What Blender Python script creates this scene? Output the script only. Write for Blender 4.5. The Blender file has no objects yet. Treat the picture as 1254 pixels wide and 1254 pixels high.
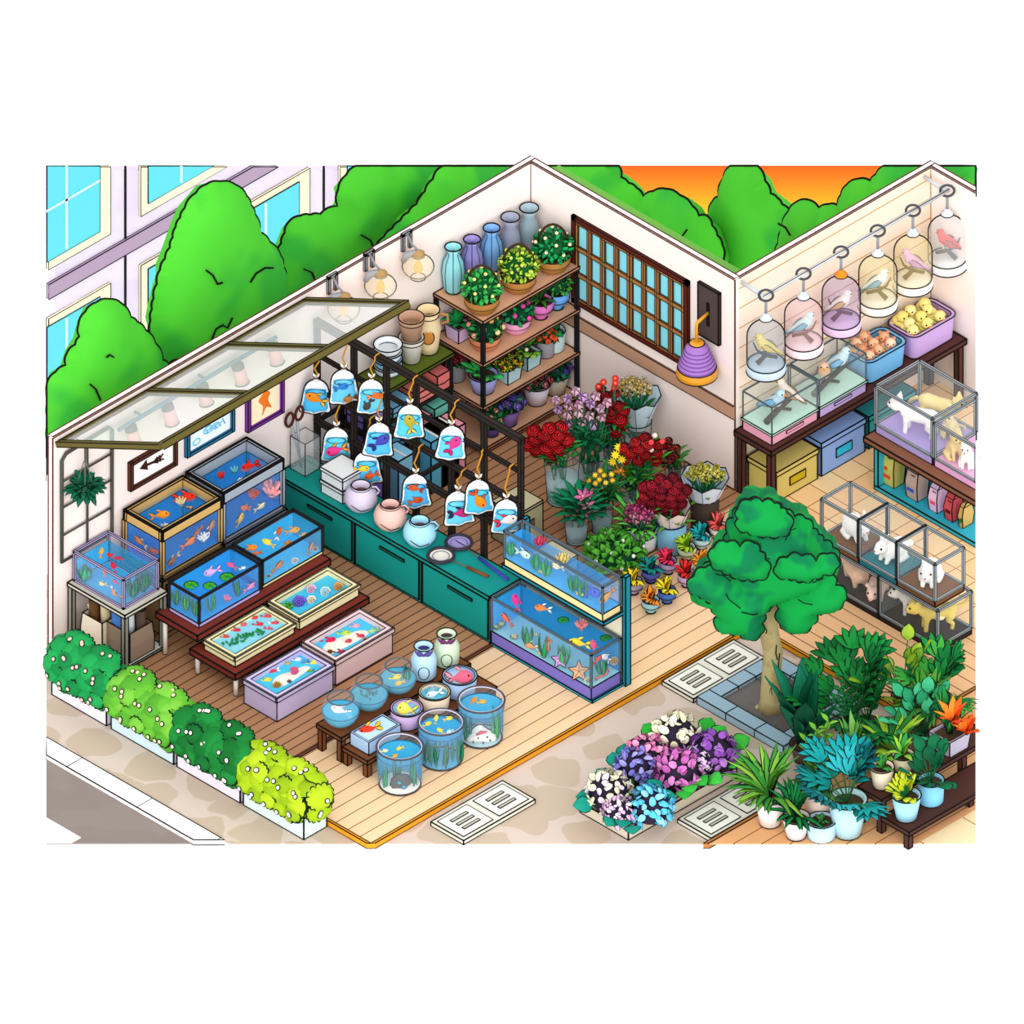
import bpy, bmesh, math, random
from mathutils import Vector, Matrix
from mathutils.geometry import delaunay_2d_cdt
rnd = random.Random(11)
scene = bpy.context.scene
COL = scene.collection
V = Vector
K = 86.6025
OX, OY = 650.0, 456.0            # where the back corner of the shop floor shows
PI = math.pi
INV = {'g': 0}

# ---------- measuring: a picture point on a known level, or on a known upright plane ----------
def P(px, py, z=0.0):
    a = (px-OX)/K; b = (py-OY+100*z)/50
    return V(((a+b)/2, (a-b)/2, z))
def PX(px, py, x):
    y = (px-OX)/K-x
    return V((x, y, (OY+50*(x-y)-py)/100))
def PY(px, py, y):
    x = (px-OX)/K-y
    return V((x, y, (OY+50*(x-y)-py)/100))
def proj(p):
    return OX+K*(p.x+p.y), OY+50*(p.x-p.y)-100*p.z
R2 = math.sqrt(.5)
def at(base, px, py, d=0.0):
    """point of the upright plane through base that runs along the (1,1) direction; d steps it towards the street"""
    bx, by = proj(base)
    s = (px-bx)/122.474
    return base+V((s*R2+d*R2, s*R2-d*R2, (by-py)/100+d*R2*1.0))

# ---------- materials ----------
def lin(c):
    c /= 255.0
    return c/12.92 if c <= .04045 else ((c+.055)/1.055)**2.4
def rgb(h):
    h = h.lstrip('#')
    return (lin(int(h[0:2], 16)), lin(int(h[2:4], 16)), lin(int(h[4:6], 16)), 1)
MC = {}
def M(h, alpha=1.0, rough=.7, emit=0.0, spec=.12, noise=None, nscale=6.0):
    key = (h, alpha, rough, emit, noise, nscale)
    if key in MC: return MC[key]
    m = bpy.data.materials.new('mat_'+h.lstrip('#')); m.use_nodes = True
    nt = m.node_tree; nt.nodes.clear()
    out = nt.nodes.new('ShaderNodeOutputMaterial')
    if emit:
        e = nt.nodes.new('ShaderNodeEmission'); e.inputs[0].default_value = rgb(h); e.inputs[1].default_value = emit
        nt.links.new(e.outputs[0], out.inputs[0])
    else:
        b = nt.nodes.new('ShaderNodeBsdfPrincipled')
        b.inputs['Base Color'].default_value = rgb(h); b.inputs['Roughness'].default_value = rough
        b.inputs['Specular IOR Level'].default_value = spec
        if noise:
            tc = nt.nodes.new('ShaderNodeTexCoord')
            n = nt.nodes.new('ShaderNodeTexNoise'); n.inputs['Scale'].default_value = nscale; n.inputs['Detail'].default_value = 2
            nt.links.new(tc.outputs['Object'], n.inputs['Vector'])
            r = nt.nodes.new('ShaderNodeValToRGB'); r.color_ramp.interpolation = 'LINEAR'
            r.color_ramp.elements[0].position = .50; r.color_ramp.elements[1].position = .58
            r.color_ramp.elements[0].color = rgb(h); r.color_ramp.elements[1].color = rgb(noise)
            nt.links.new(n.outputs[0], r.inputs[0]); nt.links.new(r.outputs[0], b.inputs['Base Color'])
        if alpha < 1:
            t = nt.nodes.new('ShaderNodeBsdfTransparent'); mx = nt.nodes.new('ShaderNodeMixShader')
            mx.inputs[0].default_value = alpha
            nt.links.new(t.outputs[0], mx.inputs[1]); nt.links.new(b.outputs[0], mx.inputs[2]); nt.links.new(mx.outputs[0], out.inputs[0])
        else:
            nt.links.new(b.outputs[0], out.inputs[0])
    MC[key] = m
    return m
INK = M('#15110f', rough=.9)
LINE = M('#3a2218', rough=.9)

def lines_mat(name, base, alt, line, axis, pitch, width, other=None, opitch=1.0, owidth=0, random_tile=False):
    """boards (or tiles) with thin joints, laid out in the floor's own coordinates"""
    m = bpy.data.materials.new(name); m.use_nodes = True
    nt = m.node_tree; nt.nodes.clear(); N = nt.nodes.new; L = nt.links.new
    out = N('ShaderNodeOutputMaterial'); b = N('ShaderNodeBsdfPrincipled'); b.inputs['Roughness'].default_value = .75
    b.inputs['Specular IOR Level'].default_value = .1
    L(b.outputs[0], out.inputs[0])
    tc = N('ShaderNodeTexCoord'); sp = N('ShaderNodeSeparateXYZ'); L(tc.outputs['Object'], sp.inputs[0])
    def mth(op, a, c=None):
        n = N('ShaderNodeMath'); n.operation = op
        for i, v in enumerate((a, c)):
            if v is None: continue
            if isinstance(v, (int, float)): n.inputs[i].default_value = v
            else: L(v, n.inputs[i])
        return n.outputs[0]
    def joint(ax, pt, w):
        s = mth('DIVIDE', sp.outputs['XYZ'.index(ax)], pt)
        f = mth('FRACT', s)
        return mth('LESS_THAN', f, w/pt), mth('FLOOR', s)
    j, idx = joint(axis, pitch, width)
    if other:
        j2, idx2 = joint(other, opitch, owidth)
        if owidth: j = mth('MAXIMUM', j, j2)
        idx = mth('ADD', mth('MULTIPLY', idx, 7.31), mth('MULTIPLY', idx2, 3.77))
    wn = N('ShaderNodeTexWhiteNoise'); wn.noise_dimensions = '1D'; L(idx, wn.inputs['W'])
    ns = N('ShaderNodeTexNoise'); ns.inputs['Scale'].default_value = 2.2; ns.inputs['Detail'].default_value = 3; L(tc.outputs['Object'], ns.inputs['Vector'])
    fac = mth('ADD', mth('MULTIPLY', wn.outputs[0], .6), mth('MULTIPLY', ns.outputs[0], .4))
    mx = N('ShaderNodeMixRGB'); L(fac, mx.inputs[0]); mx.inputs[1].default_value = rgb(base); mx.inputs[2].default_value = rgb(alt)
    m2 = N('ShaderNodeMixRGB'); L(j, m2.inputs[0]); L(mx.outputs[0], m2.inputs[1]); m2.inputs[2].default_value = rgb(line)
    L(m2.outputs[0], b.inputs['Base Color'])
    return m

def stone_mat():
    m = bpy.data.materials.new('paving_stones'); m.use_nodes = True
    nt = m.node_tree; nt.nodes.clear(); N = nt.nodes.new; L = nt.links.new
    out = N('ShaderNodeOutputMaterial'); b = N('ShaderNodeBsdfPrincipled'); b.inputs['Roughness'].default_value = .85
    b.inputs['Specular IOR Level'].default_value = .1
    L(b.outputs[0], out.inputs[0])
    tc = N('ShaderNodeTexCoord'); vo = N('ShaderNodeTexVoronoi'); vo.feature = 'F1'; vo.inputs['Scale'].default_value = 1.7; vo.inputs['Randomness'].default_value = .75
    vo.voronoi_dimensions = '2D'
    ns = N('ShaderNodeTexNoise'); ns.inputs['Scale'].default_value = 2.6; ns.inputs['Detail'].default_value = 1; L(tc.outputs['Object'], ns.inputs['Vector'])
    mv = N('ShaderNodeMixRGB'); mv.blend_type = 'LINEAR_LIGHT'; mv.inputs[0].default_value = .22; L(tc.outputs['Object'], mv.inputs[1]); L(ns.outputs['Color'], mv.inputs[2])
    L(mv.outputs[0], vo.inputs['Vector'])
    r = N('ShaderNodeValToRGB'); e = r.color_ramp.elements
    e[0].position = .42; e[0].color = rgb('#cab6a2'); e[1].position = .445; e[1].color = rgb('#d9c7bb')
    L(vo.outputs['Distance'], r.inputs[0]); L(r.outputs[0], b.inputs['Base Color'])
    return m

# ---------- mesh builder ----------
ORG = {}
class MB:
    def __init__(s): s.v = []; s.f = []; s.m = []; s.sm = []
    def add(s, vs, fs, m, smooth=False):
        o = len(s.v); s.v.extend(vs)
        for f in fs: s.f.append([o+i for i in f]); s.m.append(m); s.sm.append(smooth)
    def raw(s, x0, x1, y0, y1, z0, z1, m):
        vs = [V((x, y, z)) for z in (z0, z1) for y in (y0, y1) for x in (x0, x1)]
        s.add(vs, [(0, 2, 3, 1), (4, 5, 7, 6), (0, 1, 5, 4), (2, 6, 7, 3), (0, 4, 6, 2), (1, 3, 7, 5)], m)
        return s
    def box(s, x0, x1, y0, y1, z0, z1, m, ew=.014, ink=None):
        s.raw(x0, x1, y0, y1, z0, z1, m)
        if ew:
            ink = ink or INK; h = ew/2
            for y in (y0, y1):
                for z in (z0, z1): s.raw(x0-h, x1+h, y-h, y+h, z-h, z+h, ink)
            for x in (x0, x1):
                for z in (z0, z1): s.raw(x-h, x+h, y0-h, y1+h, z-h, z+h, ink)
                for y in (y0, y1): s.raw(x-h, x+h, y-h, y+h, z0-h, z1+h, ink)
        return s
    def tube(s, pts, r, m, seg=8, closed=False, caps=True):
        pts = [V(p) for p in pts]; n = len(pts)
        rr = r if isinstance(r, (list, tuple)) else [r]*n
        rings = []; prev = None
        for i, p in enumerate(pts):
            a = pts[(i-1) % n] if (closed or i > 0) else p
            b = pts[(i+1) % n] if (closed or i < n-1) else p
            d = (b-a)
            if d.length < 1e-9: d = V((0, 0, 1))
            d.normalize()
            if prev is None:
                u = d.orthogonal().normalized()
            else:
                u = prev-d*prev.dot(d)
                u = u.normalized() if u.length > 1e-6 else d.orthogonal().normalized()
            prev = u; w = d.cross(u)
            rings.append([p+(u*math.cos(2*PI*k/seg)+w*math.sin(2*PI*k/seg))*rr[i] for k in range(seg)])
        vs = [q for r_ in rings for q in r_]; fs = []
        for i in range(n if closed else n-1):
            j = (i+1) % n
            for k in range(seg): fs.append((i*seg+k, i*seg+(k+1) % seg, j*seg+(k+1) % seg, j*seg+k))
        if caps and not closed:
            fs.append(tuple(range(seg))[::-1]); fs.append(tuple((n-1)*seg+k for k in range(seg)))
        s.add(vs, fs, m, True)
        return s
    def ring(s, c, r, m, w=.007, seg=20, axis='z', seg2=5):
        c = V(c); pts = []
        for k in range(seg):
            a = 2*PI*k/seg; u, v = math.cos(a)*r, math.sin(a)*r
            pts.append(c+(V((u, v, 0)) if axis == 'z' else V((u*R2, u*R2, v)) if axis == 'f' else V((u, 0, v)) if axis == 'y' else V((0, u, v))))
        return s.tube(pts, w, m, seg2, True)
    def lathe(s, c, prof, m, seg=20, smooth=True, cap=False):
        c = V(c); vs = []; fs = []; n = len(prof)
        for (r, z) in prof:
            for k in range(seg): vs.append(c+V((r*math.cos(2*PI*k/seg), r*math.sin(2*PI*k/seg), z)))
        for i in range(n-1):
            for k in range(seg): fs.append((i*seg+k, i*seg+(k+1) % seg, (i+1)*seg+(k+1) % seg, (i+1)*seg+k))
        if cap:
            fs.append(tuple(range(seg))[::-1]); fs.append(tuple((n-1)*seg+k for k in range(seg)))
        s.add(vs, fs, m, smooth)
        return s
    def ball(s, c, r, m, seg=12, rings=8, rot=None):
        c = V(c); r = (r, r, r) if isinstance(r, (int, float)) else r
        vs = []; fs = []
        for i in range(rings+1):
            t = PI*i/rings
            for k in range(seg):
                a = 2*PI*k/seg
                q = V((math.sin(t)*math.cos(a)*r[0], math.sin(t)*math.sin(a)*r[1], math.cos(t)*r[2]))
                vs.append(c+(rot @ q if rot else q))
        for i in range(rings):
            for k in range(seg): fs.append((i*seg+k, (i+1)*seg+k, (i+1)*seg+(k+1) % seg, i*seg+(k+1) % seg))
        s.add(vs, fs, m, True)
        return s
    def poly(s, pts, ext, m, ew=0, ink=None):
        """convex or simple planar outline given an extrusion vector"""
        pts = [V(p) for p in pts]; ext = V(ext); n = len(pts)
        s.add(pts+[p+ext for p in pts], [tuple(range(n))[::-1], tuple(range(n, 2*n))]+[(i, (i+1) % n, n+(i+1) % n, n+i) for i in range(n)], m)
        if ew:
            s.tube(pts, ew, ink or INK, 4, True); s.tube([p+ext for p in pts], ew, ink or INK, 4, True)
        return s
    def leaf(s, base, tip, wid, nrm, m, ink=None, bend=.12, bw=.007, prof=(.15, .8, 1, .72, .02)):
        base = V(base); tip = V(tip); ax = tip-base; L = ax.length
        if L < 1e-6: return s
        nrm = V(nrm)
        side = ax.cross(nrm)
        if side.length < 1e-6: side = ax.orthogonal()
        side.normalize(); up = side.cross(ax).normalized()
        vs = []
        for i, w in enumerate(prof):
            t = i/(len(prof)-1); c = base+ax*t+up*(bend*L*math.sin(PI*t)); w = w*wid; q = max(w-bw, w*.35)
            vs += [c-side*w, c-side*q, c+up*wid*.12, c+side*q, c+side*w]
        fs = []; ms = []
        for i in range(len(prof)-1):
            for k in range(4):
                o = i*5+k
                f = (o, o+1, o+6, o+5); (s.add([vs[j] for j in f], [(0, 1, 2, 3)], (ink or INK) if k in (0, 3) else m, True))
        return s
    def lobe(s, c, n, r, m, ink=None, bumps=7, h=.45, ph=0.0):
        """scalloped leaf clump: a dome with a dark rim"""
        c = V(c); n = V(n).normalized(); u = n.orthogonal().normalized(); w = n.cross(u); seg = bumps*3
        vs = [c+n*(h*r)]; fs = []
        for (q, z) in ((.55, .82), (.86, .38), (.95, .12), (1.04, .02)):
            for k in range(seg):
                a = 2*PI*k/seg+ph; sc = (1, 1.1, 1.1)[k % 3] if q > .8 else 1
                vs.append(c+(u*math.cos(a)+w*math.sin(a))*(r*q*sc)+n*(h*r*z))
        for k in range(seg): fs.append((0, 1+k, 1+(k+1) % seg))
        s.add(vs, fs, m, True); o = len(s.v)-len(vs)
        for i in range(3):
            for k in range(seg):
                s.f.append([o+1+i*seg+k, o+1+(i+1)*seg+k, o+1+(i+1)*seg+(k+1) % seg, o+1+i*seg+(k+1) % seg]); s.m.append(m if i < 2 else (ink or INK)); s.sm.append(True)
        return s
    def inflate(s, pts, O, U, W, T, m, ew=.009, ink=None, D=None, step=None, N=None):
        """a closed outline (u,v) blown up to a cushion of half thickness T, with a piped edge"""
        O = V(O); U = V(U); W = V(W); N = V(N) if N else U.cross(W).normalized()
        xs = [p[0] for p in pts]; ys = [p[1] for p in pts]
        size = max(max(xs)-min(xs), max(ys)-min(ys))
        step = step or size/14
        bd = resample(pts, step)
        nb = len(bd); inner = []
        D = D or size*.28
        y = min(ys)+step*.5; row = 0
        while y < max(ys):
            x = min(xs)+step*(.5 if row % 2 else 0)
            while x < max(xs):
                if inside(x, y, bd):
                    d = edge_dist(x, y, bd)
                    if d > step*.45: inner.append((x, y))
                x += step
            y += step*.87; row += 1
        allp = [V(p) for p in bd+inner]
        res = delaunay_2d_cdt(allp, [(i, (i+1) % nb) for i in range(nb)], [], 1, 1e-6)
        vo, fo = res[0], res[2]
        fr = []; bk = []
        for p in vo:
            d = edge_dist(p.x, p.y, bd); q = min(d/D, 1); dep = T*math.sqrt(max(0, 1-(1-q)**2))
            c = O+U*p.x+W*p.y
            fr.append(c+N*dep); bk.append(c-N*dep)
        s.add(fr, [tuple(f) for f in fo], m, True)
        s.add(bk, [tuple(reversed(f)) for f in fo], m, True)
        if ew: s.tube([O+U*p[0]+W*p[1] for p in bd], ew, ink or INK, 5, True)
        return s
    def build(s, name, parent=None, origin=None, clip=None):
        org = ORG[parent] if parent is not None else V(origin if origin is not None else (0, 0, 0))
        me = bpy.data.meshes.new(name)
        me.from_pydata([tuple(p-org) for p in s.v], [], s.f)
        slots = {}
        for m in s.m:
            if m not in slots: slots[m] = len(slots); me.materials.append(m)
        me.polygons.foreach_set('material_index', [slots[m] for m in s.m])
        me.polygons.foreach_set('use_smooth', s.sm)
        if clip:
            bm = bmesh.new(); bm.from_mesh(me)
            for (co, no) in clip:
                bmesh.ops.bisect_plane(bm, geom=bm.verts[:]+bm.edges[:]+bm.faces[:], plane_co=V(co)-org, plane_no=V(no), clear_outer=True)
            bm.to_mesh(me); bm.free()
        me.update()
        o = bpy.data.objects.new(name, me); COL.objects.link(o)
        if parent is not None: o.parent = parent
        else: o.location = org
        ORG[o] = org
        return o
def resample(pts, step):
    out = []; n = len(pts)
    for i in range(n):
        a = pts[i]; b = pts[(i+1) % n]; d = math.hypot(b[0]-a[0], b[1]-a[1]); k = max(1, int(round(d/step)))
        for j in range(k): out.append((a[0]+(b[0]-a[0])*j/k, a[1]+(b[1]-a[1])*j/k))
    return out
def inside(x, y, pg):
    c = False; n = len(pg); j = n-1
    for i in range(n):
        xi, yi = pg[i]; xj, yj = pg[j]
        if (yi > y) != (yj > y) and x < (xj-xi)*(y-yi)/(yj-yi)+xi: c = not c
        j = i
    return c
def edge_dist(x, y, pg):
    best = 1e9; n = len(pg)
    for i in range(n):
        ax, ay = pg[i]; bx, by = pg[(i+1) % n]; dx, dy = bx-ax, by-ay; L = dx*dx+dy*dy
        t = 0 if L == 0 else max(0, min(1, ((x-ax)*dx+(y-ay)*dy)/L))
        d = (ax+dx*t-x)**2+(ay+dy*t-y)**2
        if d < best: best = d
    return math.sqrt(best)
def smooth_loop(pts, k=4):
    """closed Catmull-Rom through the points"""
    out = []; n = len(pts)
    for i in range(n):
        p0, p1, p2, p3 = [pts[(i+j-1) % n] for j in range(4)]
        for q in range(k):
            t = q/k
            out.append(tuple(.5*((2*p1[c])+(-p0[c]+p2[c])*t+(2*p0[c]-5*p1[c]+4*p2[c]-p3[c])*t*t+(-p0[c]+3*p1[c]-3*p2[c]+p3[c])*t**3) for c in (0, 1)))
    return out
def scallop(pts, size, amp=.35):
    area = sum(pts[i][0]*pts[(i+1) % len(pts)][1]-pts[(i+1) % len(pts)][0]*pts[i][1] for i in range(len(pts)))
    sg = 1 if area > 0 else -1
    bd = resample(pts, size); out = []; n = len(bd)
    for i in range(n):
        a = bd[i]; b = bd[(i+1) % n]; dx, dy = b[0]-a[0], b[1]-a[1]
        for t in (0, .25, .5, .75):
            k = amp*math.sin(PI*t)
            out.append((a[0]+dx*t+sg*dy*k, a[1]+dy*t-sg*dx*k))
    return out
def clip2(poly, a, b, c):
    """keep a*x+b*y<=c"""
    out = []; n = len(poly)
    for i in range(n):
        p = poly[i]; q = poly[(i+1) % n]; dp = a*p[0]+b*p[1]-c; dq = a*q[0]+b*q[1]-c
        if dp <= 0: out.append(p)
        if dp*dq < 0:
            t = dp/(dp-dq); out.append((p[0]+(q[0]-p[0])*t, p[1]+(q[1]-p[1])*t))
    return out
LEFT, RIGHT, NEAR = -6.85, 6.29, 11.54       # the modelled block of street: its left, right and near limits
def block(poly, near=NEAR):
    p = clip2(poly, -1, -1, -LEFT); p = clip2(p, 1, 1, RIGHT); return clip2(p, 1, -1, near)
CLIPR = [((RIGHT, 0, 0), (1, 1, 0))]

# ---------- things ----------
LABELS = {}
def tag(o, label, cat, group=None, kind=None):
    o['label'] = label; o['category'] = cat
    if group: o['group'] = group
    if kind: o['kind'] = kind
    LABELS.setdefault(label, []).append(o.name)
    return o
def thing(name, label, cat, loc, group=None):
    o = bpy.data.objects.new(name, None); COL.objects.link(o); o.location = V(loc); o.empty_display_size = .05
    ORG[o] = V(loc)
    return tag(o, label, cat, group)
def struct(o, label=None):
    o['kind'] = 'structure'
    if label: o['label'] = label
    return o
# =====================================================================  SETTING
WALLP = M('#fdeee9', rough=.9); CAP = M('#fffafa', rough=.9); AMBER = M('#e89a22'); BROWNL = M('#5a2a1c')
brown_boards = lines_mat('brown_boards', '#b3825e', '#c08e6a', '#5a3423', 'X', .112, .014)
light_boards = lines_mat('light_boards', '#fbd9b0', '#f7cb9c', '#8a5e3a', 'X', .172, .012)
cross_boards = lines_mat('cross_boards', '#f3c596', '#eeb986', '#7d5232', 'Y', .172, .012)
far_boards = lines_mat('far_boards', '#eeb583', '#e8a871', '#7d5232', 'X', .2, .012)
tiles = lines_mat('floor_tiles', '#ffe2ae', '#ffc285', '#a86d35', 'X', .3, .011, 'Y', .3, .011)
tiles_far = lines_mat('far_tiles', '#fff0cc', '#ffe2b0', '#a86d35', 'X', .6, .012, 'Y', .6, .012)
plank_wall = lines_mat('plank_wall', '#fdecdc', '#fde4cd', '#c79a58', 'Z', .243, .014)
stones = stone_mat()

def slab(name, rect, z0, z1, m, near=NEAR, kind='structure'):
    x0, x1, y0, y1 = rect
    pg = block([(x0, y0), (x1, y0), (x1, y1), (x0, y1)], near)
    mb = MB(); mb.poly([(p[0], p[1], z0) for p in pg], (0, 0, z1-z0), m)
    o = mb.build(name); o['kind'] = kind
    return o
slab('floor_brown_deck', (0, 3.07, -6.9, 0), -.012, 0, brown_boards)
slab('floor_light_deck', (3.07, 4.64, -6.9, 0), -.012, 0, light_boards)
slab('floor_cross_deck', (4.64, 7.02, -1.5, 0), -.012, 0, cross_boards)
slab('floor_tiles', (2.887, 9, 0, 2.77), -.012, 0, tiles)
slab('floor_far_deck', (7.02, 8.5, -6, 3), -.012, 0, far_boards)
slab('floor_far_tiles', (8.5, 11, -6, 3), -.012, 0, tiles_far)
slab('floor_pavement', (-1, 12, -7.84, 2.7), -.072, -.06, stones, near=11.42)
slab('floor_road', (-1, 12, -12, -8.06), -.112, -.1, M('#8d817b', rough=.95, noise='#918580', nscale=2), near=11.33)
# edging strips of the decks
def trim(name, x0, x1, y0, y1, z0, z1, m, ew=.012, near=NEAR):
    pg = block([(x0, y0), (x1, y0), (x1, y1), (x0, y1)], near)
    if len(pg) < 3: return
    mb = MB(); mb.poly([(p[0], p[1], z0) for p in pg], (0, 0, z1-z0), m, ew/2)
    return struct(mb.build(name))
trim('trim_1', 4.64, 4.67, -6.93, -1.5, -.06, .004, AMBER)
trim('trim_2', 3.07, 4.67, -6.93, -6.9, -.06, .004, AMBER)
trim('trim_3', 0, 3.07, -6.93, -6.9, -.06, .004, M('#8a5a40'))
trim('trim_4', 4.67, 7.02, -1.53, -1.5, -.06, .004, AMBER)
trim('trim_5', 3.055, 3.085, -6.9, -3.62, 0, .006, M('#8a4a32'))
trim('trim_6', 3.0, 4.7, -.02, .02, 0, .006, M('#e89a40'))
trim('trim_7', 6.99, 7.03, -6, -.7, -.06, .004, M('#b5763f'))
# kerb: stones a metre long
for i, (a, b) in enumerate([(.5, 1.5), (1.5, 2.49), (2.49, 3.46), (3.46, 4.4)]):
    pg = block([(a, -8.06), (b, -8.06), (b, -7.84), (a, -7.84)], 11.35)
    if len(pg) > 2:
        mb = MB(); mb.poly([(p[0], p[1], -.11) for p in pg], (0, 0, .06), M('#fbf8f8'), .007)
        struct(mb.build('kerb_stone'))
pg = block([(-1, -9.4), (2.42, -9.4), (2.42, -8.78), (-1, -8.78)], 11.33)
mb = MB(); mb.poly([(p[0], p[1], -.1) for p in pg], (0, 0, .006), M('#fdfdfd')); struct(mb.build('road_marking'))

H = 2.57
def wall(name, x0, x1, y0, y1, m, cap):
    pg = block([(x0, y0), (x1, y0), (x1, y1), (x0, y1)])
    mb = MB(); mb.poly([(p[0], p[1], 0 if cap != 'low' else -.06) for p in pg], (0, 0, H), m)
    w = struct(mb.build(name))
    mb = MB(); mb.poly([(p[0], p[1], H) for p in pg], (0, 0, .02), CAP, .008, BROWNL); mb.build('wall_cap', w)
    return w
wl = wall('wall_left', -.06, 0, -6.76, .06, WALLP, 1)
wb = wall('wall_back', 0, 2.887, 0, .06, WALLP, 1)
wp = wall('wall_plank', 2.827, 2.887, .06, 2.83, plank_wall, 1)
wf = wall('wall_far', 2.887, 5, 2.77, 2.83, WALLP, 1)
mb = MB(); mb.raw(-.006, .006, -.006, .006, 0, H, BROWNL); mb.raw(2.881, 2.893, -.006, .006, 0, H, BROWNL); mb.raw(2.881, 2.893, 2.764, 2.776, 0, H, M('#a8793e'))
mb.raw(-.006, .006, -6.766, -6.754, 0, H, BROWNL); mb.raw(-.066, -.054, -6.766, -6.754, 0, H, BROWNL)
struct(mb.build('trim_8'))
trim('trim_9', 0, 2.887, -.02, 0, .875, 1.03, M('#c0957a'), .012)
trim('baseboard_back', 0, 2.887, -.012, 0, 0, .012, BROWNL, 0)

# window in the back wall
w = bpy.data.objects.new('window_1', None); COL.objects.link(w); w.location = (1.43, 0, 1.19); ORG[w] = V((1.43, 0, 1.19)); w['kind'] = 'structure'
x0, x1, z0, z1 = .612, 2.252, 1.19, 2.245
DR, BRN, PANE = M('#5e1f17'), M('#a5713f'), M('#8fe6f7', rough=.3, spec=.4)
mb = MB()
for b in ((x0, x0+.05, z0, z1), (x1-.05, x1, z0, z1), (x0, x1, z0, z0+.05), (x0, x1, z1-.05, z1)): mb.box(b[0], b[1], -.035, -.004, b[2], b[3], DR, .01)
mb.build('window_frame', w)
mb = MB(); mb.raw(x0+.04, x1-.04, -.012, -.004, z0+.04, z1-.04, PANE); mb.build('pane', w)
ix0, ix1, iz0, iz1 = x0+.05, x1-.05, z0+.05, z1-.05; lw = (ix1-ix0)/4
for i in range(4):
    a = ix0+i*lw; b = a+lw; off = -.016-(.006 if i % 2 else 0)
    mb = MB()
    for (p, q) in ((a, a+.034), (b-.034, b), ((a+b)/2-.03, (a+b)/2+.03)): mb.box(p, q, off-.014, off, iz0, iz1, BRN, .007)
    mb.box((a+b)/2-.008, (a+b)/2+.008, off-.02, off-.014, iz0, iz1, M('#6b4526'), 0)
    for k in range(4):
        z = iz0+(iz1-iz0)*k/3; mb.box(a, b, off-.016, off, max(iz0, z-.026), min(iz1, z+.026), BRN, .007)
    mb.build('sash', w)

# =====================================================================  BACKGROUND
TOP, LFT, RGT = 203, 57, 1195
def pclip(poly): return clip2(clip2(clip2(poly, 0, -1, -TOP), -1, 0, -LFT), 1, 0, RGT)
FX = -5.2
def onfac(poly, x=FX): return [PX(p[0], p[1], x) for p in poly]
bl = thing('office_building', 'lilac office block with cream-framed blue windows behind the left hedge trees', 'building', PX(250, 480, FX))
def facpart(name, poly, x, t, m, parent, ew=.006):
    pg = pclip(poly)
    if len(pg) < 3: return None
    mb = MB(); mb.poly(onfac(pg, FX+x), (t, 0, 0), m, ew); return mb.build(name, parent)
fw = facpart('wall', [(57, 203), (432, 203), (432, 360), (57, 576)], -.12, .12, M('#ebe0f8', noise='#e4d6f4', nscale=1.2), bl, 0)
def slope(px, py, q): return py-(q-px)*.5774
facpart('band', [(40, slope(153, 292, 40)), (440, slope(153, 292, 440)), (440, slope(153, 310, 440)), (40, slope(153, 310, 40))], 0, .03, M('#b49cba'), bl)
for q in (153, 396): facpart('joint', [(q-1, 150), (q+1, 150), (q+1, 600), (q-1, 600)], 0, .012, INK, bl, 0)
CREAM, SKYG, SHINE = M('#fff4d4'), M('#5ad8ff', rough=.3, spec=.3), M('#cdf4ff', rough=.4)
for c0 in (-74, 170, 414):
    c1 = c0+207
    for row in (0, 1):
        if row == 0: b0 = slope(173, 262, c0); t0 = b0-200
        else: t0 = slope(170, 324, c0); b0 = t0+200
        sl = lambda y, q: y-(q-c0)*.5774
        fr = facpart('window_frame', [(c0, t0), (c1, sl(t0, c1)), (c1, sl(b0, c1)), (c0, b0)], 0, .03, CREAM, bl)
        if not fr: continue
        d = 11
        facpart('pane', [(c0+d, sl(t0, c0+d)+6+d*.5), (c1-d, sl(t0, c1-d)+6+d*.5), (c1-d, sl(b0, c1-d)-6-d*.2), (c0+d, sl(b0, c0+d)-6-d*.2)], .032, .008, SKYG, fr, .005)
        for f in (.25, .75):  # window shine painted as pale strips over the glass, upright and level
            q = c0+207*f; facpart('shine_streak', [(q-1.5, sl(t0, q)+14), (q+1.5, sl(t0, q)+14), (q+1.5, sl(b0, q)-10), (q-1.5, sl(b0, q)-10)], .042, .006, SHINE, fr, 0)
        yy = (t0+b0)/2+(28 if row == 0 else 18)
        facpart('shine_streak', [(c0+d, sl(yy, c0+d)), (c1-d, sl(yy, c1-d)), (c1-d, sl(yy, c1-d)+3), (c0+d, sl(yy, c0+d)+3)], .042, .006, SHINE, fr, 0)

GREEN = M('#4cc232', rough=.9, noise='#36ac38', nscale=.9)
def hedge(pts, fn, U, n, T, label, name='hedge_tree', strokes=(), m=GREEN):
    """a clipped hedge tree: its outline at its own distance, a body half T thick"""
    pg = pclip(pts)
    pg = scallop(pg, 16, .12); pg = pclip(pg)
    o = fn(pg[0][0], pg[0][1])
    loc = [fn(p[0], p[1]) for p in pg]
    c = sum(loc, V())/len(loc)
    uv = [((p-c).dot(U), p.z-c.z) for p in loc]
    mb = MB(); mb.inflate(uv, c, U, V((0, 0, 1)), T, m, ew=.012, step=.16, D=.5, N=n)
    for s in strokes:
        q = [fn(p[0], p[1])+n*(T+.012) for p in s]
        mb.tube(q, .011, INK, 4)
    zmin = min(p.z for p in loc)
    o = tag(mb.build(name, origin=V((c.x, c.y, zmin))), label, 'tree', 'hedge trees beyond the walls')
    if zmin > -.06: mb = MB(); mb.tube([(c.x, c.y, -.06), (c.x, c.y, zmin+.3)], [.12, .09], M('#8a6a48'), 10); mb.build('trunk', o)
    return o
hl = lambda a, b: PX(a, b, -1.0); hl2 = lambda a, b: PX(a, b, -1.5)
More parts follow.
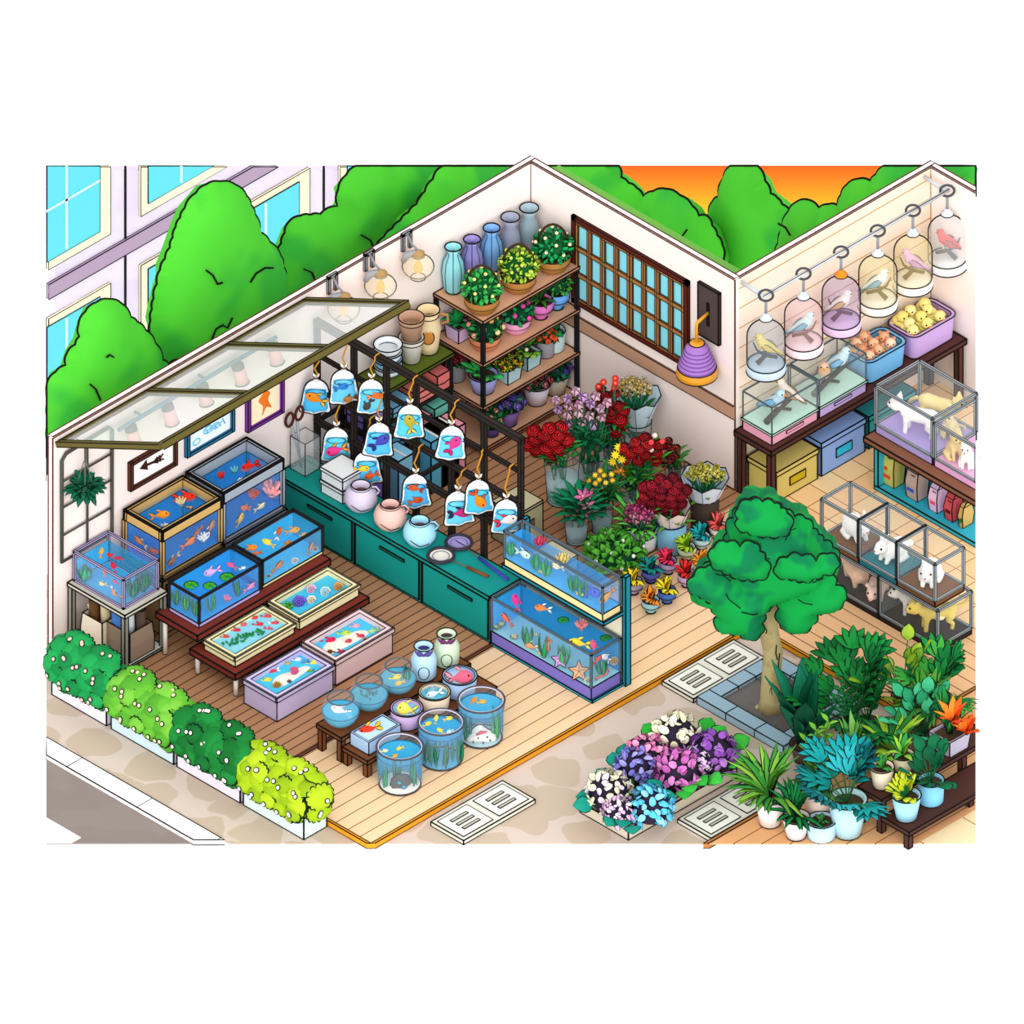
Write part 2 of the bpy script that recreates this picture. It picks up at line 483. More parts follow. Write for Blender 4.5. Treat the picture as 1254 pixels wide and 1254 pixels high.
UY, UX = V((0, 1, 0)), V((1, 0, 0))
hedge([(330, 330), (338, 315), (344, 298), (353, 272), (368, 264), (392, 262), (413, 252), (414, 232), (424, 214), (436, 203), (580, 203), (540, 270), (345, 380)], hl2, UY, V((1, 0, 0)), .22, 'wide green hedge tree behind the hanging bulbs, its top flat at the edge', strokes=[[(422, 276), (434, 283), (440, 298), (447, 292), (454, 296)], [(352, 318), (362, 322), (368, 338)]])
hedge([(540, 204), (572, 203), (640, 203), (640, 222), (560, 268), (470, 320), (440, 330), (470, 290), (510, 250)], hl, UY, V((1, 0, 0)), .2, 'low green hedge tree nearest the shop corner, behind the left wall')
hedge([(183, 440), (186, 415), (184, 392), (188, 365), (196, 330), (208, 303), (215, 278), (226, 255), (240, 236), (252, 226), (270, 222), (288, 226), (302, 240), (312, 262), (318, 284), (330, 296), (343, 312), (350, 340), (340, 380), (240, 440), (190, 470)], hl, UY, V((1, 0, 0)), .25, 'tallest rounded green hedge tree in front of the lilac office block', strokes=[[(230, 318), (238, 324), (244, 335), (250, 333)], [(284, 333), (291, 322), (302, 315), (312, 315)], [(236, 405), (242, 390), (250, 385), (256, 389), (262, 376)]])
hedge([(57, 560), (57, 470), (68, 455), (80, 447), (82, 432), (92, 422), (97, 412), (96, 398), (104, 382), (118, 370), (134, 366), (148, 371), (160, 388), (168, 394), (178, 404), (190, 420), (199, 440), (206, 446), (220, 440), (236, 440), (150, 500)], lambda a, b: PX(a, b, -.7), UY, V((1, 0, 0)), .2, 'shorter round-topped green hedge tree at the far left end', strokes=[[(92, 460), (99, 466), (105, 480)], [(112, 427), (116, 424), (121, 427)]])
hr = lambda a, b: PY(a, b, 3.3); hr2 = lambda a, b: PY(a, b, 3.75); hr3 = lambda a, b: PY(a, b, 3.1)
hedge([(640, 203), (758, 203), (761, 217), (770, 224), (780, 230), (788, 240), (800, 234), (815, 231), (833, 239), (848, 252), (856, 264), (866, 264), (885, 300), (890, 370), (640, 232)], hr, UX, V((0, -1, 0)), .25, 'long low green hedge tree behind the wooden lattice window', strokes=[[(797, 245), (803, 253), (807, 258), (814, 257)], [(851, 293), (856, 279), (864, 268)]])
hedge([(852, 320), (860, 280), (868, 262), (873, 246), (880, 240), (886, 218), (894, 203), (928, 203), (937, 221), (944, 237), (952, 242), (958, 250), (970, 262), (990, 300), (960, 345), (900, 372)], hr2, UX, V((0, -1, 0)), .25, 'tall pointed green hedge tree between the two patches of orange sky', strokes=[[(891, 273), (898, 284), (904, 304), (912, 310)]])
hedge([(945, 330), (958, 280), (966, 258), (976, 247), (988, 244), (1003, 254), (1014, 250), (1026, 251), (1030, 238), (1037, 226), (1050, 219), (1066, 221), (1073, 213), (1082, 203), (1195, 203), (1195, 240), (1140, 240), (955, 350)], hr3, UX, V((0, -1, 0)), .22, 'rounded green hedge tree beyond the plank wall and bird cloches', strokes=[[(973, 262), (982, 267), (988, 277)]])
# evening sky: its glow graded in flat emissive colour strips far beyond the hedge
sk = thing('sunset_sky', 'orange and yellow evening sky beyond the hedge trees', 'sky', PY(900, 300, 5.2)); sk['kind'] = 'structure'
NB = 16
for i in range(NB):
    f = i/(NB-1); y0 = 203+i*3.9; y1 = y0+4.2 if i < NB-1 else 330
    c = '#%02x%02x%02x' % (255, int(112+98*f), int(38+12*f))
    pts = [PY(px, y, 5.2+.004*i) for (px, y) in ((735, y0), (1110, y0), (1110, y1), (735, y1))]
    mb = MB(); mb.poly(pts, (0, .004, 0), M(c, emit=1.0)); mb.build('sky_strip', sk)
for (nm, pg) in (('ground_left_lawn', [(-2.4, -4.3), (-.06, -6.7), (-.06, 2.8), (-2.4, 2.8)]), ('ground_back_lawn', [(-.06, .06), (2.82, .06), (2.82, 2.8), (-.06, 2.8)])):
    mb = MB(); mb.poly([(p[0], p[1], -.08) for p in pg], (0, 0, .02), M('#6fb04a')); struct(mb.build(nm))
# =====================================================================  AQUARIUM SHOP
INKS = M('#2c2a30', rough=.8)
GLASS = M('#eaf6ff', alpha=.03, rough=.15, spec=.4)
GLASS2 = M('#eef3f6', alpha=.1, rough=.2, spec=.4)
WATER = M('#4fc8fa', alpha=.20, rough=.2, spec=.3)
WSIDE = M('#58c8f8', alpha=.07, rough=.3, spec=.2)
WATER_L = M('#7fdcf6', alpha=.22, rough=.2, spec=.3)
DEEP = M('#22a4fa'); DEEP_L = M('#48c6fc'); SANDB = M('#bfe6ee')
def tank(label, x0, x1, y0, y1, z0, z1, frame, fw=.018, base=None, water=.8, deep=DEEP, wmat=WATER, rim=None, cat='aquarium', group=None, name='aquarium', glass=GLASS, floor=None, clip=None):
    """glass tank: panes, frame bars, plinth, water with its blue backing film on the two far sides"""
    r = thing(name, label, cat, ((x0+x1)/2, (y0+y1)/2, z0), group)
    zb = z0
    if base:
        mb = MB(); mb.box(x0, x1, y0, y1, z0, z0+base[1], base[0], .010); mb.build('base', r, clip=clip); zb = z0+base[1]
    t = .006
    mb = MB()
    for b in ((x0, x0+t, y0, y1), (x1-t, x1, y0, y1), (x0+t, x1-t, y0, y0+t), (x0+t, x1-t, y1-t, y1)): mb.raw(b[0], b[1], b[2], b[3], zb, z1, glass)
    mb.build('glass', r, clip=clip)
    mb = MB(); h = fw/2
    zs = [(z1, h)] + ([] if base else [(z0+h, h)])
    for (z, q) in zs:
        for y in (y0, y1): mb.box(x0-h, x1+h, y-h, y+h, z-q, z+q, frame, .006)
        for x in (x0, x1): mb.box(x-h, x+h, y0+h, y1-h, z-q, z+q, frame, .006)
    for x in (x0, x1):
        for y in (y0, y1): mb.box(x-h, x+h, y-h, y+h, zb, z1, frame, .006)
    mb.build('frame', r, clip=clip)
    if rim:
        m, rh = rim; mb = MB(); q = .035
        for b in ((x0-.01, x0+q, y0-.01, y1+.01), (x1-q, x1+.01, y0-.01, y1+.01), (x0+q, x1-q, y0-.01, y0+q), (x0+q, x1-q, y1-q, y1+.01)): mb.box(b[0], b[1], b[2], b[3], z1-rh, z1+.01, m, .010)
        mb.build('rim', r)
        mb = MB()
        mb.box(x0-.008, x1+.008, y0-.008, y1+.008, z0, z0+.06, m, .010)
        for x in (x0, x1):
            for y in (y0, y1): mb.box(x-.018, x+.018, y-.018, y+.018, z0+.06, z1-rh, m, .008)
        mb.build('trim', r)
        zb = z0+.06
    if water:
        zw = zb+(z1-zb)*water; e = .010
        mb = MB()
        mb.raw(x0+e, x1-e, y0+e, y1-e, zb+.004, zw, WSIDE); mb.m[-5] = wmat
        mb.build('water', r)
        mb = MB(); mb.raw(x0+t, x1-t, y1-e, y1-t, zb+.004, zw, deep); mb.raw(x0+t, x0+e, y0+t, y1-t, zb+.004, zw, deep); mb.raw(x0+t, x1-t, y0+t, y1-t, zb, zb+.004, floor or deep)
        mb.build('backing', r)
        r['zw'] = zw
    return r, dict(x0=x0, x1=x1, y0=y0, y1=y1, zb=zb, z1=z1, zw=zb+(z1-zb)*water if water else zb)

# ---------- what swims and grows in them ----------
def fish_mesh(c, L, U, W, m, tailm=None, h=.42, t=.28, name='fish'):
    """fish: a lofted body with a dark back and belly line, fan tail, fins and eye; U points to the head, W up the flank"""
    U = V(U).normalized(); W = V(W).normalized(); N = U.cross(W).normalized(); c = V(c); tailm = tailm or m
    mb = MB(); seg = 10; secs = []
    for (s, hh) in ((-.28, .12), (-.18, .3), (0, .8), (.15, 1), (.3, .92), (.42, .6), (.5, .12)):
        ring = []
        for k in range(seg):
            a = 2*PI*(k+.5)/seg+PI/2
            ring.append(c+U*(s*L)+W*(math.sin(a)*h*L*.5*hh)+N*(math.cos(a)*t*L*.5*hh))
        secs.append(ring)
    for i in range(len(secs)-1):
        for k in range(seg):
            kk = (k+1) % seg
            ink = k in (9, 4)
            mb.add([secs[i][k], secs[i][kk], secs[i+1][kk], secs[i+1][k]], [(0, 1, 2, 3)], INK if ink else m, True)
    mb.add(secs[-1], [tuple(range(seg))], INK, True)
    tb = c-U*(.26*L)
    for sg in (1, -1):
        tip = c-U*(.55*L)+W*(sg*h*L*.42)
        mb.leaf(tb, tip, .1*L, N, tailm, bend=.02, bw=.03*L)
    mb.leaf(c+U*.1*L+W*h*L*.42, c-U*.15*L+W*h*L*.72, .07*L, N, tailm, bend=.05, bw=.02*L)
    for sg in (1, -1): mb.ball(c+U*.33*L+N*(sg*t*L*.36)+W*.04*L, .045*L, INK, 6, 4)
    return mb
CAMU, CAMW, CAMN = V((1, 1, 0))*R2, V((-1, 1, 2))/math.sqrt(6), V((1, -1, 1))/math.sqrt(3)
SIDEW = V((0, 0, 1))
def fish(label, c, L, col, ang=0, tail=None, lean=None, group=None, h=.42, cat='fish', name='fish', pane=None):
    """ang: heading in the picture plane, degrees anticlockwise from right"""
    a = math.radians(ang)
    u0, w0, n0 = {'f': (V((1, 0, 0)), V((0, 0, 1)), V((0, -1, 0))), 'r': (V((0, 1, 0)), V((0, 0, 1)), V((1, 0, 0)))}.get(pane, (CAMU, CAMW, CAMN))
    U = u0*math.cos(a)+w0*math.sin(a); W = n0.cross(U)
    if W.z < 0: W = -W
    m = M(col); tm = M(tail) if tail else m
    o = fish_mesh(c, L, U, W, m, tm, h).build(name, origin=c)
    return tag(o, label, cat, group)
def on(T, px, py, where, d=.03):
    """where it shows: s = at the water surface, f = behind the street-left pane, r = behind the street-right pane"""
    if where == 's': p = P(px, py, T['zw']+.004)
    elif where == 'f': p = PY(px, py, T['y0']+d); 
    else: p = PX(px, py, T['x1']-d)
    p.x = min(max(p.x, T['x0']+.03), T['x1']-.03); p.y = min(max(p.y, T['y0']+.03), T['y1']-.03); p.z = min(max(p.z, T['zb']+.02), T['zw']+.012)
    return p
def school(T, phrase, items, group=None):
    for it in items:
        desc, px, py, w, L, col, ang = it[:7]; tail = it[7] if len(it) > 7 else None
        L *= 1.42; c = on(T, px, py, w, .03+L*.08)
        mx = L*{'f': .5, 'r': .16}.get(w, .33)*abs(math.cos(math.radians(ang)))+.02; my = L*{'f': .16, 'r': .5}.get(w, .33)*abs(math.cos(math.radians(ang)))+.02
        c.x = min(max(c.x, T['x0']+mx), T['x1']-mx); c.y = min(max(c.y, T['y0']+my), T['y1']-my)
        fish(f'{desc} {phrase}', c, L, col, ang, tail, group=group, pane=w if w in 'fr' else None)
def weed(label, T, px, py, w, n, hgt, col, wid=.02, spread=.06, name='water_plant', cat='water plant'):
    c = on(T, px, py, w, .06); c.z = T['zb']+.01; mb = MB(); m = M(col)
    for i in range(n):
        a = 2*PI*i/n+rnd.random(); b = c+V((math.cos(a), math.sin(a), 0))*.012
        tip = c+V((math.cos(a)*spread*rnd.uniform(.4, 1), math.sin(a)*spread*rnd.uniform(.4, 1), hgt*rnd.uniform(.7, 1)))
        tip.x = min(max(tip.x, T['x0']+.012), T['x1']-.012); tip.y = min(max(tip.y, T['y0']+.012), T['y1']-.012)
        mb.leaf(b, tip, wid, V((math.cos(a), math.sin(a), .3)), m, bend=.1, bw=.005)
    return tag(mb.build(name, origin=c), label, cat)
def coral(label, T, px, py, w, r, col, name='coral', cat='coral', n=9):
    c = on(T, px, py, w, .05); mb = MB(); m = M(col)
    for i in range(n):
        a = 2*PI*i/n; d = V((math.cos(a), math.sin(a), rnd.uniform(.3, 1.3))).normalized()
        mb.tube([c, c+d*r*.6, c+d*r+V((0, 0, r*.25))], [r*.28, r*.22, r*.13], m, 7)
        mb.ball(c+d*r+V((0, 0, r*.25)), r*.17, m, 6, 5)
    mb.ball(c, r*.45, m, 8, 6); mb.ring(c+V((0, 0, r*.1)), r*.45, INK, .004, 12)
    return tag(mb.build(name, origin=c-V((0, 0, r*.4))), label, cat)
def shell(label, T, px, py, w, r, col, name='shell', cat='shell', c=None):
    c = c or on(T, px, py, w, .05); mb = MB(); pts = []; rad = []
    for i in range(15):
        t = i/14; a = t*4.2*PI; q = r*(1-t*.85)
        pts.append(c+CAMU*(math.cos(a)*q*.62)+CAMW*(math.sin(a)*q*.62)+CAMN*(t*r*.25)); rad.append(max(r*.36*(1-t*.75), .003))
    mb.tube(pts, rad, M(col), 8); mb.tube([p+CAMN*rr*1.0 for p, rr in zip(pts, rad)], .0035, INK, 4)
    return tag(mb.build(name, origin=c), label, cat)
def lily_pad(label, T, px, py, r, col):
    c = P(px, py, T['zw']+.006); mb = MB(); m = M(col); seg = 18
    vs = [c+V((0, 0, .006))]; 
    for q in (.88, 1.0):
        for k in range(seg+1):
            a = .25+(2*PI-.5)*k/seg; vs.append(c+V((math.cos(a)*r*q, math.sin(a)*r*q, .004+.004*(q == 1))))
    n = seg+1
    mb.add(vs, [(0, 1+k, 2+k) for k in range(seg)], m, True); 
    for k in range(seg): mb.add([vs[1+k], vs[1+n+k], vs[2+n+k], vs[2+k]], [(0, 1, 2, 3)], INK)
    for k in range(0, seg, 3): mb.tube([vs[0], vs[1+k]], .003, M('#1d6b22'), 4)
    return tag(mb.build('lily_pad', origin=c), label, 'lily pad')
def starfish(label, T, px, py, w, r, col):
    c = on(T, px, py, w, .03); pts = []
    for k in range(10):
        a = PI/2+k*PI/5; q = r if k % 2 == 0 else r*.45; pts.append((math.cos(a)*q, math.sin(a)*q))
    mb = MB(); U, W = CAMU, CAMW
    mb.inflate(pts, c, U, W, r*.22, M(col), .0055, step=r/5)
    for k in range(5):
        a = PI/2+k*2*PI/5; d = U*math.cos(a)+W*math.sin(a)
        mb.tube([c+CAMN*r*.23, c+d*r*.6+CAMN*r*.14], .003, M('#7a4630'), 4)
    return tag(mb.build('starfish', origin=c), label, 'starfish')
def rock(label, T, px, py, w, r, col, n=4):
    c = on(T, px, py, w, .06); mb = MB()
    for i in range(n):
        q = c+V((rnd.uniform(-r, r)*.7, rnd.uniform(-r, r)*.7, rnd.uniform(-.1, .5)*r)); s = r*rnd.uniform(.4, .65)
        q.x = min(max(q.x, T['x0']+s*.9), T['x1']-s*.9); q.y = min(max(q.y, T['y0']+s*.9), T['y1']-s*.9)
        mb.ball(q, (s, s, s*.7), M(col), 8, 6); mb.ring(q, s, INK, .004, 10)
    return tag(mb.build('rock', origin=c-V((0, 0, r*.4))), label, 'rock')

# grey plastic table with the lilac tank
GREYT, GREYD = M('#c9c6b6'), M('#8e8c80')
t = thing('table', 'grey metal-legged table under the lilac tank at the left wall end', 'table', (.43, -6.27, 0))
mb = MB(); mb.box(.02, .83, -6.57, -5.97, .68, .72, GREYT, .012); mb.build('tabletop', t)
for (x, y) in ((.05, -6.54), (.8, -6.54), (.8, -6.0), (.05, -6.0)):
    mb = MB(); mb.box(x-.025, x+.025, y-.025, y+.025, 0, .68, GREYD, .010); mb.build('leg', t)
mb = MB(); mb.box(.04, .81, -6.55, -5.99, .03, .05, M('#d8ddd6'), .01); mb.build('lower_shelf', t)
LIL = M('#cdbfe8')
_, T1 = tank('lilac-rimmed glass tank of small fish on the grey table', .05, .74, -6.5, -6.02, .722, 1.08, M('#b9a9d6'), .022, water=.74, deep=DEEP_L, glass=M('#d9cdf0', alpha=.06, rough=.2))
ph = 'in the lilac-rimmed tank'
school(T1, ph, [('yellow-orange fish swimming upright at the far corner', 124, 677, 's', .075, '#f4a52a', 80), ('scarlet fish near the far corner', 136, 681, 's', .07, '#e2262e', 150), ('red fish with its tail by the lilac rim', 146, 684, 's', .06, '#d01f3a', 170),
  ('crimson fish swimming steeply down the middle', 139, 695, 's', .085, '#d81e45', 110), ('slim orange fish left of the crimson one', 128, 698, 'f', .07, '#ee7a2a', 100), ('round pale yellow fish low at the front corner', 126, 715, 'f', .085, '#f5e07c', 200),
  ('small red fish low at the front corner', 142, 713, 'f', .07, '#e32450', 170), ('orange and white fish at the very bottom', 139, 724, 'f', .085, '#f08434', 310, '#fff2d8')])
weed('dark teal broad-leaved water plant at the left end of the lilac-rimmed tank', T1, 104, 712, 'f', 9, .22, '#0fa868', .035, .09)
for (a, b, l) in ((163, 712, 'first'), (176, 706, 'second')):
    weed(f'dense dark green plant, {l} along the right pane, lilac-rimmed tank', T1, a, b, 'r', 22, .26, '#0c8a60', .022, .1)
rock('small brown pebbles at the foot of the front corner in the lilac-rimmed tank', T1, 150, 733, 'f', .035, '#c9a36c')
# what is kept beneath the table
def bag_up(label, cx, cy, w, d, h, m, name='carrier_bag', cat='bag', z=.052):
    r = thing(name, label, cat, (cx, cy, z)); mb = MB()
    pr = [(1, 0), (1.02, .5), (.92, 1)]; vs = []
    for (q, f) in pr: vs.append([V((cx+sx*w/2*q, cy+sy*d/2*q, z+h*f)) for sx, sy in ((-1, -1), (1, -1), (1, 1), (-1, 1))])
    for i in range(2):
        for k in range(4): mb.add([vs[i][k], vs[i][(k+1) % 4], vs[i+1][(k+1) % 4], vs[i+1][k]], [(0, 1, 2, 3)], m)
    mb.add(vs[0], [(3, 2, 1, 0)], m)
    for rr in vs[::2]: mb.tube(rr, .008, INK, 4, True)
    for k in range(4): mb.tube([v[k] for v in vs], .008, INK, 4)
    mb.build('body', r); return r
r = bag_up('cream cloth bag of rolled goods under the grey table, nearest the wall end', .30, -6.38, .3, .26, .34, M('#f3e6cf'))
mb = MB(); mb.tube([(.2, -6.42, .38), (.17, -6.43, .46), (.23, -6.42, .47)], .012, M('#f3e6cf'), 6); mb.build('handle', r)
r = bag_up('taupe paper bag under the grey table, nearest the brown deck', .6, -6.28, .36, .34, .34, M('#9a8472'))
for i, (x, y, c, l) in enumerate([(.24, -6.4, '#6a4526', 'brown rolled mat standing in the cream cloth bag'), (.34, -6.34, '#e9d6a8', 'pale straw roll standing in the cream cloth bag'), (.52, -6.36, '#4f86d8', 'blue roll standing in the taupe paper bag'), (.62, -6.28, '#dfe6ee', 'white roll standing in the taupe paper bag'), (.7, -6.2, '#5b453c', 'dark brown roll standing in the taupe paper bag')]):
    mb = MB(); mb.tube([(x, y, .1), (x-.02, y, .54)], .05, M(c), 12); mb.ring((x-.02, y, .545), .05, INK, .006, 14); mb.ring((x-.02, y, .545), .025, INK, .005, 12)
    tag(mb.build('roll', origin=(x, y, .1)), l, 'roll')

# the two framed aquariums at the wall on their stands
TAN, GRYF = M('#d2ab6a'), M('#9aa3b0')
for (lab, y0, y1, x1, m) in (('tan cabinet stand under the tan-framed aquarium', -5.83, -4.955, .62, '#b28d62'), ('grey cabinet stand under the grey-framed aquarium', -4.945, -4.05, .6, '#7d8592')):
    r = thing('aquarium_stand', lab, 'stand', ((x1+.03)/2, (y0+y1)/2, 0)); mb = MB(); mb.box(.03, x1, y0, y1, 0, .655, M(m), .014); mb.build('body', r)
    mb = MB(); mb.box(x1, x1+.012, y0+.05, y1-.05, .08, .6, M(m), .01); mb.build('door', r)
_, T2 = tank('tan-framed aquarium of orange fish at the left wall under the arrow picture', .06, .59, -5.8, -4.98, .657, 1.24, TAN, .02, water=.86, rim=(TAN, .11), deep=M('#1f8cf0'))
ph = 'in the tan-framed aquarium'
school(T2, ph, [('long red fish at the surface', 226, 609, 's', .16, '#e8321c', 5), ('golden orange fish at the surface, left end', 196, 631, 's', .14, '#f0941e', 10), ('small white fish at the surface corner', 202, 643, 's', .06, '#f3ecd0', 0),
  ('orange and white fish behind the short left pane, upper one', 172, 664, 'f', .13, '#e8832a', 160, '#fff0d0'), ('orange fish behind the short left pane, lower one', 187, 675, 'f', .12, '#e06a1c', 20),
  ('brown-orange fish high in the long pane', 243, 650, 'r', .10, '#b9622a', 200), ('striped tan fish at the right end of the long pane', 258, 646, 'r', .12, '#c77a3c', 60, '#fff0e0'), ('broad orange fish in the middle of the long pane', 231, 665, 'r', .15, '#e67a24', 10), ('brown fish low at the left of the long pane', 213, 685, 'r', .13, '#a8602e', 200, '#f0d8b0')])
coral('pale branching coral reaching the surface of the tan-framed aquarium', T2, 222, 617, 's', .06, '#e6cf9a')
coral('white branching coral low at the right end of the tan-framed aquarium', T2, 249, 661, 'r', .06, '#f2f6f8')
rock('buff pebbles by the surface in the tan-framed aquarium', T2, 233, 622, 's', .035, '#caa878')
_, T3 = tank('grey-framed aquarium with pink coral at the left wall beside the teal cabinets', .06, .57, -4.92, -4.08, .647, 1.26, GRYF, .02, water=.82, rim=(M('#a3acb9'), .12), deep=M('#1f8cf0'), wmat=WATER)
ph = 'in the grey-framed aquarium'
school(T3, ph, [('scarlet fish with a yellow head at the surface', 306, 571, 's', .14, '#e2291c', 200, '#e2291c'), ('amber fish low at the left of the long pane', 293, 638, 'r', .13, '#e8c04a', 60), ('orange fish in the long pane under the red anemone', 301, 622, 'r', .11, '#ee6f22', 150), ('cream fish in the middle of the long pane', 318, 621, 'r', .11, '#f4ecb2', 10)])
coral('red mushroom coral at the surface of the grey-framed aquarium', T3, 271, 584, 's', .05, '#d23426', n=7)
coral('red anemone behind the long pane of the grey-framed aquarium', T3, 310, 608, 'r', .065, '#c8452a', n=12)
coral('tall pink coral behind the right end of the grey-framed aquarium', T3, 333, 604, 'r', .11, '#f2a0a4', n=10)
coral('teal coral by the surface of the grey-framed aquarium', T3, 287, 578, 's', .05, '#6cc7c4', n=8)
shell('white round shell at the surface of the grey-framed aquarium', T3, 295, 590, 's', .05, '#fdfdfd')

# red-brown two-step bench and its six tanks
RB = M('#7a2f26')
t = thing('display_bench', 'red-brown two-step bench on white legs carrying four tanks and trays', 'bench', (1.36, -5.17, 0))
mb = MB(); mb.box(.8, 1.385, -6.1, -4.22, .45, .515, RB, .014); mb.build('upper_step', t)
mb = MB(); mb.box(1.29, 1.93, -6.11, -4.22, .25, .315, RB, .014); mb.build('lower_step', t)
for (x, y, zt) in ((.86, -6.03, .45), (.86, -4.28, .45), (1.33, -6.04, .25), (1.33, -4.29, .45), (1.87, -6.04, .25), (1.87, -4.28, .25)):
    mb = MB(); mb.tube([(x, y, 0), (x, y, zt)], .024, M('#f6f4f2'), 10); mb.ring((x, y, .004), .024, INK, .005, 10); mb.build('leg', t)
LILB = M('#b9a8dc')
_, T4 = tank('lily pad tank with a lilac base on the upper step of the red-brown bench', .88, 1.3, -5.99, -5.13, .517, .87, INKS, .018, base=(LILB, .045), water=.93, deep=DEEP)
ph = 'in the lily pad tank'
for (a, b, r, l) in ((234, 717, .075, 'leftmost'), (257, 718, .07, 'middle'), (278, 707, .075, 'rightmost')): lily_pad(f'round green lily pad, {l} of the three on the lily pad tank', T4, a, b, r, '#3fae2f')
school(T4, ph, [('broad lilac fish at the surface', 260, 700, 's', .13, '#c9a0dc', 200), ('rose pink fish at the surface by the far corner', 284, 693, 's', .08, '#d8567e', 150), ('tiny white fish at the surface by the far corner', 297, 696, 's', .05, '#f4eef0', 20), ('pink fish behind the long pane near the right end', 306, 719, 'r', .12, '#e68ac4', 10)])
coral('pink drop-shaped coral behind the long pane of the lily pad tank', T4, 278, 735, 'r', .045, '#e7789c', n=7)
for (a, b, w, l, c) in ((214, 740, 'f', 'left end behind the short pane', '#2f9a3a'), (228, 748, 'f', 'middle of the short pane', '#3fae45'), (240, 756, 'f', 'front corner behind the short pane', '#2f9a3a'), (258, 748, 'r', 'front end of the long pane', '#49b24a'), (291, 732, 'r', 'middle of the long pane', '#138a58')):
    weed(f'green grassy plant at the {l}, lily pad tank', T4, a, b, w, 8, .25, c, .016, .06)
_, T5 = tank('wide tank of brown and orange fish on the upper step of the red-brown bench', .85, 1.265, -5.06, -4.21, .517, .85, INKS, .018, base=(M('#efe3a6'), .035), water=.9, deep=DEEP_L)
ph = 'in the wide black-edged tank'
school(T5, ph, [('orange fish at the surface, left end', 306, 672, 's', .11, '#f08a22', 20), ('darker orange fish just below the left-end one', 314, 678, 's', .08, '#cf6b22', 200), ('yellow fish at the surface', 329, 665, 's', .1, '#f2cf3c', 150), ('russet and white fish swimming upright at the surface', 341, 653, 's', .1, '#b75a36', 75, '#fff4e4'), ('tan striped fish at the surface, right of the russet one', 358, 650, 's', .11, '#d09a4e', 15), ('small brown fish in the middle of the surface', 351, 667, 's', .09, '#b87a3a', 40), ('sandy fish at the surface, right end', 371, 655, 's', .06, '#cdb070', 20),
  ('orange-brown fish behind the long pane', 340, 694, 'r', .12, '#d07a36', 20), ('buff fish low behind the right of the long pane', 380, 672, 'r', .1, '#c98e5e', 60)])
shell('white spiral shell at the bottom of the wide tank on the upper step', T5, 361, 690, 'r', .045, '#f6f0e8')
shell('cream shell at the right end of the wide tank on the upper step', T5, 386, 674, 'r', .035, '#f0e2c6')
shell('buff shell low at the front corner of the wide tank on the upper step', T5, 329, 707, 'r', .03, '#e2c79c')
def tray(label, x0, x1, y0, y1, z0, z1, m, rimw=.045, wl=.55, water=M('#4cc8ef', rough=.25), lip=0, name='fish_tray', cat='tray'):
    r = thing(name, label, cat, ((x0+x1)/2, (y0+y1)/2, z0)); mb = MB()
    mb.raw(x0, x1, y0, y1, z0, z0+.012, m)
    for b in ((x0, x0+rimw, y0, y1), (x1-rimw, x1, y0, y1), (x0+rimw, x1-rimw, y0, y0+rimw), (x0+rimw, x1-rimw, y1-rimw, y1)): mb.raw(b[0], b[1], b[2], b[3], z0, z1, m)
    h = .006
    for (a, b, c, d, z) in ((x0, x1, y0, y1, z1), (x0+rimw, x1-rimw, y0+rimw, y1-rimw, z1), (x0, x1, y0, y1, z0)):
        pts = [(a, c, z), (b, c, z), (b, d, z), (a, d, z)]; mb.tube(pts, h, INK, 4, True)
    for x in (x0, x1):
        for y in (y0, y1): mb.tube([(x, y, z0), (x, y, z1)], h, INK, 4)
    mb.build('body', r)
    if lip:
        mb = MB()
        q = .016
        for b in ((x0-q, x0, y0-q, y1+q), (x1, x1+q, y0-q, y1+q), (x0, x1, y0-q, y0), (x0, x1, y1, y1+q)): mb.box(b[0], b[1], b[2], b[3], z1-lip, z1, m, .009)
        mb.build('lip', r)
    zw = z0+(z1-z0)*wl
    mb = MB(); mb.raw(x0+rimw, x1-rimw, y0+rimw, y1-rimw, z0+.012, zw, water); mb.build('water', r)
    return r, dict(x0=x0, x1=x1, y0=y0, y1=y1, zb=z0, z1=z1, zw=zw)
CRE = M('#f3e7b4')
_, T6 = tray('cream tray of small red fish on the lower step of the red-brown bench', 1.41, 1.84, -6.02, -5.19, .317, .44, CRE, .04, .72, water=M('#8fdcf2', rough=.3), lip=.04)
ph = 'in the cream red-fish tray'
school(T6, ph, [('small red fish at the left corner', 275, 780, 's', .07, '#d2433f', 10), ('bent-tailed small red fish second along the far edge', 288, 772, 's', .08, '#c93a48', 5), ('small red fish third along the far edge', 297, 766, 's', .07, '#d85a5e', 30), ('small red fish fourth along the far edge', 310, 757, 's', .07, '#d2433f', 20),
  ('small red fish by the far corner', 326, 755, 's', .08, '#cf4a52', 5), ('plump red fish in the middle', 316, 765, 's', .08, '#cb3c44', 10), ('red and white fish by the right rim', 335, 763, 's', .08, '#d24a50', 5, '#ffffff'), ('rosy fish next to the green weed', 329, 770, 's', .07, '#c95a66', 350)], 'small red fish in the cream tray')
for (a, b, l) in ((281, 789, 'left'), (292, 784, 'middle left'), (304, 778, 'middle right'), (318, 775, 'right')):
    c = P(a, b, T6['zw']); mb = MB()
    for i in range(14):
        q = c+V((rnd.uniform(-.05, .05), rnd.uniform(-.06, .06), 0)); mb.leaf(q, q+V((rnd.uniform(-.03, .03), rnd.uniform(-.03, .03), .03)), .013, (1, -1, 1), M('#1f9a4c'), bw=.004)
    tag(mb.build('water_plant', origin=c), f'floating green weed, {l} clump along the front of the cream red-fish tray', 'water plant')
_, T7 = tray('cream tray of shells on the lower step of the red-brown bench', 1.41, 1.84, -5.11, -4.28, .317, .46, M('#f6e9b8'), .04, .6, lip=.03)
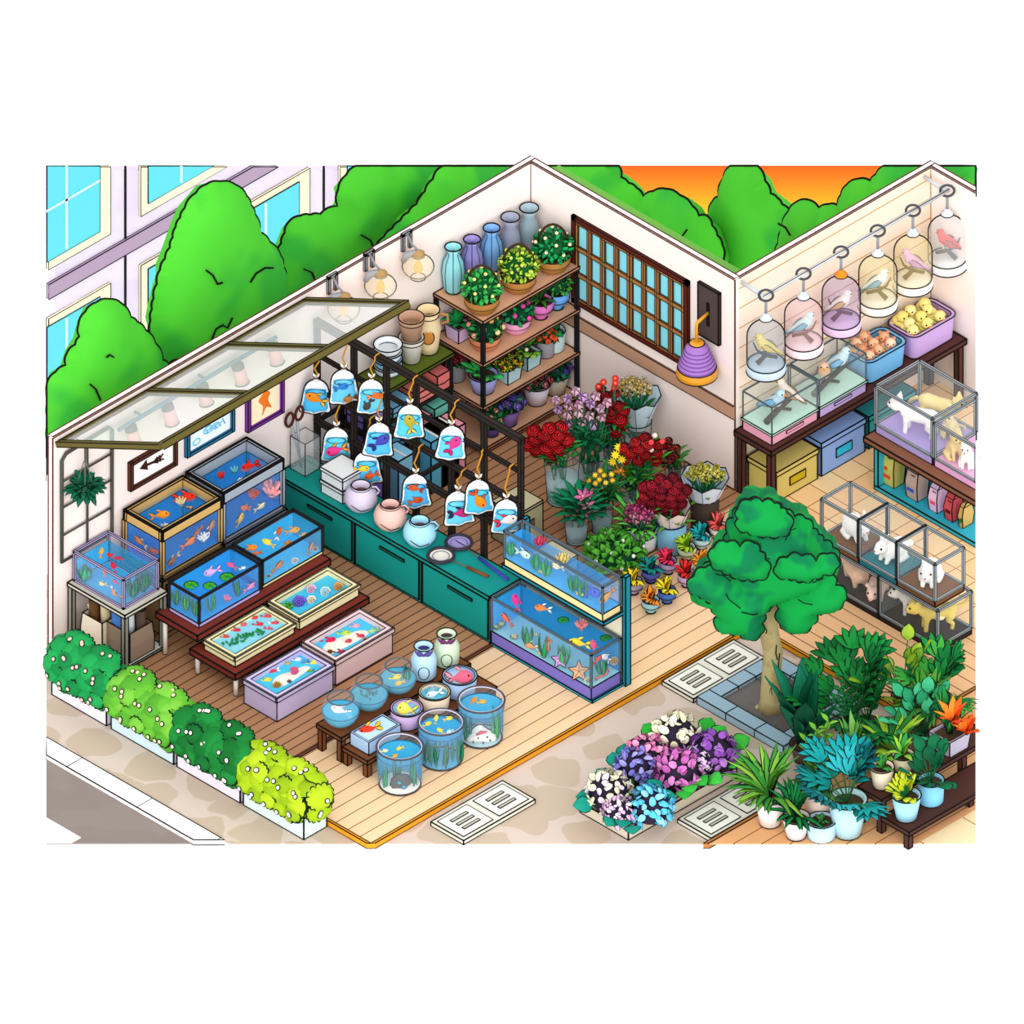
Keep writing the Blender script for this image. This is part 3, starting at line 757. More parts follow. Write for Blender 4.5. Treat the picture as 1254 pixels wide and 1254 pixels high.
for (l, a, b, r, c) in (('large purple snail shell in the cream shell tray', 366, 738, .09, '#6a5ac8'), ('pink and white shell in the cream shell tray', 381, 722, .065, '#eebedc'), ('pearly cream shell in the middle of the cream shell tray', 381, 735, .06, '#f4ecd2'), ('pale blue shell near the far end of the cream shell tray', 398, 725, .07, '#bfe6f2'), ('orange spiral shell at the right end of the cream shell tray', 414, 719, .065, '#e0a05a')):
    shell(l, None, 0, 0, 's', r, c, c=P(a, b, T7['zw']+.02))
c = P(353, 744, T7['zw']); mb = MB()
for i in range(10): mb.leaf(c+V((rnd.uniform(-.03, .03), rnd.uniform(-.03, .03), 0)), c+V((rnd.uniform(-.07, .07), rnd.uniform(-.07, .07), .05)), .02, (1, -1, 1), M('#56b848'), bw=.005)
tag(mb.build('water_plant', origin=c), 'bright green weed at the left end of the cream shell tray', 'water plant')
_, T8 = tray('lilac floor box with sand and a pink coral in front of the red-brown bench', 2.03, 2.49, -6.08, -5.29, .002, .3, M('#cfc2ec'), .045, .82, lip=.05)
_, T9 = tray('pale pink floor box of little fish behind the lilac one', 2.0, 2.46, -5.22, -4.42, .002, .31, M('#f3d3d6'), .045, .8, lip=.05)
def sand(T, pts, label, name='sand_mound'):
    c = sum([P(a, b, T['zw']) for a, b in pts], V())/len(pts)
    mb = MB(); mb.inflate(smooth_loop([((P(a, b, T['zw'])-c).x, (P(a, b, T['zw'])-c).y) for a, b in pts]), c+V((0, 0, .002)), V((1, 0, 0)), V((0, 1, 0)), .012, M('#f4efe2'), 0, N=V((0, 0, 1)))
    tag(mb.build(name, origin=c), label, 'sand', kind='stuff')
sand(T8, [(338, 842), (334, 835), (342, 827), (358, 822), (372, 816), (380, 818), (370, 826), (352, 838)], 'white sand bank in the lilac floor box')
sand(T9, [(395, 797), (400, 788), (418, 780), (440, 772), (452, 775), (440, 784), (415, 797), (402, 802)], 'pale sand bank in the pink floor box')
ph = 'in the lilac floor box'
school(T8, ph, [('red and white round fish at the far left', 335, 822, 's', .09, '#d4304a', 200, '#ffffff'), ('yellow fish near the left rim', 326, 833, 's', .08, '#f2d43c', 10), ('yellow fish at the right end', 383, 812, 's', .09, '#f4d84a', 20), ('small olive fish in the upper middle', 351, 813, 's', .06, '#b8b060', 15), ('white and pink fish near the far corner', 363, 808, 's', .07, '#f4dfe6', 10), ('slate blue fish near the far corner', 373, 811, 's', .06, '#5a86b4', 200), ('small green fish by the right rim', 380, 822, 's', .06, '#6aa24a', 200)])
coral('deep pink knobbly coral in the lilac floor box', T8, 360, 825, 's', .055, '#d0608a', n=12)
shell('brown and cream spiral shell at the front of the lilac floor box', T8, 339, 840, 's', .06, '#c89a52')
shell('grey shell on the sand of the lilac floor box', T8, 354, 835, 's', .035, '#b8b0a8')
ph = 'in the pink floor box'
school(T9, ph, [('crimson fish at the left', 402, 785, 's', .11, '#d4204c', 20), ('pink and white fish near the far corner', 434, 767, 's', .08, '#f0a2b8', 10), ('yellow-green fish at the upper middle', 421, 776, 's', .1, '#b6d04a', 10), ('red and white fish in the middle', 424, 787, 's', .09, '#cf4a52', 30, '#ffffff'), ('rose fish right of the middle', 439, 780, 's', .09, '#d4405e', 15), ('pale green fish at the right end', 457, 773, 's', .09, '#b4d88a', 200), ('wine red fish low at the front', 416, 799, 's', .09, '#a83a5a', 10)])
shell('brown shell at the left rim of the pink floor box', T9, 404, 799, 's', .04, '#a9804e')
shell('tan shell at the right rim of the pink floor box', T9, 447, 784, 's', .035, '#c9a878')

# teal cabinets with one worktop
TEAL, TEALD = M('#12968e'), M('#0e7f70')
for i, (a, b, l) in enumerate(((.04, 1.105, 'nearest the left wall'), (1.115, 2.055, 'in the middle of the row'), (2.065, 3.03, 'next to the two-tier aquarium stand'))):
    r = thing('cabinet', f'teal drawer cabinet {l}', 'cabinet', ((a+b)/2, -3.4, 0), 'teal cabinets under the worktop')
    mb = MB(); mb.box(a, b, -3.6, -3.2, 0, .54, TEAL, .012); mb.build('body', r)
    mb = MB(); mb.box(a+.025, b-.025, -3.615, -3.6, .04, .52, TEAL, .010); d = mb.build('drawer', r)
    q = a+.42*(b-a); mb = MB(); mb.box(q-.02, q+.32, -3.625, -3.613, .40, .43, M('#0b5f55'), .009); mb.build('handle', d)
mb = MB(); mb.box(.03, 3.04, -3.63, -3.18, .545, .585, TEAL, .012)
tag(mb.build('worktop', origin=(1.5, -3.4, .545)), 'long teal worktop across the three cabinets', 'worktop')

# clear jar with scissors, clear boxes, three round jars, two nets
CL = M('#fbfeff', alpha=.10, rough=.15, spec=.4)
jb = P(375, 572, .587)
jb = V((.17, -3.36, .587))
r = thing('glass_vase', 'tall square clear vase holding scissors on the teal worktop by the wall', 'vase', jb)
mb = MB(); w = .105
for b in ((-w, -w+.008, -w, w), (w-.008, w, -w, w), (-w, w, -w, -w+.008), (-w, w, w-.008, w)): mb.raw(jb.x+b[0], jb.x+b[1], jb.y+b[2], jb.y+b[3], jb.z, jb.z+.4, CL)
mb.raw(jb.x-w, jb.x+w, jb.y-w, jb.y+w, jb.z, jb.z+.01, CL)
for z in (jb.z+.006, jb.z+.4): mb.tube([(jb.x+a*w, jb.y+b*w, z) for a, b in ((-1, -1), (1, -1), (1, 1), (-1, 1))], .006, INKS, 4, True)
for a, b in ((-1, -1), (1, -1), (1, 1)): mb.tube([(jb.x+a*w, jb.y+b*w, jb.z), (jb.x+a*w, jb.y+b*w, jb.z+.4)], .005, INKS, 4)
mb.build('glass', r)
sc = thing('scissors', 'brown-handled scissors standing in the clear vase', 'scissors', jb+V((.02, 0, .02)))
S0 = jb+V((.03, 0, .02))
for (a, b, c, d) in ((370, 578, 357, 521), (368, 578, 364, 515)):
    mb = MB(); mb.tube([at(jb, a, b-6), at(jb, c, d)], [.010, .016], M('#8f9aa2', rough=.3, spec=.5), 6); mb.build('blade', sc)
for (a, b) in ((354.5, 514), (366.5, 506)):
    mb = MB(); c = at(jb, a, b); mb.tube([c+CAMU*(math.cos(q)*.036+.012*math.sin(q))+V((0, 0, 1))*(math.sin(q)*.085) for q in [2*PI*k/16 for k in range(16)]], .015, M('#4a2018'), 7, True); mb.build('handle', sc)
for (z0, l) in ((.587, 'lower of the two clear lidded boxes on the teal worktop'), (.742, 'upper of the two clear lidded boxes on the teal worktop')):
    c0 = (.52, -3.5); r = thing('clear_box', l, 'box', (.7, -3.38, z0), 'clear boxes on the worktop')
    mb = MB(); mb.box(.57, .87, -3.53, -3.24, z0, z0+.115, M('#f6fcff', alpha=.86, rough=.2), .010, INKS); mb.build('body', r)
    mb = MB(); mb.box(.56, .88, -3.54, -3.23, z0+.117, z0+.153, M('#fbfeff', alpha=.86, rough=.2), .010, INKS); mb.build('lid', r)
for (px, py, c, l) in ((442, 622, '#d9cde4', 'lilac'), (478, 645, '#efc3b8', 'pink'), (514, 665, '#a9e2f8', 'pale blue')):
    b = P(px, py, .587); b.y = max(min(b.y, -3.38), -3.5); b = V((P(px, py, .587).x-(P(px, py, .587).y-b.y)*0, b.y, .587)); b.x = (px-OX)/K-b.y
    r = thing('round_jar', f'{l} glazed round jar with a side loop on the teal worktop', 'jar', b, 'round jars on the worktop')
    mb = MB(); pr = [(.06, 0), (.12, .02), (.163, .09), (.168, .15), (.145, .22), (.1, .265), (.095, .28), (.08, .275), (.075, .2)]
    mb.lathe(b, pr, M(c), 24); mb.ring(b+V((0, 0, .28)), .095, INK, .007, 22); mb.ring(b+V((0, 0, .005)), .07, INK, .007, 20); mb.ring(b+V((0, 0, .262)), .105, INK, .004, 22)
    mb.lathe(b+V((0, 0, .2)), [(0, 0), (.085, .0)], M('#6a4a50'), 20)
    q = [b+V((0, 0, .17))+V((1, -1, 0))*R2*.17*math.cos(t)+V((1, 1, 0))*R2*.17*math.sin(t)-V((0, 0, .05+.02*math.sin(t*2))) for t in [(-.6+1.2*k/8) for k in range(9)]]
    mb.tube([q_ - V((0, 0, .01-.035*(abs(i-4)/4-1))) for i, q_ in enumerate(q)], .004, INK, 4)
    mb.build('body', r)
    mb = MB(); h0 = b+V((R2*.1, R2*.1, .245)); mb.tube([h0, h0+V((.05, .02, .025)), h0+V((.085, .035, -.015)), h0+V((.06, .02, -.06))], .014, M(c), 8)
    mb.tube([h0+V((.01, -.015, 0)), h0+V((.06, 0, .03)), h0+V((.1, .03, -.02)), h0+V((.07, .01, -.07))], .005, INK, 5); mb.build('loop_handle', r)
for (px, py, ex, ey, c, hc, l) in ((540, 680, 598, 706, '#efe9dc', '#7a4a28', 'cream fish net with a brown handle lying on the teal worktop'), (562, 664, 622, 710, '#a79ad8', '#3b46a8', 'violet fish net with a blue handle lying on the teal worktop')):
    c0 = P(px, py, .61); e0 = P(ex, ey, .6); e0.x = min(e0.x, 3.02); r = thing('fish_net', l, 'fish net', c0, 'fish nets on the worktop')
    mb = MB(); mb.ring(c0, .13, M('#3a3540'), .018, 24); mb.build('hoop', r)
    mb = MB(); mb.lathe(c0+V((0, 0, -.02)), [(.0, -.002), (.07, 0), (.115, .015), (.125, .02)], M(c), 20); mb.ring(c0+V((0, 0, -.008)), .085, M('#8d88a0'), .005, 18); mb.build('net', r)
    d = (e0-c0).normalized(); mb = MB(); mb.tube([c0+d*.13, c0+d*.34], .008, M('#6a6258'), 6); mb.tube([c0+d*.33, e0], .018, M(hc), 8); mb.build('handle', r)

# black rack for the fish bags
BLK = M('#2b2420')
rk = thing('bag_rack', 'black metal grid rack behind the teal worktop hung with fish bags', 'rack', (1.55, -3.12, 0))
RY = -3.12
for x in (.1, .62, 1.08, 1.5, 2.0, 2.46, 2.98):
    mb = MB(); mb.box(x-.022, x+.022, RY-.022, RY+.022, 0, 2.23, BLK, .009); mb.build('post', rk)
for (z, w) in ((2.23, .028), (1.83, .016), (1.43, .024), (1.02, .024)):
    mb = MB(); mb.box(.08, 3.0, RY-w, RY+w, z-w, z+w, BLK, .009); mb.build('rail', rk)
for y in (-2.6,):
    for x in (.1, 1.5, 2.46):
        mb = MB(); mb.box(x-.016, x+.016, RY, y, 1.0, 1.03, BLK, .007); mb.build('strut', rk)
        mb = MB(); mb.box(x-.016, x+.016, y-.016, y+.016, 0, 1.03, BLK, .007); mb.build('back_leg', rk)
BAGO = [(-15, 8), (-10, 16), (0, 20), (10, 16), (15, 8), (17, -8), (19, -19), (9, -20), (0, -23), (-9, -22), (-19, -20), (-17, -8)]
BAGW = [(-13.6, 9), (-6, 12), (3, 11), (13, 10), (15.2, -6), (17.2, -17), (8, -18.2), (0, -21.3), (-8, -20), (-17.2, -18.2), (-15.6, -6)]
FILM = M('#f7fbff', alpha=.10, rough=.15, spec=.4); BW = M('#63c8f4', alpha=.85, rough=.2); TIE = M('#6a4526'); GOLD = M('#c98a26', rough=.4)
bags = [  # px, py, rail z, fish (colour, tail, angle, desc), second fish, water tint, tilt
 (387, 484, 2.23, [('#f08a1e', '#f4b832', 150, 'orange and gold fish', 0, 0)], '#4cbcf4', -4),
 (421, 472, 2.23, [('#2f7fd0', '#2f7fd0', 20, 'blue fish', -3, 2), ('#b8763a', '#7a4a22', 200, 'small brown fish', 8, -12)], '#6cccf8', 5),
 (455, 484, 2.23, [('#ee6a2a', '#f29a6a', 10, 'red-orange fish', 4, 3), ('#4a4038', '#4a4038', 240, 'black fish', -4, -7)], '#62c8f6', 2),
 (412, 543, 1.83, [('#e63a8a', '#f4983a', 200, 'pink and orange fish', 0, -4)], '#5ecbea', 0),
 (464, 537, 1.83, [('#4a4ab8', '#3a2f8a', 40, 'indigo fish', 1, 0)], '#56c2f8', -5),
 (449, 572, 1.43, [('#f2c93a', '#f2c93a', 10, 'yellow fish', -6, 2), ('#e8602a', '#e8602a', 200, 'orange-red fish', 6, -6)], '#52c2f4', 4),
 (502, 515, 2.23, [('#b8a838', '#d8cc5a', 100, 'olive gold fish', 0, 0)], '#58ccf2', -3),
 (553, 541, 2.23, [('#ea3a8a', '#d8206a', 60, 'magenta fish', 2, 0)], '#66ccf8', -5),
 (509, 600, 1.43, [('#d05a28', '#b8401e', 160, 'rust-red fish', 0, 6), ('#c84a20', '#d86a30', 20, 'copper fish', 0, -9)], '#4fb8f2', 2),
 (561, 621, 1.43, [('#c02a7a', '#2a2a4a', 10, 'plum and black fish', 2, -3)], '#6ad0f6', 6),
 (586, 607, 1.83, [('#f0851e', '#e0501e', 300, 'orange carp-like fish', 0, 0)], '#4ac2f4', 4),
 (620, 631, 1.83, [('#f6e4e4', '#e0304a', 20, 'white and red fish', 0, -2)], '#64c4f4', 0)]
def sortord(i): return ('first', 'second', 'third', 'fourth', 'fifth', 'sixth', 'seventh', 'eighth', 'ninth', 'tenth', 'eleventh', 'twelfth')[i]
bagn = 0
FR = V((1, -1, 0))*R2
for (px, py, rz, fs, tint, tilt) in bags:
    # hang point on the rack's street side
    c = PY(px, py, RY-.09 if True else 0)
    desc = ' and a '.join(f[3] for f in fs); art = 'an' if desc[0] in 'aeio' else 'a'
    r = thing('fish_bag', f'tied water bag with {art} {desc} on the black rack', 'fish bag', c, 'fish bags on the rack')
    k = 1/122.474; kv = 1/100; tl = math.radians(tilt); ct, st = math.cos(tl), math.sin(tl)
    rot = lambda q: (q[0]*ct-q[1]*st, q[0]*st+q[1]*ct)
    oo = [(rot(q)[0]*k, rot(q)[1]*kv) for q in smooth_loop(BAGO, 3)]; ww = [(rot(q)[0]*k, rot(q)[1]*kv) for q in smooth_loop(BAGW, 3)]
    UZ = V((0, 0, 1))
    mb = MB(); mb.inflate(oo, c, CAMU, UZ, .026, M('#f6fafc', rough=.4), .009, INK, D=.06, N=FR, step=.035); mb.build('film', r)
    mb = MB(); mb.inflate(ww, c, CAMU, UZ, .05, M(tint, rough=.5), .0045, INK, D=.07, N=FR, step=.032)
    surf = [(0+11.5*math.cos(t)*k, (7+3.6*math.sin(t))*kv) for t in [2*PI*i/16 for i in range(16)]]
    mb.tube([c+CAMU*a+UZ*b+FR*.05 for a, b in surf], .004, INK, 4, True); mb.build('water', r)
    mb = MB(); nk = c+UZ*.19
    mb.tube([nk-UZ*.01, nk+UZ*.03], [.03, .018], M('#f4f7fa'), 8); mb.leaf(nk+UZ*.03, nk+UZ*.085-CAMU*.035, .022, FR, M('#f4f7fa')); mb.leaf(nk+UZ*.03, nk+UZ*.08+CAMU*.035, .022, FR, M('#f4f7fa')); mb.build('knot', r)
    mb = MB(); mb.ring(nk+UZ*.025, .02, TIE, .009, 10)
    mb.build('tie', r)
    railp = V((nk.x, RY-.03, rz)); top = V((nk.x, RY-.045, rz+.035)) 
    zs = sorted([2.23, 1.83, 1.43, 1.02]); rz = min([z for z in zs if z > nk.z+.05] or [2.23])
    top = V((nk.x, RY-.02, rz+.03)); hk = nk+UZ*.04
    mb = MB(); mb.tube([hk, hk+V((.02, 0, .04)), hk+V((-.02, 0, .09 if rz-hk.z > .12 else .05)), V((nk.x, RY-.04, rz-.02)), V((nk.x, RY-.045, rz+.02)), top, V((nk.x, RY+.02, rz+.035))], .009, GOLD, 6); mb.build('hook', r)
    for (col, tail, ang, d, dx, dy) in fs:
        q = c+CAMU*(dx*k)+UZ*(dy*kv)+FR*.062; a = math.radians(ang); U = CAMU*math.cos(a)+UZ*math.sin(a); W = FR.cross(U); W = W if W.z > 0 else -W
        big = .23 if len(fs) == 1 else .155
        o = fish_mesh(q, big, U, W, M(col), M(tail), .5, .14).build('fish', origin=q)
        tag(o, f'{d} in a water bag on the black rack', 'fish')

# low wooden benches with the bowls
WD = M('#7a4728')
def bench(label, x0, x1, y0, y1, h, m, xs, ys, name='bench'):
    r = thing(name, label, 'bench', ((x0+x1)/2, (y0+y1)/2, 0))
    mb = MB(); mb.box(x0, x1, y0, y1, h-.045, h, m, .012); mb.build('seat_board', r)
    for x in xs:
        for y in ys:
            mb = MB(); mb.box(x-.028, x+.028, y-.028, y+.028, 0, h-.045, m, .010); mb.build('leg', r)
    return r
bench('taller brown wooden bench carrying three round bowls and two tied jars', 3.1, 3.45, -6.13, -4.3, .31, WD, (3.14, 3.41), (-6.09, -4.34))
bench('lower brown wooden bench carrying the blue box and three small tubs', 3.465, 3.82, -6.13, -4.3, .21, WD, (3.5, 3.78), (-6.09, -4.34))
BOWLG = M('#eaf3f8', alpha=.09, rough=.12, spec=.5)
def bowl(label, base, r, wcol, name='fish_bowl'):
    t = thing(name, label, 'fish bowl', base)
    c = base+V((0, 0, r*.92)); pr = []
    for i in range(13):
        a = -PI*.43+(PI*.43+PI*.26)*i/12; pr.append((r*math.cos(a), r*math.sin(a)))
    mb = MB(); mb.lathe(c, pr, BOWLG, 28); rt = pr[-1]
    mb.ring(c+V((0, 0, rt[1])), rt[0], M('#5a646c'), .009, 28); mb.ring(c+V((0, 0, pr[0][1])), pr[0][0], INKS, .008, 18); mb.build('glass', t)
    mb = MB(); wp = [(0, pr[0][1]+.01)]+[(q[0]*.955, q[1]*.955+.003) for q in pr[:8]]; zt = wp[-1][1]
    mb.lathe(c, wp, M(wcol, alpha=.7, rough=.4), 24); mb.lathe(c, [(wp[-1][0], zt), (0, zt)], M(wcol, alpha=.7, rough=.4), 24)
    mb.ring(c+V((0, 0, zt)), wp[-1][0], M('#1c6a94'), .006, 26); mb.build('water', t)
    return t, c, zt, c.z+zt
for (px, py, rr, wc, l) in ((417, 874, .195, '#3fc0ec', 'white'), (452, 852, .195, '#49b8d8', 'weed'), (487.5, 831, .19, '#53bede', 'gold')):
    b = V((3.275, 0, .312)); b.y = (px-OX)/K-b.x
    txt = {'white': 'round glass bowl with one white fish, nearest end of the taller brown bench', 'weed': 'round glass bowl full of blue-green weed, middle of the taller brown bench', 'gold': 'round glass bowl with a yellow fish, next to the blue tied jar'}[l]
    t, c, zt, zw = bowl(txt, b, rr, wc)
    if l == 'white':
        fish('white veil-tailed fish in the nearest round bowl', c+V((0, 0, zt))+CAMN*.02, .2, '#ffffff', 160, '#eaf6fb')
        fish('white small fish behind the veil-tailed one in the nearest round bowl', c+V((0, 0, zt))+CAMU*.08-CAMW*.05+CAMN*.02, .12, '#f4fbff', 310)
    elif l == 'weed':
        mb = MB()
        for i in range(16):
            a = rnd.random()*2*PI; q = rnd.uniform(.02, .11); p0 = c+V((math.cos(a)*q*.4, math.sin(a)*q*.4, -.1)); mb.leaf(p0, c+V((math.cos(a)*q, math.sin(a)*q, zt+rnd.uniform(.02, .06))), .016, (1, -1, .3), M('#1f8a96'), bw=.005)
        tag(mb.build('water_plant', origin=c), 'blue-green spiky weed filling the middle round bowl', 'water plant')
    else:
        fish('yellow fish at the surface of the round bowl by the blue jar', c+V((0, 0, zt))+CAMN*.02-CAMU*.03, .13, '#e8d24a', 20)
        fish('sandy orange fish low in the round bowl by the blue jar', c+CAMN*.17-CAMW*.06+CAMU*.02, .11, '#e0b060', 200)
        mb = MB()
        for i in range(7):
            p0 = c+V((.06, .06, -.08))+V((rnd.uniform(-.03, .03), rnd.uniform(-.03, .03), 0)); mb.leaf(p0, p0+V((rnd.uniform(-.03, .03), rnd.uniform(-.03, .03), .2)), .02, (1, -1, .3), M('#128a7a'), bw=.005)
        tag(mb.build('water_plant', origin=c), 'teal weed in the round bowl by the blue jar', 'water plant')
for (px, col, h, l, ty) in ((519, '#b6dcf4', .37, 'pale blue tied jar on the taller brown bench', '#5b4f9a'), (547, '#cfe6c8', .36, 'pale green tied jar at the far end of the taller brown bench', '#7a3a6a')):
    b = V((3.275, 0, .312)); b.y = (px-OX)/K-b.x
    t = thing('tied_jar', l, 'jar', b, 'tied jars on the bench'); mb = MB()
    mb.lathe(b, [(0, 0), (.11, 0), (.128, .03), (.13, h*.6), (.1, h*.78), (.075, h*.84), (.1, h), (.07, h*.99), (.06, h*.9)], M(col, rough=.25, spec=.4), 22)
    mb.ring(b+V((0, 0, .006)), .115, INK, .007, 20); mb.ring(b+V((0, 0, h)), .1, INK, .007, 20)
    mb.build('body', t)
    mb = MB(); mb.ring(b+V((0, 0, h*.83)), .078, M(ty), .014, 18); q = b+V((.06, -.06, h*.83))
    for s in (1, -1):
        mb.leaf(q, q+CAMU*(.08*s)+V((0, 0, .05)), .03, FR, M(ty), bw=.006); mb.leaf(q, q+CAMU*(.035*s)-V((0, 0, .1)), .02, FR, M(ty), bw=.005)
    mb.build('ribbon', t)
    mb = MB(); cc = b+V((R2*.128, -R2*.128, h*.32)); mb.tube([cc+CAMU*(math.cos(a)*.055)+V((0, 0, math.sin(a)*.075))-FR*(.012*math.cos(a)**2) for a in [2*PI*k/16 for k in range(16)]], .005, INK, 4, True); mb.build('pressed_oval', t)
# on the lower bench
b = V((3.64, -5.84, .212))
t, T10 = tray('light blue box with one red-gold fish at the near end of the lower brown bench', 3.5, 3.76, -6.05, -5.6, .212, .37, M('#aecdf2'), .02, .96, water=M('#bfe0f8', rough=.3))
fish('red and gold fish at the surface of the light blue box', P(455, 893, T10['zw']+.01)-CAMU*.02, .24, '#e23a24', 200, '#f2b82a')
for (px, rr, hh, pc, wc, l) in ((498, .165, .2, '#d3b4e2', '#8fd0f0', 'lilac'), (532, .16, .2, '#f0dcc0', '#5ec4e0', 'cream'), (563, .175, .22, '#a9c8f0', '#bfe0f8', 'pale blue')):
    b = V((3.64, 0, .212)); b.y = (px-OX)/K-b.x
    t = thing('fish_tub', f'{l} round tub on the lower brown bench', 'fish tub', b, 'round tubs on the lower bench'); mb = MB()
    mb.lathe(b, [(0, 0), (rr*.78, 0), (rr*.9, .03), (rr, hh), (rr*.9, hh), (rr*.84, hh*.5)], M(pc), 24); mb.ring(b+V((0, 0, hh)), rr, INK, .008, 26); mb.ring(b+V((0, 0, hh)), rr*.88, INK, .005, 26); mb.ring(b+V((0, 0, .006)), rr*.79, INK, .008, 20); mb.build('body', t)
    zw = b.z+hh*.8; mb = MB(); mb.lathe(V((b.x, b.y, zw)), [(rr*.9, 0), (0, 0)], M(wc, rough=.2), 24); mb.build('water', t)
    c = V((b.x, b.y, zw+.015))
    if l == 'lilac': fish('round yellow fish filling the lilac tub', c+CAMN*.03, .2, '#ead05a', 170, h=.75)
    elif l == 'cream': fish('grey and white fish in the cream tub', c+CAMN*.02, .18, '#cfe0e4', 200, '#ffffff'); fish('small slate fish at the back of the cream tub', c+CAMW*.04-CAMU*.03+CAMN*.02, .12, '#7fa4b0', 30)
    else: fish('big pink fish filling the pale blue tub', c+CAMN*.04, .27, '#d8607c', 5, '#e88a9c', h=.6)
# three glass cylinders on the floor
cyls = [((4.12, -5.97), .236, .46, 'round glass cylinder tank with a sunken log, nearest the street corner'), ((4.11, -5.38), .232, .46, 'round glass cylinder tank of yellow fish and eel grass, middle of three'), ((4.12, -4.82), .236, .46, 'round glass cylinder tank with a white sand mound, furthest of three')]
for i, ((x, y), rr, hh, l) in enumerate(cyls):
    b = V((x, y, .002)); t = thing('cylinder_tank', l, 'aquarium', b, 'glass cylinder tanks on the light deck'); mb = MB()
    mb.lathe(b, [(rr*.86, .0), (rr*.94, .02), (rr*.97, .06), (rr, hh)], BOWLG, 32); mb.lathe(b, [(0, .004), (rr*.86, .004)], M('#e9dcea'), 28)
    mb.ring(b+V((0, 0, hh)), rr, M('#4d4a55'), .011, 32); mb.ring(b+V((0, 0, hh)), rr*.93, M('#d8cfe0'), .006, 32); mb.ring(b+V((0, 0, .01)), rr*.88, INKS, .010, 28); mb.build('glass', t)
    zt = hh*.82; mb = MB()
    wm = M(('#38b6ea', '#43baf0', '#46c0f0')[i], alpha=.3, rough=.2)
    mb.lathe(b, [(rr*.9, .03), (rr*.965, zt)], WSIDE, 28); mb.lathe(b, [(rr*.965, zt), (0, zt)], wm, 28); mb.ring(b+V((0, 0, zt)), rr*.965, M('#1c6a94'), .006, 28); mb.build('water', t)
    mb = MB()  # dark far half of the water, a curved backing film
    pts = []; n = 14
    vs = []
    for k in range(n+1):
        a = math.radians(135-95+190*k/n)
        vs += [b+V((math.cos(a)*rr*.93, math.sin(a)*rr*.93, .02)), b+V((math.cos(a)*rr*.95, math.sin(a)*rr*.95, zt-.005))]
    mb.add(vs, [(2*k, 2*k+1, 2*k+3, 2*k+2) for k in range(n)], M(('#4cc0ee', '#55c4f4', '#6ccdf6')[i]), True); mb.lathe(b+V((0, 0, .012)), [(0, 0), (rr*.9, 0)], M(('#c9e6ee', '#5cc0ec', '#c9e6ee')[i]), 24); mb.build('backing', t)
    T = dict(c=b, r=rr, zw=b.z+zt)
    def wplant(l, dx, dy, n_, h_, col):
        mb = MB(); c = b+CAMU*dx+FR*dy+V((0, 0, .02))
        for q in range(n_):
            p0 = c+V((rnd.uniform(-.04, .04), rnd.uniform(-.04, .04), 0)); mb.leaf(p0, p0+V((rnd.uniform(-.04, .04), rnd.uniform(-.04, .04), h_*rnd.uniform(.75, 1))), .017, (1, -1, .2), M(col), bw=.005)
        tag(mb.build('water_plant', origin=c), l, 'water plant')
    s = b+V((0, 0, zt+.012))
    if i == 0:
        wplant('eel grass at the right side of the log cylinder tank', .13, .06, 7, .38, '#128a5a'); wplant('eel grass at the left side of the log cylinder tank', -.14, .07, 6, .24, '#169a66'); wplant('eel grass in the middle of the log cylinder tank', -.03, .0, 5, .36, '#1f7a5a')
        for (dx, dw, col, an, d) in ((-.16, .02, '#e8e2b4', 10, 'pale cream fish at the left of the log cylinder tank'), (.0, .06, '#f2c93a', 200, 'yellow fish at the surface of the log cylinder tank'), (-.06, -.06, '#e0a83a', 30, 'amber fish at the front surface of the log cylinder tank')):
            fish(d, s+CAMU*dx+V((-R2, R2, 0))*dw*1.2, .085, col, an)
        lo = b+FR*.10+V((0, 0, .11)); mb = MB(); mb.inflate([(-.1, -.08), (.06, -.085), (.12, .0), (.08, .07), (-.02, .09), (-.08, .03)], lo, CAMU, V((0, 0, 1)), .06, M('#4a3a26'), .009, N=FR)
        for (u, v) in ((-.005, .02), (.04, -.03)): mb.ball(lo+CAMU*u+V((0, 0, v))+FR*.05, (.026, .026, .02), M('#2f9fd0'), 10, 6); mb.ring(lo+CAMU*u+V((0, 0, v))+FR*.06, .024, INK, .005, 12, 'f')
        tag(mb.build('sunken_log', origin=b+FR*.1), 'dark brown hollow log in the nearest cylinder tank', 'log')
        mb = MB(); mb.lathe(b+V((0, 0, .02)), [(rr*.86, .0), (rr*.5, .05), (0, .06)], M('#f2eee6'), 20); tag(mb.build('sand_mound', origin=b), 'white sand bed in the log cylinder tank', 'sand', kind='stuff')
    elif i == 1:
        for (dx, dy, n_, l) in ((-.16, .08, 6, 'left'), (-.06, .15, 6, 'front left'), (.06, .15, 6, 'front right'), (.16, .07, 6, 'right')): wplant(f'dark green eel grass at the {l} of the middle cylinder tank', dx, dy, n_, .34, '#0c7a56')
        for (dx, dw, an, d) in ((-.05, .12, 80, 'far left'), (.07, .13, 20, 'far right'), (-.14, .05, 30, 'leftmost'), (.0, -.05, 140, 'nearest')):
            fish(f'yellow fish at the surface of the middle cylinder tank, the {d} one', s+CAMU*dx+V((-R2, R2, 0))*dw*1.2, .1, '#f0d04a', an)
        fish('pale blue fish at the right surface of the middle cylinder tank', s+CAMU*.09-V((-R2, R2, 0))*.06, .08, '#c4e8f4', 200)
    else:
        wplant('eel grass at the right side of the sand cylinder tank', .14, .05, 8, .4, '#2fa04a'); wplant('eel grass at the left side of the sand cylinder tank', -.15, .06, 7, .34, '#0f7a5a')
        for (dx, dw, col, an, d) in ((-.08, .08, '#f08a22', 50, 'slim orange fish'), (.0, .06, '#f4a83a', 10, 'short amber fish')): fish(f'{d} at the surface of the sand cylinder tank', s+CAMU*dx+V((-R2, R2, 0))*dw, .1, col, an)
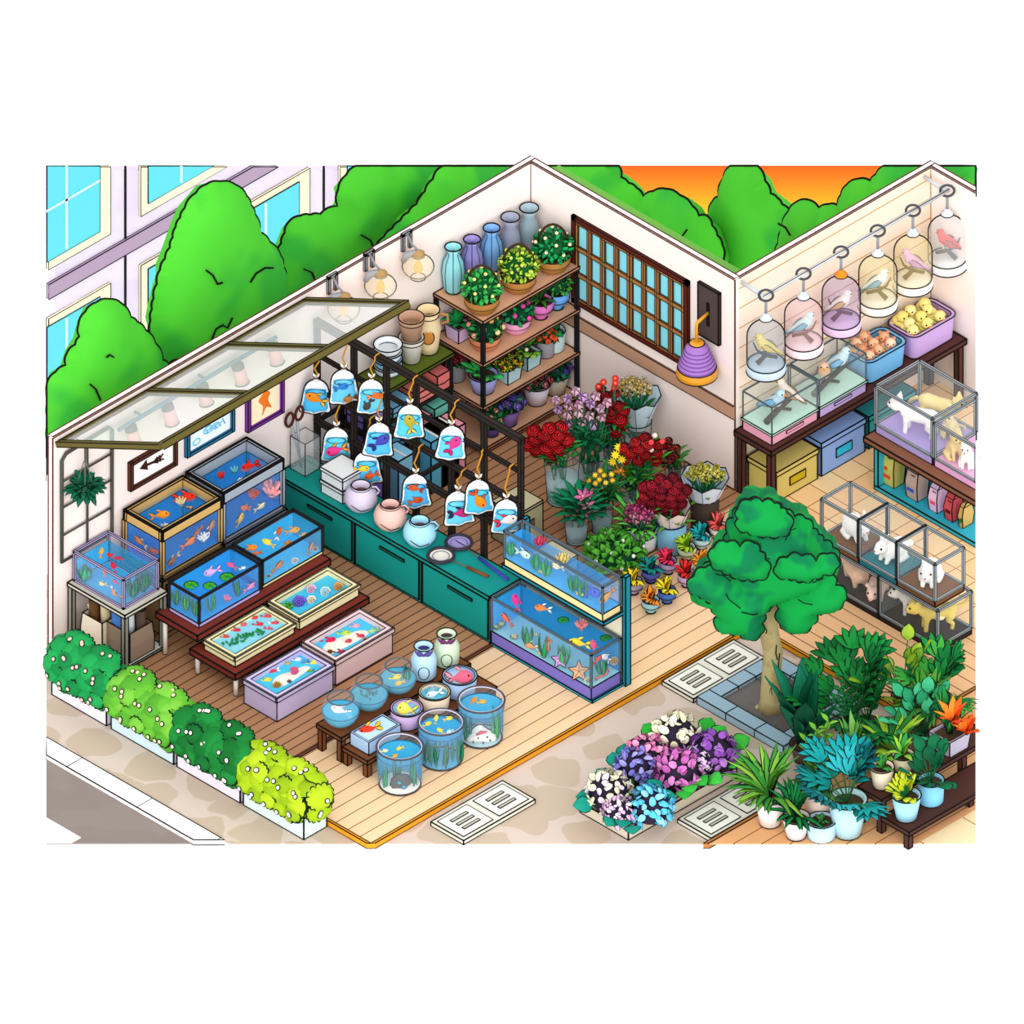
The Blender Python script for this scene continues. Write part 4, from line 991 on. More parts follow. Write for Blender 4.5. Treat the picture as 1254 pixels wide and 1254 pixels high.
        mb = MB(); sm = b+FR*.06+V((0, 0, .03)); mb.inflate(smooth_loop([(-.16, -.01), (-.12, .08), (-.02, .17), (.06, .12), (.15, .06), (.15, -.01), (0, -.03)]), sm, CAMU, V((0, 0, 1)), .1, M('#f5f2ec'), .008, N=FR)
        for (u, v) in ((-.08, .02), (-.03, .07), (.02, .01), (.09, .04), (.06, .08)): mb.ball(sm+CAMU*u+V((0, 0, v))+FR*.095, .011, INK, 6, 5)
        tag(mb.build('sand_mound', origin=b), 'speckled white sand mound in the furthest cylinder tank', 'sand', kind='stuff')
        c = sm+FR*.1+V((0, 0, .14)); mb = MB(); mb.tube([c-CAMU*.05-V((0, 0, .03)), c, c+CAMU*.06+V((0, 0, .01))], [.01, .018, .008], M('#d83a5e'), 8); tag(mb.build('shrimp', origin=c), 'red shrimp on the white sand mound', 'shrimp')

# two-tier teal stand with its two long aquariums
SX0, SX1, SY0, SY1 = 3.055, 4.49, -3.62, -3.16
ST = M('#1d8fa6'); CY = M('#27b6d8')
r = thing('aquarium_stand', 'teal two-tier stand with a cream back at the end of the cabinets', 'stand', ((SX0+SX1)/2, -3.4, 0))
mb = MB(); mb.box(SX0, SX1, SY0, SY1, 0, .03, CY, .012); mb.build('plinth', r)
mb = MB(); mb.box(SX0, SX1, SY1, SY1+.03, .03, .93, M('#f2ead0'), .010); mb.build('back_panel', r)
for (x0, x1) in ((SX0, SX0+.04), (SX1-.01, SX1+.03)):
    mb = MB(); mb.box(x0, x1, SY1-.02, SY1+.05, .03 if x0 < 4 else 0, 1.33, ST, .012); mb.build('post', r)
mb = MB(); mb.box(SX0, SX1, -3.46, SY1, .87, .91, ST, .012); mb.build('shelf_board', r)
_, TL = tank('long lower aquarium with starfish in the teal stand', SX0+.005, SX1-.02, SY0+.005, SY1-.045, .032, .58, M('#8aa6b4'), .016, base=(M('#7a70c6'), .14), water=.9, deep=M('#2cb0fc'), floor=M('#a4e8fa'), wmat=M('#5fccf8', alpha=.16, rough=.2))
ph = 'in the long lower aquarium'
school(TL, ph, [('magenta fish at the far left', 632, 738, 's', .13, '#d8368c', 100), ('orange and white striped fish near the surface', 665, 745, 's', .12, '#f08a4a', 170, '#ffffff'), ('red-orange fish at the left pane', 621, 759, 'f', .13, '#ee5a22', 150), ('orange and cream fish in the middle of the front pane', 650, 791, 'f', .14, '#f2a04a', 190, '#fff0dc'), ('deep orange fish right of the cream one', 671, 790, 'f', .14, '#e86a1c', 250), ('yellow fish at the right of the surface', 709, 788, 's', .16, '#f4dc3a', 170), ('pink fish near the right corner', 727, 792, 's', .1, '#e8567e', 100), ('red fish behind the short right pane', 731, 808, 'r', .1, '#e0402a', 20), ('white slim fish behind the short right pane', 742, 806, 'r', .12, '#eef6fa', 130), ('coral red fish low behind the short right pane', 738, 826, 'r', .14, '#e8705a', 10), ('tiny yellow fish low in the middle', 662, 800, 'f', .06, '#f0d84a', 200)])
starfish('lilac starfish on the front pane of the long lower aquarium', TL, 686, 808, 'f', .1, '#cf9ad6'); starfish('tan starfish on the front pane of the long lower aquarium', TL, 709, 822, 'f', .115, '#dca87e')
coral('rosy jelly-like coral near the surface of the long lower aquarium', TL, 712, 769, 's', .07, '#e88a8e', n=10)
for (a, b, w, n_, h_, c, l) in ((646, 778, 'f', 9, .26, '#1f9a52', 'left of the middle'), (690, 800, 'f', 8, .3, '#2fae5a', 'right of the middle'), (737, 815, 'r', 9, .32, '#1a8a56', 'right end'), (655, 776, 's', 8, .3, '#23a05a', 'back of the middle')):
    weed(f'green water plant at the {l} in the long lower aquarium', TL, a, b, w, n_, h_, c, .022, .08)
lily_pad('green lily leaf at the surface of the long lower aquarium, left one', TL, 690, 760, .06, '#2fae4a'); lily_pad('green lily leaf at the surface of the long lower aquarium, right corner one', TL, 742, 782, .06, '#2f9a4a')
rock('grey-green rocks at the left end of the long lower aquarium', TL, 611, 768, 'f', .06, '#a8b48a', 5); rock('buff pebbles along the left bottom of the long lower aquarium', TL, 630, 781, 'f', .04, '#d8c89a', 5); rock('pale pebbles in the middle of the long lower aquarium', TL, 657, 778, 'f', .03, '#e2d4aa', 4)
shell('cream shell low at the front corner of the long lower aquarium', TL, 720, 838, 'f', .05, '#e4dcc4'); shell('ribbed brown shell at the right end of the long lower aquarium', TL, 752, 810, 'r', .06, '#c8a870')
_, TU = tank('long upper aquarium with a pink lotus in the teal stand', SX0+.03, SX1-.02, -3.455, SY1-.045, .912, 1.33, M('#8aa6b4'), .016, base=(M('#f2dfa2'), .085), water=.72, deep=M('#48bafa'), wmat=M('#3fa8f2', alpha=.24, rough=.2))
def lotus(label, T, px, py, r, col):
    c = P(px, py, T['zw']+.005); c.y = min(max(c.y, T['y0']+.05), T['y1']-.05); mb = MB()
    for k in range(9):
        a = 2*PI*k/9; mb.leaf(c, c+V((math.cos(a)*r*.8, math.sin(a)*r*.8, r*.9)), r*.28, V((math.cos(a), math.sin(a), -.4)), M(col), bw=.005)
    for k in range(5):
        a = 2*PI*k/5; mb.leaf(c, c+V((math.cos(a)*r*.35, math.sin(a)*r*.35, r*1.2)), r*.25, V((math.cos(a), math.sin(a), 0)), M(col), bw=.005)
    tag(mb.build('lotus_flower', origin=c), label, 'flower')
lotus('pink lotus floating on the long upper aquarium', TU, 661, 668, .085, '#ee5a7e'); lotus('pale yellow lotus floating on the long upper aquarium', TU, 689, 690, .1, '#f6e69a')
ph = 'in the long upper aquarium'
school(TU, ph, [('white and green round fish at the left end', 640, 678, 'f', .16, '#d8f4e4', 10), ('indigo blue fish near the right end', 724, 726, 'f', .19, '#4a5ad8', 30), ('orange-gold fish behind the short right pane', 750, 726, 'r', .16, '#f2a832', 200), ('cream fish under the yellow lotus', 683, 694, 'f', .12, '#f6e8c4', 190), ('yellow fish low at the front', 710, 727, 'f', .08, '#f2d84a', 20), ('little amber fish low at the left', 663, 700, 'f', .07, '#e8c04a', 20)])
for (a, b, c, l) in ((625, 680, '#1a9a4a', 'left end'), (656, 695, '#23a85a', 'second place from the left'), (669, 700, '#2fae5a', 'third place from the left'), (702, 718, '#1fa04a', 'fourth place from the left'), (713, 722, '#2f9a5a', 'fifth place from the left')):
    weed(f'green broad water plant in the {l} of the long upper aquarium', TU, a, b, 'f', 7, .24, c, .024, .07)

# glass canopy, track lights, pictures, trellis, hanging plant, wall bulbs
OL = M('#5e5426')
gc = thing('glass_canopy', 'olive-framed tilted glass canopy along the top of the left wall', 'canopy', (0, -5, 2.48))
ZA, ZB, XB = 2.485, 3.18, 1.47
def cp(f, y): return V((.012+(XB-.012)*f, y, ZA+(ZB-ZA)*f))
def bar(p, q, w, m):
    d = (q-p).normalized(); n = V((-.43, 0, .9)); n = (n-d*n.dot(d)).normalized(); s = d.cross(n); mb = MB()
    vs = [p+s*a*w+n*b*w for a, b in ((-1, -1), (1, -1), (1, 1), (-1, 1))]+[q+s*a*w+n*b*w for a, b in ((-1, -1), (1, -1), (1, 1), (-1, 1))]
    mb.add(vs, [(0, 3, 2, 1), (4, 5, 6, 7)]+[(k, (k+1) % 4, 4+(k+1) % 4, 4+k) for k in range(4)], m)
    for k in range(4): mb.tube([vs[k], vs[4+k]], .006, INK, 4)
    return mb
ys = [-6.70, -5.43, -4.30, -3.21]
bar(cp(0, ys[0]), cp(0, ys[-1]), .03, OL).build('wall_bar', gc); bar(cp(1, ys[0]), cp(1, ys[-1]), .035, OL).build('front_bar', gc)
for y in ys: bar(cp(0, y), cp(1, y), .028, OL).build('cross_bar', gc)
for i in range(3):
    mb = MB(); a, b = ys[i]+.03, ys[i+1]-.03; mb.poly([cp(.02, a), cp(.98, a), cp(.98, b), cp(.02, b)], (0, 0, .006), M('#eef1f2', alpha=.3, rough=.2, spec=.3)); mb.build('pane', gc)
tr = thing('track_light_rail', 'blue-grey light rail on the left wall beneath the glass canopy', 'light rail', (.1, -4.7, 2.3))
mb = MB(); mb.tube([(.1, -5.93, 2.31), (.1, -3.70, 2.33)], .022, M('#5d7a9c'), 8); mb.build('bar', tr)
for y in (-5.6, -4.7, -3.9): mb = MB(); mb.tube([(.0, y, 2.32), (.1, y, 2.32)], .014, M('#5d7a9c'), 6); mb.build('bracket', tr)
for i, (px, l) in enumerate(((160, 'first from the street end'), (205, 'second from the street end'), (247.5, 'third from the street end'), (291, 'fourth from the street end'), (334, 'fifth and furthest from the street end'))):
    y = (px-OX)/K-.14; c = V((.14, y, 2.29)); r = thing('spotlight', f'pink spotlight {l} on the blue-grey rail', 'spotlight', c, 'pink spotlights on the rail')
    d = V((.25, .1, -1)).normalized()
    mb = MB(); mb.tube([c, c+d*.2], [.062, .072], M('#f4b4b4'), 14); mb.build('shade', r)
    mb = MB(); mb.tube([c-d*.02, c+d*.03], .066, M('#5a4a5a'), 14); mb.build('cap', r)
    mb = MB(); e = c+d*.2; u = d.orthogonal().normalized(); w = d.cross(u); mb.tube([e+u*math.cos(a)*.072+w*math.sin(a)*.072 for a in [2*PI*k/16 for k in range(16)]], .008, INK, 5, True); mb.build('rim', r)
def picture(label, y0, y1, z0, z1, fm, bm_, art):
    r = thing('picture_frame', label, 'picture', (.02, (y0+y1)/2, z0)); mb = MB(); q = .035
    for b in ((y0, y0+q, z0, z1), (y1-q, y1, z0, z1), (y0+q, y1-q, z0, z0+q), (y0+q, y1-q, z1-q, z1)): mb.box(.002, .045, b[0], b[1], b[2], b[3], M(fm), .009)
    mb.build('frame', r)
    mb = MB(); mb.raw(.002, .014, y0+q, y1-q, z0+q, z1-q, M(bm_)); pc = mb.build('paper', r)
    mb = MB(); art(mb, (y0+y1)/2, (z0+z1)/2, y1-y0-2*q, z1-z0-2*q); mb.build('drawing', pc)
Y1, Z1 = V((0, 1, 0)), V((0, 0, 1))
def art_arrow(mb, y, z, w, h):
    m = M('#3a1a14'); c = V((.018, y, z))
    mb.tube([c+Y1*-.1+Z1*.02, c+Y1*.08+Z1*-.0], .014, m, 6)
    mb.inflate([(-.18, .02), (-.08, .09), (-.06, -.05)], c, Y1, Z1, .008, m, 0, N=V((1, 0, 0)))
    for k in (0, 1, 2): mb.tube([c+Y1*(.02+k*.04)+Z1*-.0, c+Y1*(.07+k*.04)+Z1*.045], .009, m, 5); mb.tube([c+Y1*(.02+k*.04), c+Y1*(.08+k*.04)+Z1*-.03], .009, m, 5)
def art_blue(mb, y, z, w, h):
    m = M('#7ccdf4'); c = V((.018, y, z))
    for (a, b, r_) in ((-.18, -.04, .05), (-.02, .03, .06), (.1, .02, .045)): mb.tube([c+Y1*(a+math.cos(t)*r_)+Z1*(b+math.sin(t)*r_*.7) for t in [2*PI*k/12 for k in range(12)]], .008, m, 5, True)
    for k in range(5): mb.tube([c+Y1*(-.08+k*.06)+Z1*(.02), c+Y1*(-.05+k*.06)+Z1*(.06-.02*(k % 2)), c+Y1*(-.02+k*.06)+Z1*(-.01)], .008, m, 5)
def art_fish(mb, y, z, w, h):
    c = V((.02, y, z)); m = M('#f07a24')
    mb.inflate(smooth_loop([(.02, .14), (.08, .09), (.05, .02), (.1, -.1), (.03, -.06), (-.03, -.14), (-.02, -.03), (-.08, .05), (-.05, .1)]), c, Y1, Z1, .008, m, 0, N=V((1, 0, 0)))
picture('brown-framed picture of a dark arrow-shaped fish on the left wall', -5.70, -5.04, 1.41, 1.75, '#5a2f22', '#ffffff', art_arrow)
picture('blue-framed picture of pale blue sea sketches on the left wall', -4.9, -4.23, 1.42, 1.72, '#1f6f96', '#f4fcff', art_blue)
picture('purple-framed picture of an orange goldfish on the left wall', -4.04, -3.53, 1.30, 1.75, '#7a2f9a', '#fff2cc', art_fish)
tl = thing('wall_trellis', 'dark wire trellis on the left wall behind the hanging fern', 'trellis', (.03, -6.3, 1.0)); DG = M('#4a4a42')
mb = MB(); mb.tube([(.03, -6.66, 1.02), (.03, -6.66, 2.26), (.03, -6.6, 2.32), (.03, -6.0, 2.34), (.03, -5.95, 2.29), (.03, -5.95, 1.02)], .02, DG, 6, True); mb.build('frame', tl)
mb = MB(); mb.tube([(.03, -6.3, 1.02), (.03, -6.3, 2.32)], .013, DG, 6); mb.build('upright', tl)
for z in (1.34, 1.68, 2.0): mb = MB(); mb.tube([(.03, -6.66, z), (.03, -5.95, z)], .013, DG, 6); mb.build('crossbar', tl)
ha = V((.16, (104-OX)/K-.16, 0)); ha.z = (OY+50*(ha.x-ha.y)-612)/100
hp = thing('hanging_plant', 'dark green fern in a white hanging bowl under the canopy corner', 'plant', ha)
mb = MB(); mb.lathe(ha, [(0, 0), (.05, 0), (.09, .04), (.1, .075), (.09, .075)], M('#eef4f4'), 18); mb.ring(ha+V((0, 0, .075)), .1, INK, .007, 18); mb.build('bowl', hp)
mb = MB()
for k in range(4):
    a = PI/4+k*PI/2; mb.tube([ha+V((math.cos(a)*.1, math.sin(a)*.1, .075)), ha+V((math.cos(a)*.03, math.sin(a)*.03, .4)), ha+V((0, 0, .5))], .006, M('#6a6a60'), 5)
mb.tube([ha+V((0, 0, .5)), ha+V((0, 0, .66))], .008, M('#3a3a34'), 5); mb.ring(ha+V((0, 0, .67)), .02, INK, .006, 10, 'f'); mb.tube([ha+V((0, 0, .69)), V((.03, ha.y, ha.z+.69))], .006, INK, 5); mb.build('cord', hp)
# =====================================================================  PLANTS, FLOWERS, POTS
DINK = M('#10201a', rough=.9)
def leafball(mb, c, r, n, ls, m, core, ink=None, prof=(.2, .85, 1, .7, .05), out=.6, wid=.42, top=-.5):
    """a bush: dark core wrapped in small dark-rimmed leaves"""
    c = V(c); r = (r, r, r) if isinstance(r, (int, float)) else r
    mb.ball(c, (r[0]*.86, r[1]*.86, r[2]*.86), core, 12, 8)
    ga = PI*(3-math.sqrt(5)); k = 0
    for i in range(n):
        z = 1-(1-top)*(i+.5)/n; q = math.sqrt(max(0, 1-z*z)); a = ga*i+rnd.uniform(-.25, .25)
        d = V((math.cos(a)*q, math.sin(a)*q, z)); p = c+V((d.x*r[0], d.y*r[1], d.z*r[2]))*.84
        t = d.orthogonal(); t.rotate(__import__('mathutils').Quaternion(d, rnd.random()*2*PI)); t.normalize()
        dr = (t*(1-out)+d*out).normalized(); mm = m[i % len(m)] if isinstance(m, (list, tuple)) else m
        mb.leaf(p, p+dr*ls*rnd.uniform(.8, 1.15), ls*wid, d+t*-.4, mm, ink or DINK, bw=min(.007, ls*.11), prof=prof)
    return mb
def ringpot(mb, b, kind, r, h, m):
    pr = {'taper': [(0, 0), (.68, 0), (1, 1), (.86, 1), (.8, .85)], 'cyl': [(0, 0), (.88, 0), (.94, .06), (1, 1), (.88, 1), (.84, .85)], 'bowl': [(0, 0), (.5, 0), (.78, .12), (.98, .55), (1, 1), (.88, 1), (.84, .8)],
          'round': [(0, 0), (.5, 0), (.86, .25), (1, .6), (.9, .92), (.94, 1), (.8, 1), (.78, .85)], 'foot': [(0, 0), (.5, 0), (.42, .14), (.8, .35), (1, .75), (.9, 1), (.78, 1), (.75, .85)]}[kind]
    mb.lathe(b, [(a*r, z*h) for a, z in pr], m, 20)
    mb.ring(b+V((0, 0, h)), max(p[0] for p in pr[-3:])*r, INK, .007, 20); mb.ring(b+V((0, 0, .005)), pr[1][0]*r, INK, .007, 18)
    if kind in ('bowl', 'foot'): mb.ring(b+V((0, 0, h*.55)), r*.98, INK, .004, 20)
SOIL = M('#4a3626')
def pot(t, b, kind, r, h, col, soil=True, name='pot'):
    mb = MB(); m = M(col)
    if kind == 'square':
        vs = [[b+V((sx*r*q, sy*r*q, z)) for sx, sy in ((-1, -1), (1, -1), (1, 1), (-1, 1))] for q, z in ((.85, 0), (1, h), (.86, h), (.84, h*.85))]
        mb.add(vs[0], [(3, 2, 1, 0)], m)
        for i in range(3):
            for k in range(4): mb.add([vs[i][k], vs[i][(k+1) % 4], vs[i+1][(k+1) % 4], vs[i+1][k]], [(0, 1, 2, 3)], m)
        for rr in vs[:2]: mb.tube(rr, .007, INK, 4, True)
        for k in range(4): mb.tube([vs[0][k], vs[1][k]], .007, INK, 4)
    else: ringpot(mb, b, kind, r, h, m)
    p = mb.build(name, t)
    if soil:
        mb = MB(); mb.lathe(b+V((0, 0, h*.88)), [(r*.82, 0), (0, .01)], SOIL, 16) if kind != 'square' else mb.raw(b.x-r*.82, b.x+r*.82, b.y-r*.82, b.y+r*.82, b.z+h*.8, b.z+h*.88, SOIL); mb.build('soil', t)
    return p
def rosette(mb, c, n, L, wid, m, el=(.2, 1.2), bend=.14, ink=None, prof=(.15, .8, 1, .72, .02), jit=.35):
    """leaves springing from one point at many heights"""
    for i in range(n):
        a = 2.39996*i+rnd.uniform(-jit, jit); e = el[0]+(el[1]-el[0])*((i*.618) % 1); l = L*rnd.uniform(.78, 1.08)
        d = V((math.cos(a)*math.cos(e), math.sin(a)*math.cos(e), math.sin(e)))
        mm = m[i % len(m)] if isinstance(m, (list, tuple)) else m
        mb.leaf(c, c+d*l, wid, V((-math.cos(a)*math.sin(e), -math.sin(a)*math.sin(e), math.cos(e))), mm, ink or DINK, bend=bend, bw=min(.011, wid*.28), prof=prof)
    return mb
def stalks(mb, c, n, L, wid, ll, m, stem, el=(.35, 1.35), prof=(.3, .95, 1, .8, .1), pal=1):
    """stalks that each carry leaves at the end (pal leaves)"""
    for i in range(n):
        a = 2.39996*i+rnd.uniform(-.3, .3); e = el[0]+(el[1]-el[0])*((i*.618) % 1); l = L*rnd.uniform(.75, 1.05)
        l *= (.5, .95, .72, 1.0, .62, .85)[i % 6]; d = V((math.cos(a)*math.cos(e), math.sin(a)*math.cos(e), math.sin(e))); tip = c+d*l
        mb.tube([c, c+d*l*.6+V((0, 0, l*.06)), tip], .006, stem, 5)
        mm = m[i % len(m)] if isinstance(m, (list, tuple)) else m
        nn = V((-math.cos(a)*.5, -math.sin(a)*.5, 1))
        sd = d.cross(nn).normalized()
        for k in range(pal):
            q = (k-(pal-1)/2)*.5; dd = (d*math.cos(q)+sd*math.sin(q)); dd.z -= .15
            mb.leaf(tip-d*ll*.15, tip+dd*ll, wid, nn, mm, DINK, bend=.1, bw=min(.011, wid*.25), prof=prof)
    return mb
def frond(mb, c, tip, n, ll, wid, m, nrm):
    c = V(c); tip = V(tip); ax = tip-c; mb.tube([c, c+ax*.5+V((0, 0, ax.length*.08)), tip], .006, m, 5)
    s = ax.cross(V(nrm)).normalized(); d = ax.normalized()
    for i in range(n):
        t = .25+.75*i/(n-1); p = c+ax*t+V((0, 0, ax.length*.08*math.sin(PI*t))); k = ll*math.sin(PI*(.25+.7*t))
        for sg in (1, -1): mb.leaf(p, p+(s*sg+d*.7).normalized()*k, wid, nrm, m, DINK, bw=min(.006, wid*.3))
    mb.leaf(tip-d*ll*.2, tip+d*ll*.6, wid, nrm, m, DINK)
def flower(t, c, kind, r, col, col2=None, name='flower', nrm=None):
    mb = MB(); m = M(col); n = V(nrm) if nrm else V((.4, -.4, .8)); n.normalize(); u = n.orthogonal().normalized(); w = n.cross(u)
    if kind == 'rose':
        mb.ball(c, (r, r, r*.82), m, 10, 7)
        for q, z in ((.82, .62), (.52, .86), (.24, .98)):
            mb.tube([c+u*(math.cos(a)*r*q)+w*(math.sin(a)*r*q)+n*(r*z*.88) for a in [.5+q*4+5.2*k/12 for k in range(13)]], .006, INK, 4)
        for k in range(5):
            a = 2*PI*k/5; mb.leaf(c-n*r*.3+(u*math.cos(a)+w*math.sin(a))*r*.5, c+n*r*.25+(u*math.cos(a)+w*math.sin(a))*r*1.12, r*.6, (u*math.cos(a)+w*math.sin(a)), m, INK, bw=.009, prof=(.5, .95, 1, .8, .2))
    elif kind == 'tulip':
        for k in range(5):
            a = 2*PI*k/5; d = u*math.cos(a)+w*math.sin(a)
            mb.leaf(c-n*r*.9, c+n*r*1.3+d*r*.25, r*.55, -d, m if k % 2 else M(col2 or col), INK, bend=-.22, bw=.006 if r > .055 else .0035, prof=(.3, 1, 1, .7, .05))
    elif kind == 'daisy':
        for k in range(9):
            a = 2*PI*k/9; d = u*math.cos(a)+w*math.sin(a); mb.leaf(c, c+d*r+n*r*.35, r*.28, n, m, INK, bw=.005, prof=(.4, .9, 1, .8, .2))
        mb.ball(c+n*r*.1, r*.25, M(col2 or '#f2c84a'), 8, 6)
    elif kind == 'lily':
        for k in range(6):
            a = 2*PI*k/6; d = u*math.cos(a)+w*math.sin(a); mb.leaf(c-n*r*.4, c+d*r+n*r*.5, r*.28, n-d*.5, m, INK, bend=-.12, bw=.005)
        mb.ball(c, r*.14, M(col2 or '#f8e08a'), 6, 5)
    else:
        mb.ball(c, r, m, 8, 6); mb.tube([c+u*math.cos(a)*r*.98+w*math.sin(a)*r*.98 for a in [2*PI*k/10 for k in range(10)]], .004, INK, 4, True)
        if kind == 'berry': mb.tube([c+n*r+u*r*.3, c+n*r*1.03, c+n*r-u*r*.3], .004, INK, 4)
    return mb.build(name, t)
def plant(label, b, potd, style, col, h=.2, r=.16, n=60, fl=None, cat='potted plant', name='potted_plant', group=None, ls=.07, off=None):
    """pot, soil, foliage, and its flowers; fl = (kind, n, radius, colour[, colour2])"""
    kind, pr, ph_, pc = potd
    t = thing(name, label, cat, b, group); pot(t, b, kind, pr, ph_, pc)
    top = b+V((0, 0, ph_*.9)); mb = MB()
    ms = [M(c) for c in (col if isinstance(col, (list, tuple)) else [col])]
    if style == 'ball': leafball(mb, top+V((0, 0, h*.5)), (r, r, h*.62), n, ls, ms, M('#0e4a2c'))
    elif style == 'rosette': rosette(mb, top, n, h, ls, ms)
    elif style == 'sword': rosette(mb, top, n, h, ls, ms, el=(.95, 1.5), bend=.05, prof=(.55, .9, 1, .72, .02))
    elif style == 'stalks': stalks(mb, top, n, h, ls, ls*2.1, ms, M('#1f6a3a'))
    elif style == 'palm': stalks(mb, top, n, h, ls*.55, ls*2.6, ms, M('#2f6a3a'), pal=5)
    elif style == 'fern':
        for i in range(n):
            a = 2.39996*i; e = .45+.9*((i*.618) % 1); d = V((math.cos(a)*math.cos(e), math.sin(a)*math.cos(e), math.sin(e)))
            frond(mb, top, top+d*h, 6, ls*1.6, ls*.5, ms[i % len(ms)], V((-d.x*.5, -d.y*.5, 1)))
    mb.build('foliage', t)
    if fl:
        fk, fn, fr, fc = fl[:4]; f2 = fl[4] if len(fl) > 4 else None; cc = top+V((0, 0, h*.5))
        fcs = fc if isinstance(fc, (list, tuple)) else [fc]
        for i in range(fn):
            z = 1-1.1*(i+.5)/fn; q = math.sqrt(max(0, 1-z*z)); a = 2.39996*i+.6; d = V((math.cos(a)*q, math.sin(a)*q, z))
            flower(t, cc+V((d.x*r*1.05, d.y*r*1.05, d.z*h*.68)), fk, fr, fcs[i % len(fcs)], f2, nrm=d+V((.3, -.3, .3)))
    return t

# flower shelf in the corner
WOODS = M('#dba987'); SHB = M('#1d2026')
sh = thing('plant_shelf', 'four-tier wooden flower shelf on black posts in the corner of the shop', 'shelf', (.36, -.7, 0))
TZ = (1.665, 1.14, .615, .10)
for z in TZ:
    mb = MB(); mb.box(.012, .71, -1.385, -.02, z-.03, z, WOODS, .012, M('#3a2014')); mb.build('shelf_board', sh)
for (x, y) in ((.69, -1.365), (.69, -.04), (.03, -1.365), (.03, -.04)):
    mb = MB(); mb.box(x-.016, x+.016, y-.016, y+.016, 0, 1.635, SHB, .007); mb.build('post', sh)
VG = [('#9be8f0', 'turquoise', .54), ('#9c8fd8', 'violet', .50), ('#7fb6f2', 'sky blue', .50), ('#a3aac4', 'slate grey', .50), ('#a9c4d2', 'grey-blue', .48)]
for i, (c, l, h) in enumerate(VG):
    x = .12; px = (555, 578, 602, 625, 648)[i]; b = V((x, (px-OX)/K-x, TZ[0]+.002)); b.y = min(b.y, -.13)
    t = thing('glass_vase', f'{l} glass vase on the top of the flower shelf by the left wall', 'vase', b, 'glass vases on the top shelf'); mb = MB()
    if i < 3: pr = [(0, 0), (.07, 0), (.1, .1*h), (.115, .45*h), (.1, .68*h), (.06, .85*h), (.085, h), (.07, .99*h), (.05, .86*h)]
    else: pr = [(0, 0), (.075, 0), (.085, .06*h), (.105, .4*h), (.085, .65*h), (.055, .8*h), (.095, h), (.08, h), (.05, .82*h)]
    mb.lathe(b, pr, M(c, alpha=.86, rough=.2, spec=.4), 16 if i < 3 else 22, smooth=True)
    mb.ring(b+V((0, 0, h)), pr[6][0], INK, .008, 20); mb.ring(b+V((0, 0, .006)), .075, INK, .007, 18)
    if i < 3:
        for k in range(8):
            a = 2*PI*k/8; mb.tube([b+V((math.cos(a)*p[0]*1.01, math.sin(a)*p[0]*1.01, p[1])) for p in pr[1:7]], .0045, M('#2a5a70'), 4)
    mb.build('body', t)
for (px, py, lc, fc, l) in ((590, 380, ['#2fa84a', '#3fb85a'], '#f4e28a', 'mid green'), (635, 355, ['#a9cf3a', '#b9dc4a'], '#c6e05a', 'yellow-green'), (677, 332, ['#149a52', '#1aa85c'], '#f8e6b8', 'deep green')):
    b = V((.55, 0, TZ[0]+.002)); b.y = (px-OX)/K-b.x; b.y = min(b.y, -.2)
    t = thing('flower_basket', f'brown arch-handled basket of {l} bush on the top of the flower shelf', 'basket', b, 'arch-handled baskets on the top shelf')
    pot(t, b, 'bowl', .18, .18, '#b07a3c', name='bowl')
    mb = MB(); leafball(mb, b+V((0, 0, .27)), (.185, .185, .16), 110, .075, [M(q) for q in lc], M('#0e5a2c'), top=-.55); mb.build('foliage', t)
    for k in range(14):
        z = 1-1.05*(k+.5)/14; q = math.sqrt(1-z*z); a = 2.4*k; flower(t, b+V((0, 0, .28))+V((math.cos(a)*q*.2, math.sin(a)*q*.2, z*.185)), 'bud', .02, fc, name='blossom')
    mb = MB(); mb.tube([b+CAMU*(math.cos(a)*.175)+V((0, 0, .18+math.sin(a)*.36)) for a in [PI*k/14 for k in range(15)]], .014, M('#3a2a1a'), 7); mb.build('handle', t)
def onshelf(px, z, x): b = V((x, 0, z+.002)); b.y = min((px-OX)/K-x, -.16); return b
# second tier
z = TZ[1]
plant('green leafy plant in a lilac square pot, left end of the second shelf', V((.2, -1.22, z+.002)), ('square', .1, .17, '#dcc0e8'), 'rosette', '#1fa055', .22, .1, 12, ls=.05)
plant('terracotta bowl shrub with peach blossoms, front corner of the second shelf', onshelf(594, z, .5), ('bowl', .16, .16, '#e08a62'), 'ball', ['#1f8a4a', '#2f9a50'], .15, .17, 55, ('bud', 9, .03, ['#f4b45a', '#f6a08a', '#f8dca0']))
plant('pink ribbed bowl with dark leaves and pink blossoms on the second shelf', onshelf(632, z, .52), ('bowl', .15, .17, '#f2a6cc'), 'ball', ['#148a50', '#1f9a58'], .13, .17, 50, ('bud', 7, .028, '#ee4aa0'))
plant('magenta fluted pot with spiky dark green leaves on the second shelf', onshelf(662, z, .53), ('foot', .135, .21, '#e27ac4'), 'rosette', ['#2f7a3a', '#3f8a3a', '#4f8a2a'], .24, .1, 26, ls=.032)
plant('blue footed pot with a striped green cactus-like bush, right end of the second shelf', onshelf(692, z, .53), ('foot', .13, .21, '#6aa8f0'), 'ball', ['#56b848', '#3fa048'], .2, .14, 60, ls=.06)
z = TZ[2]
plant('grey cylinder pot with crimson roses, left end of the third shelf', V((.16, -1.22, z+.002)), ('cyl', .1, .22, '#8a8f92'), 'ball', '#1f7a40', .09, .12, 30, ('rose', 9, .045, ['#e02a4a', '#f06a8a']))
plant('periwinkle pot with large heart-shaped green leaves, front corner of the third shelf', onshelf(592, z, .5), ('taper', .15, .2, '#a9b0f0'), 'stalks', ['#2fb862', '#3fc86a', '#4fce4a'], .17, .1, 22, ls=.06)
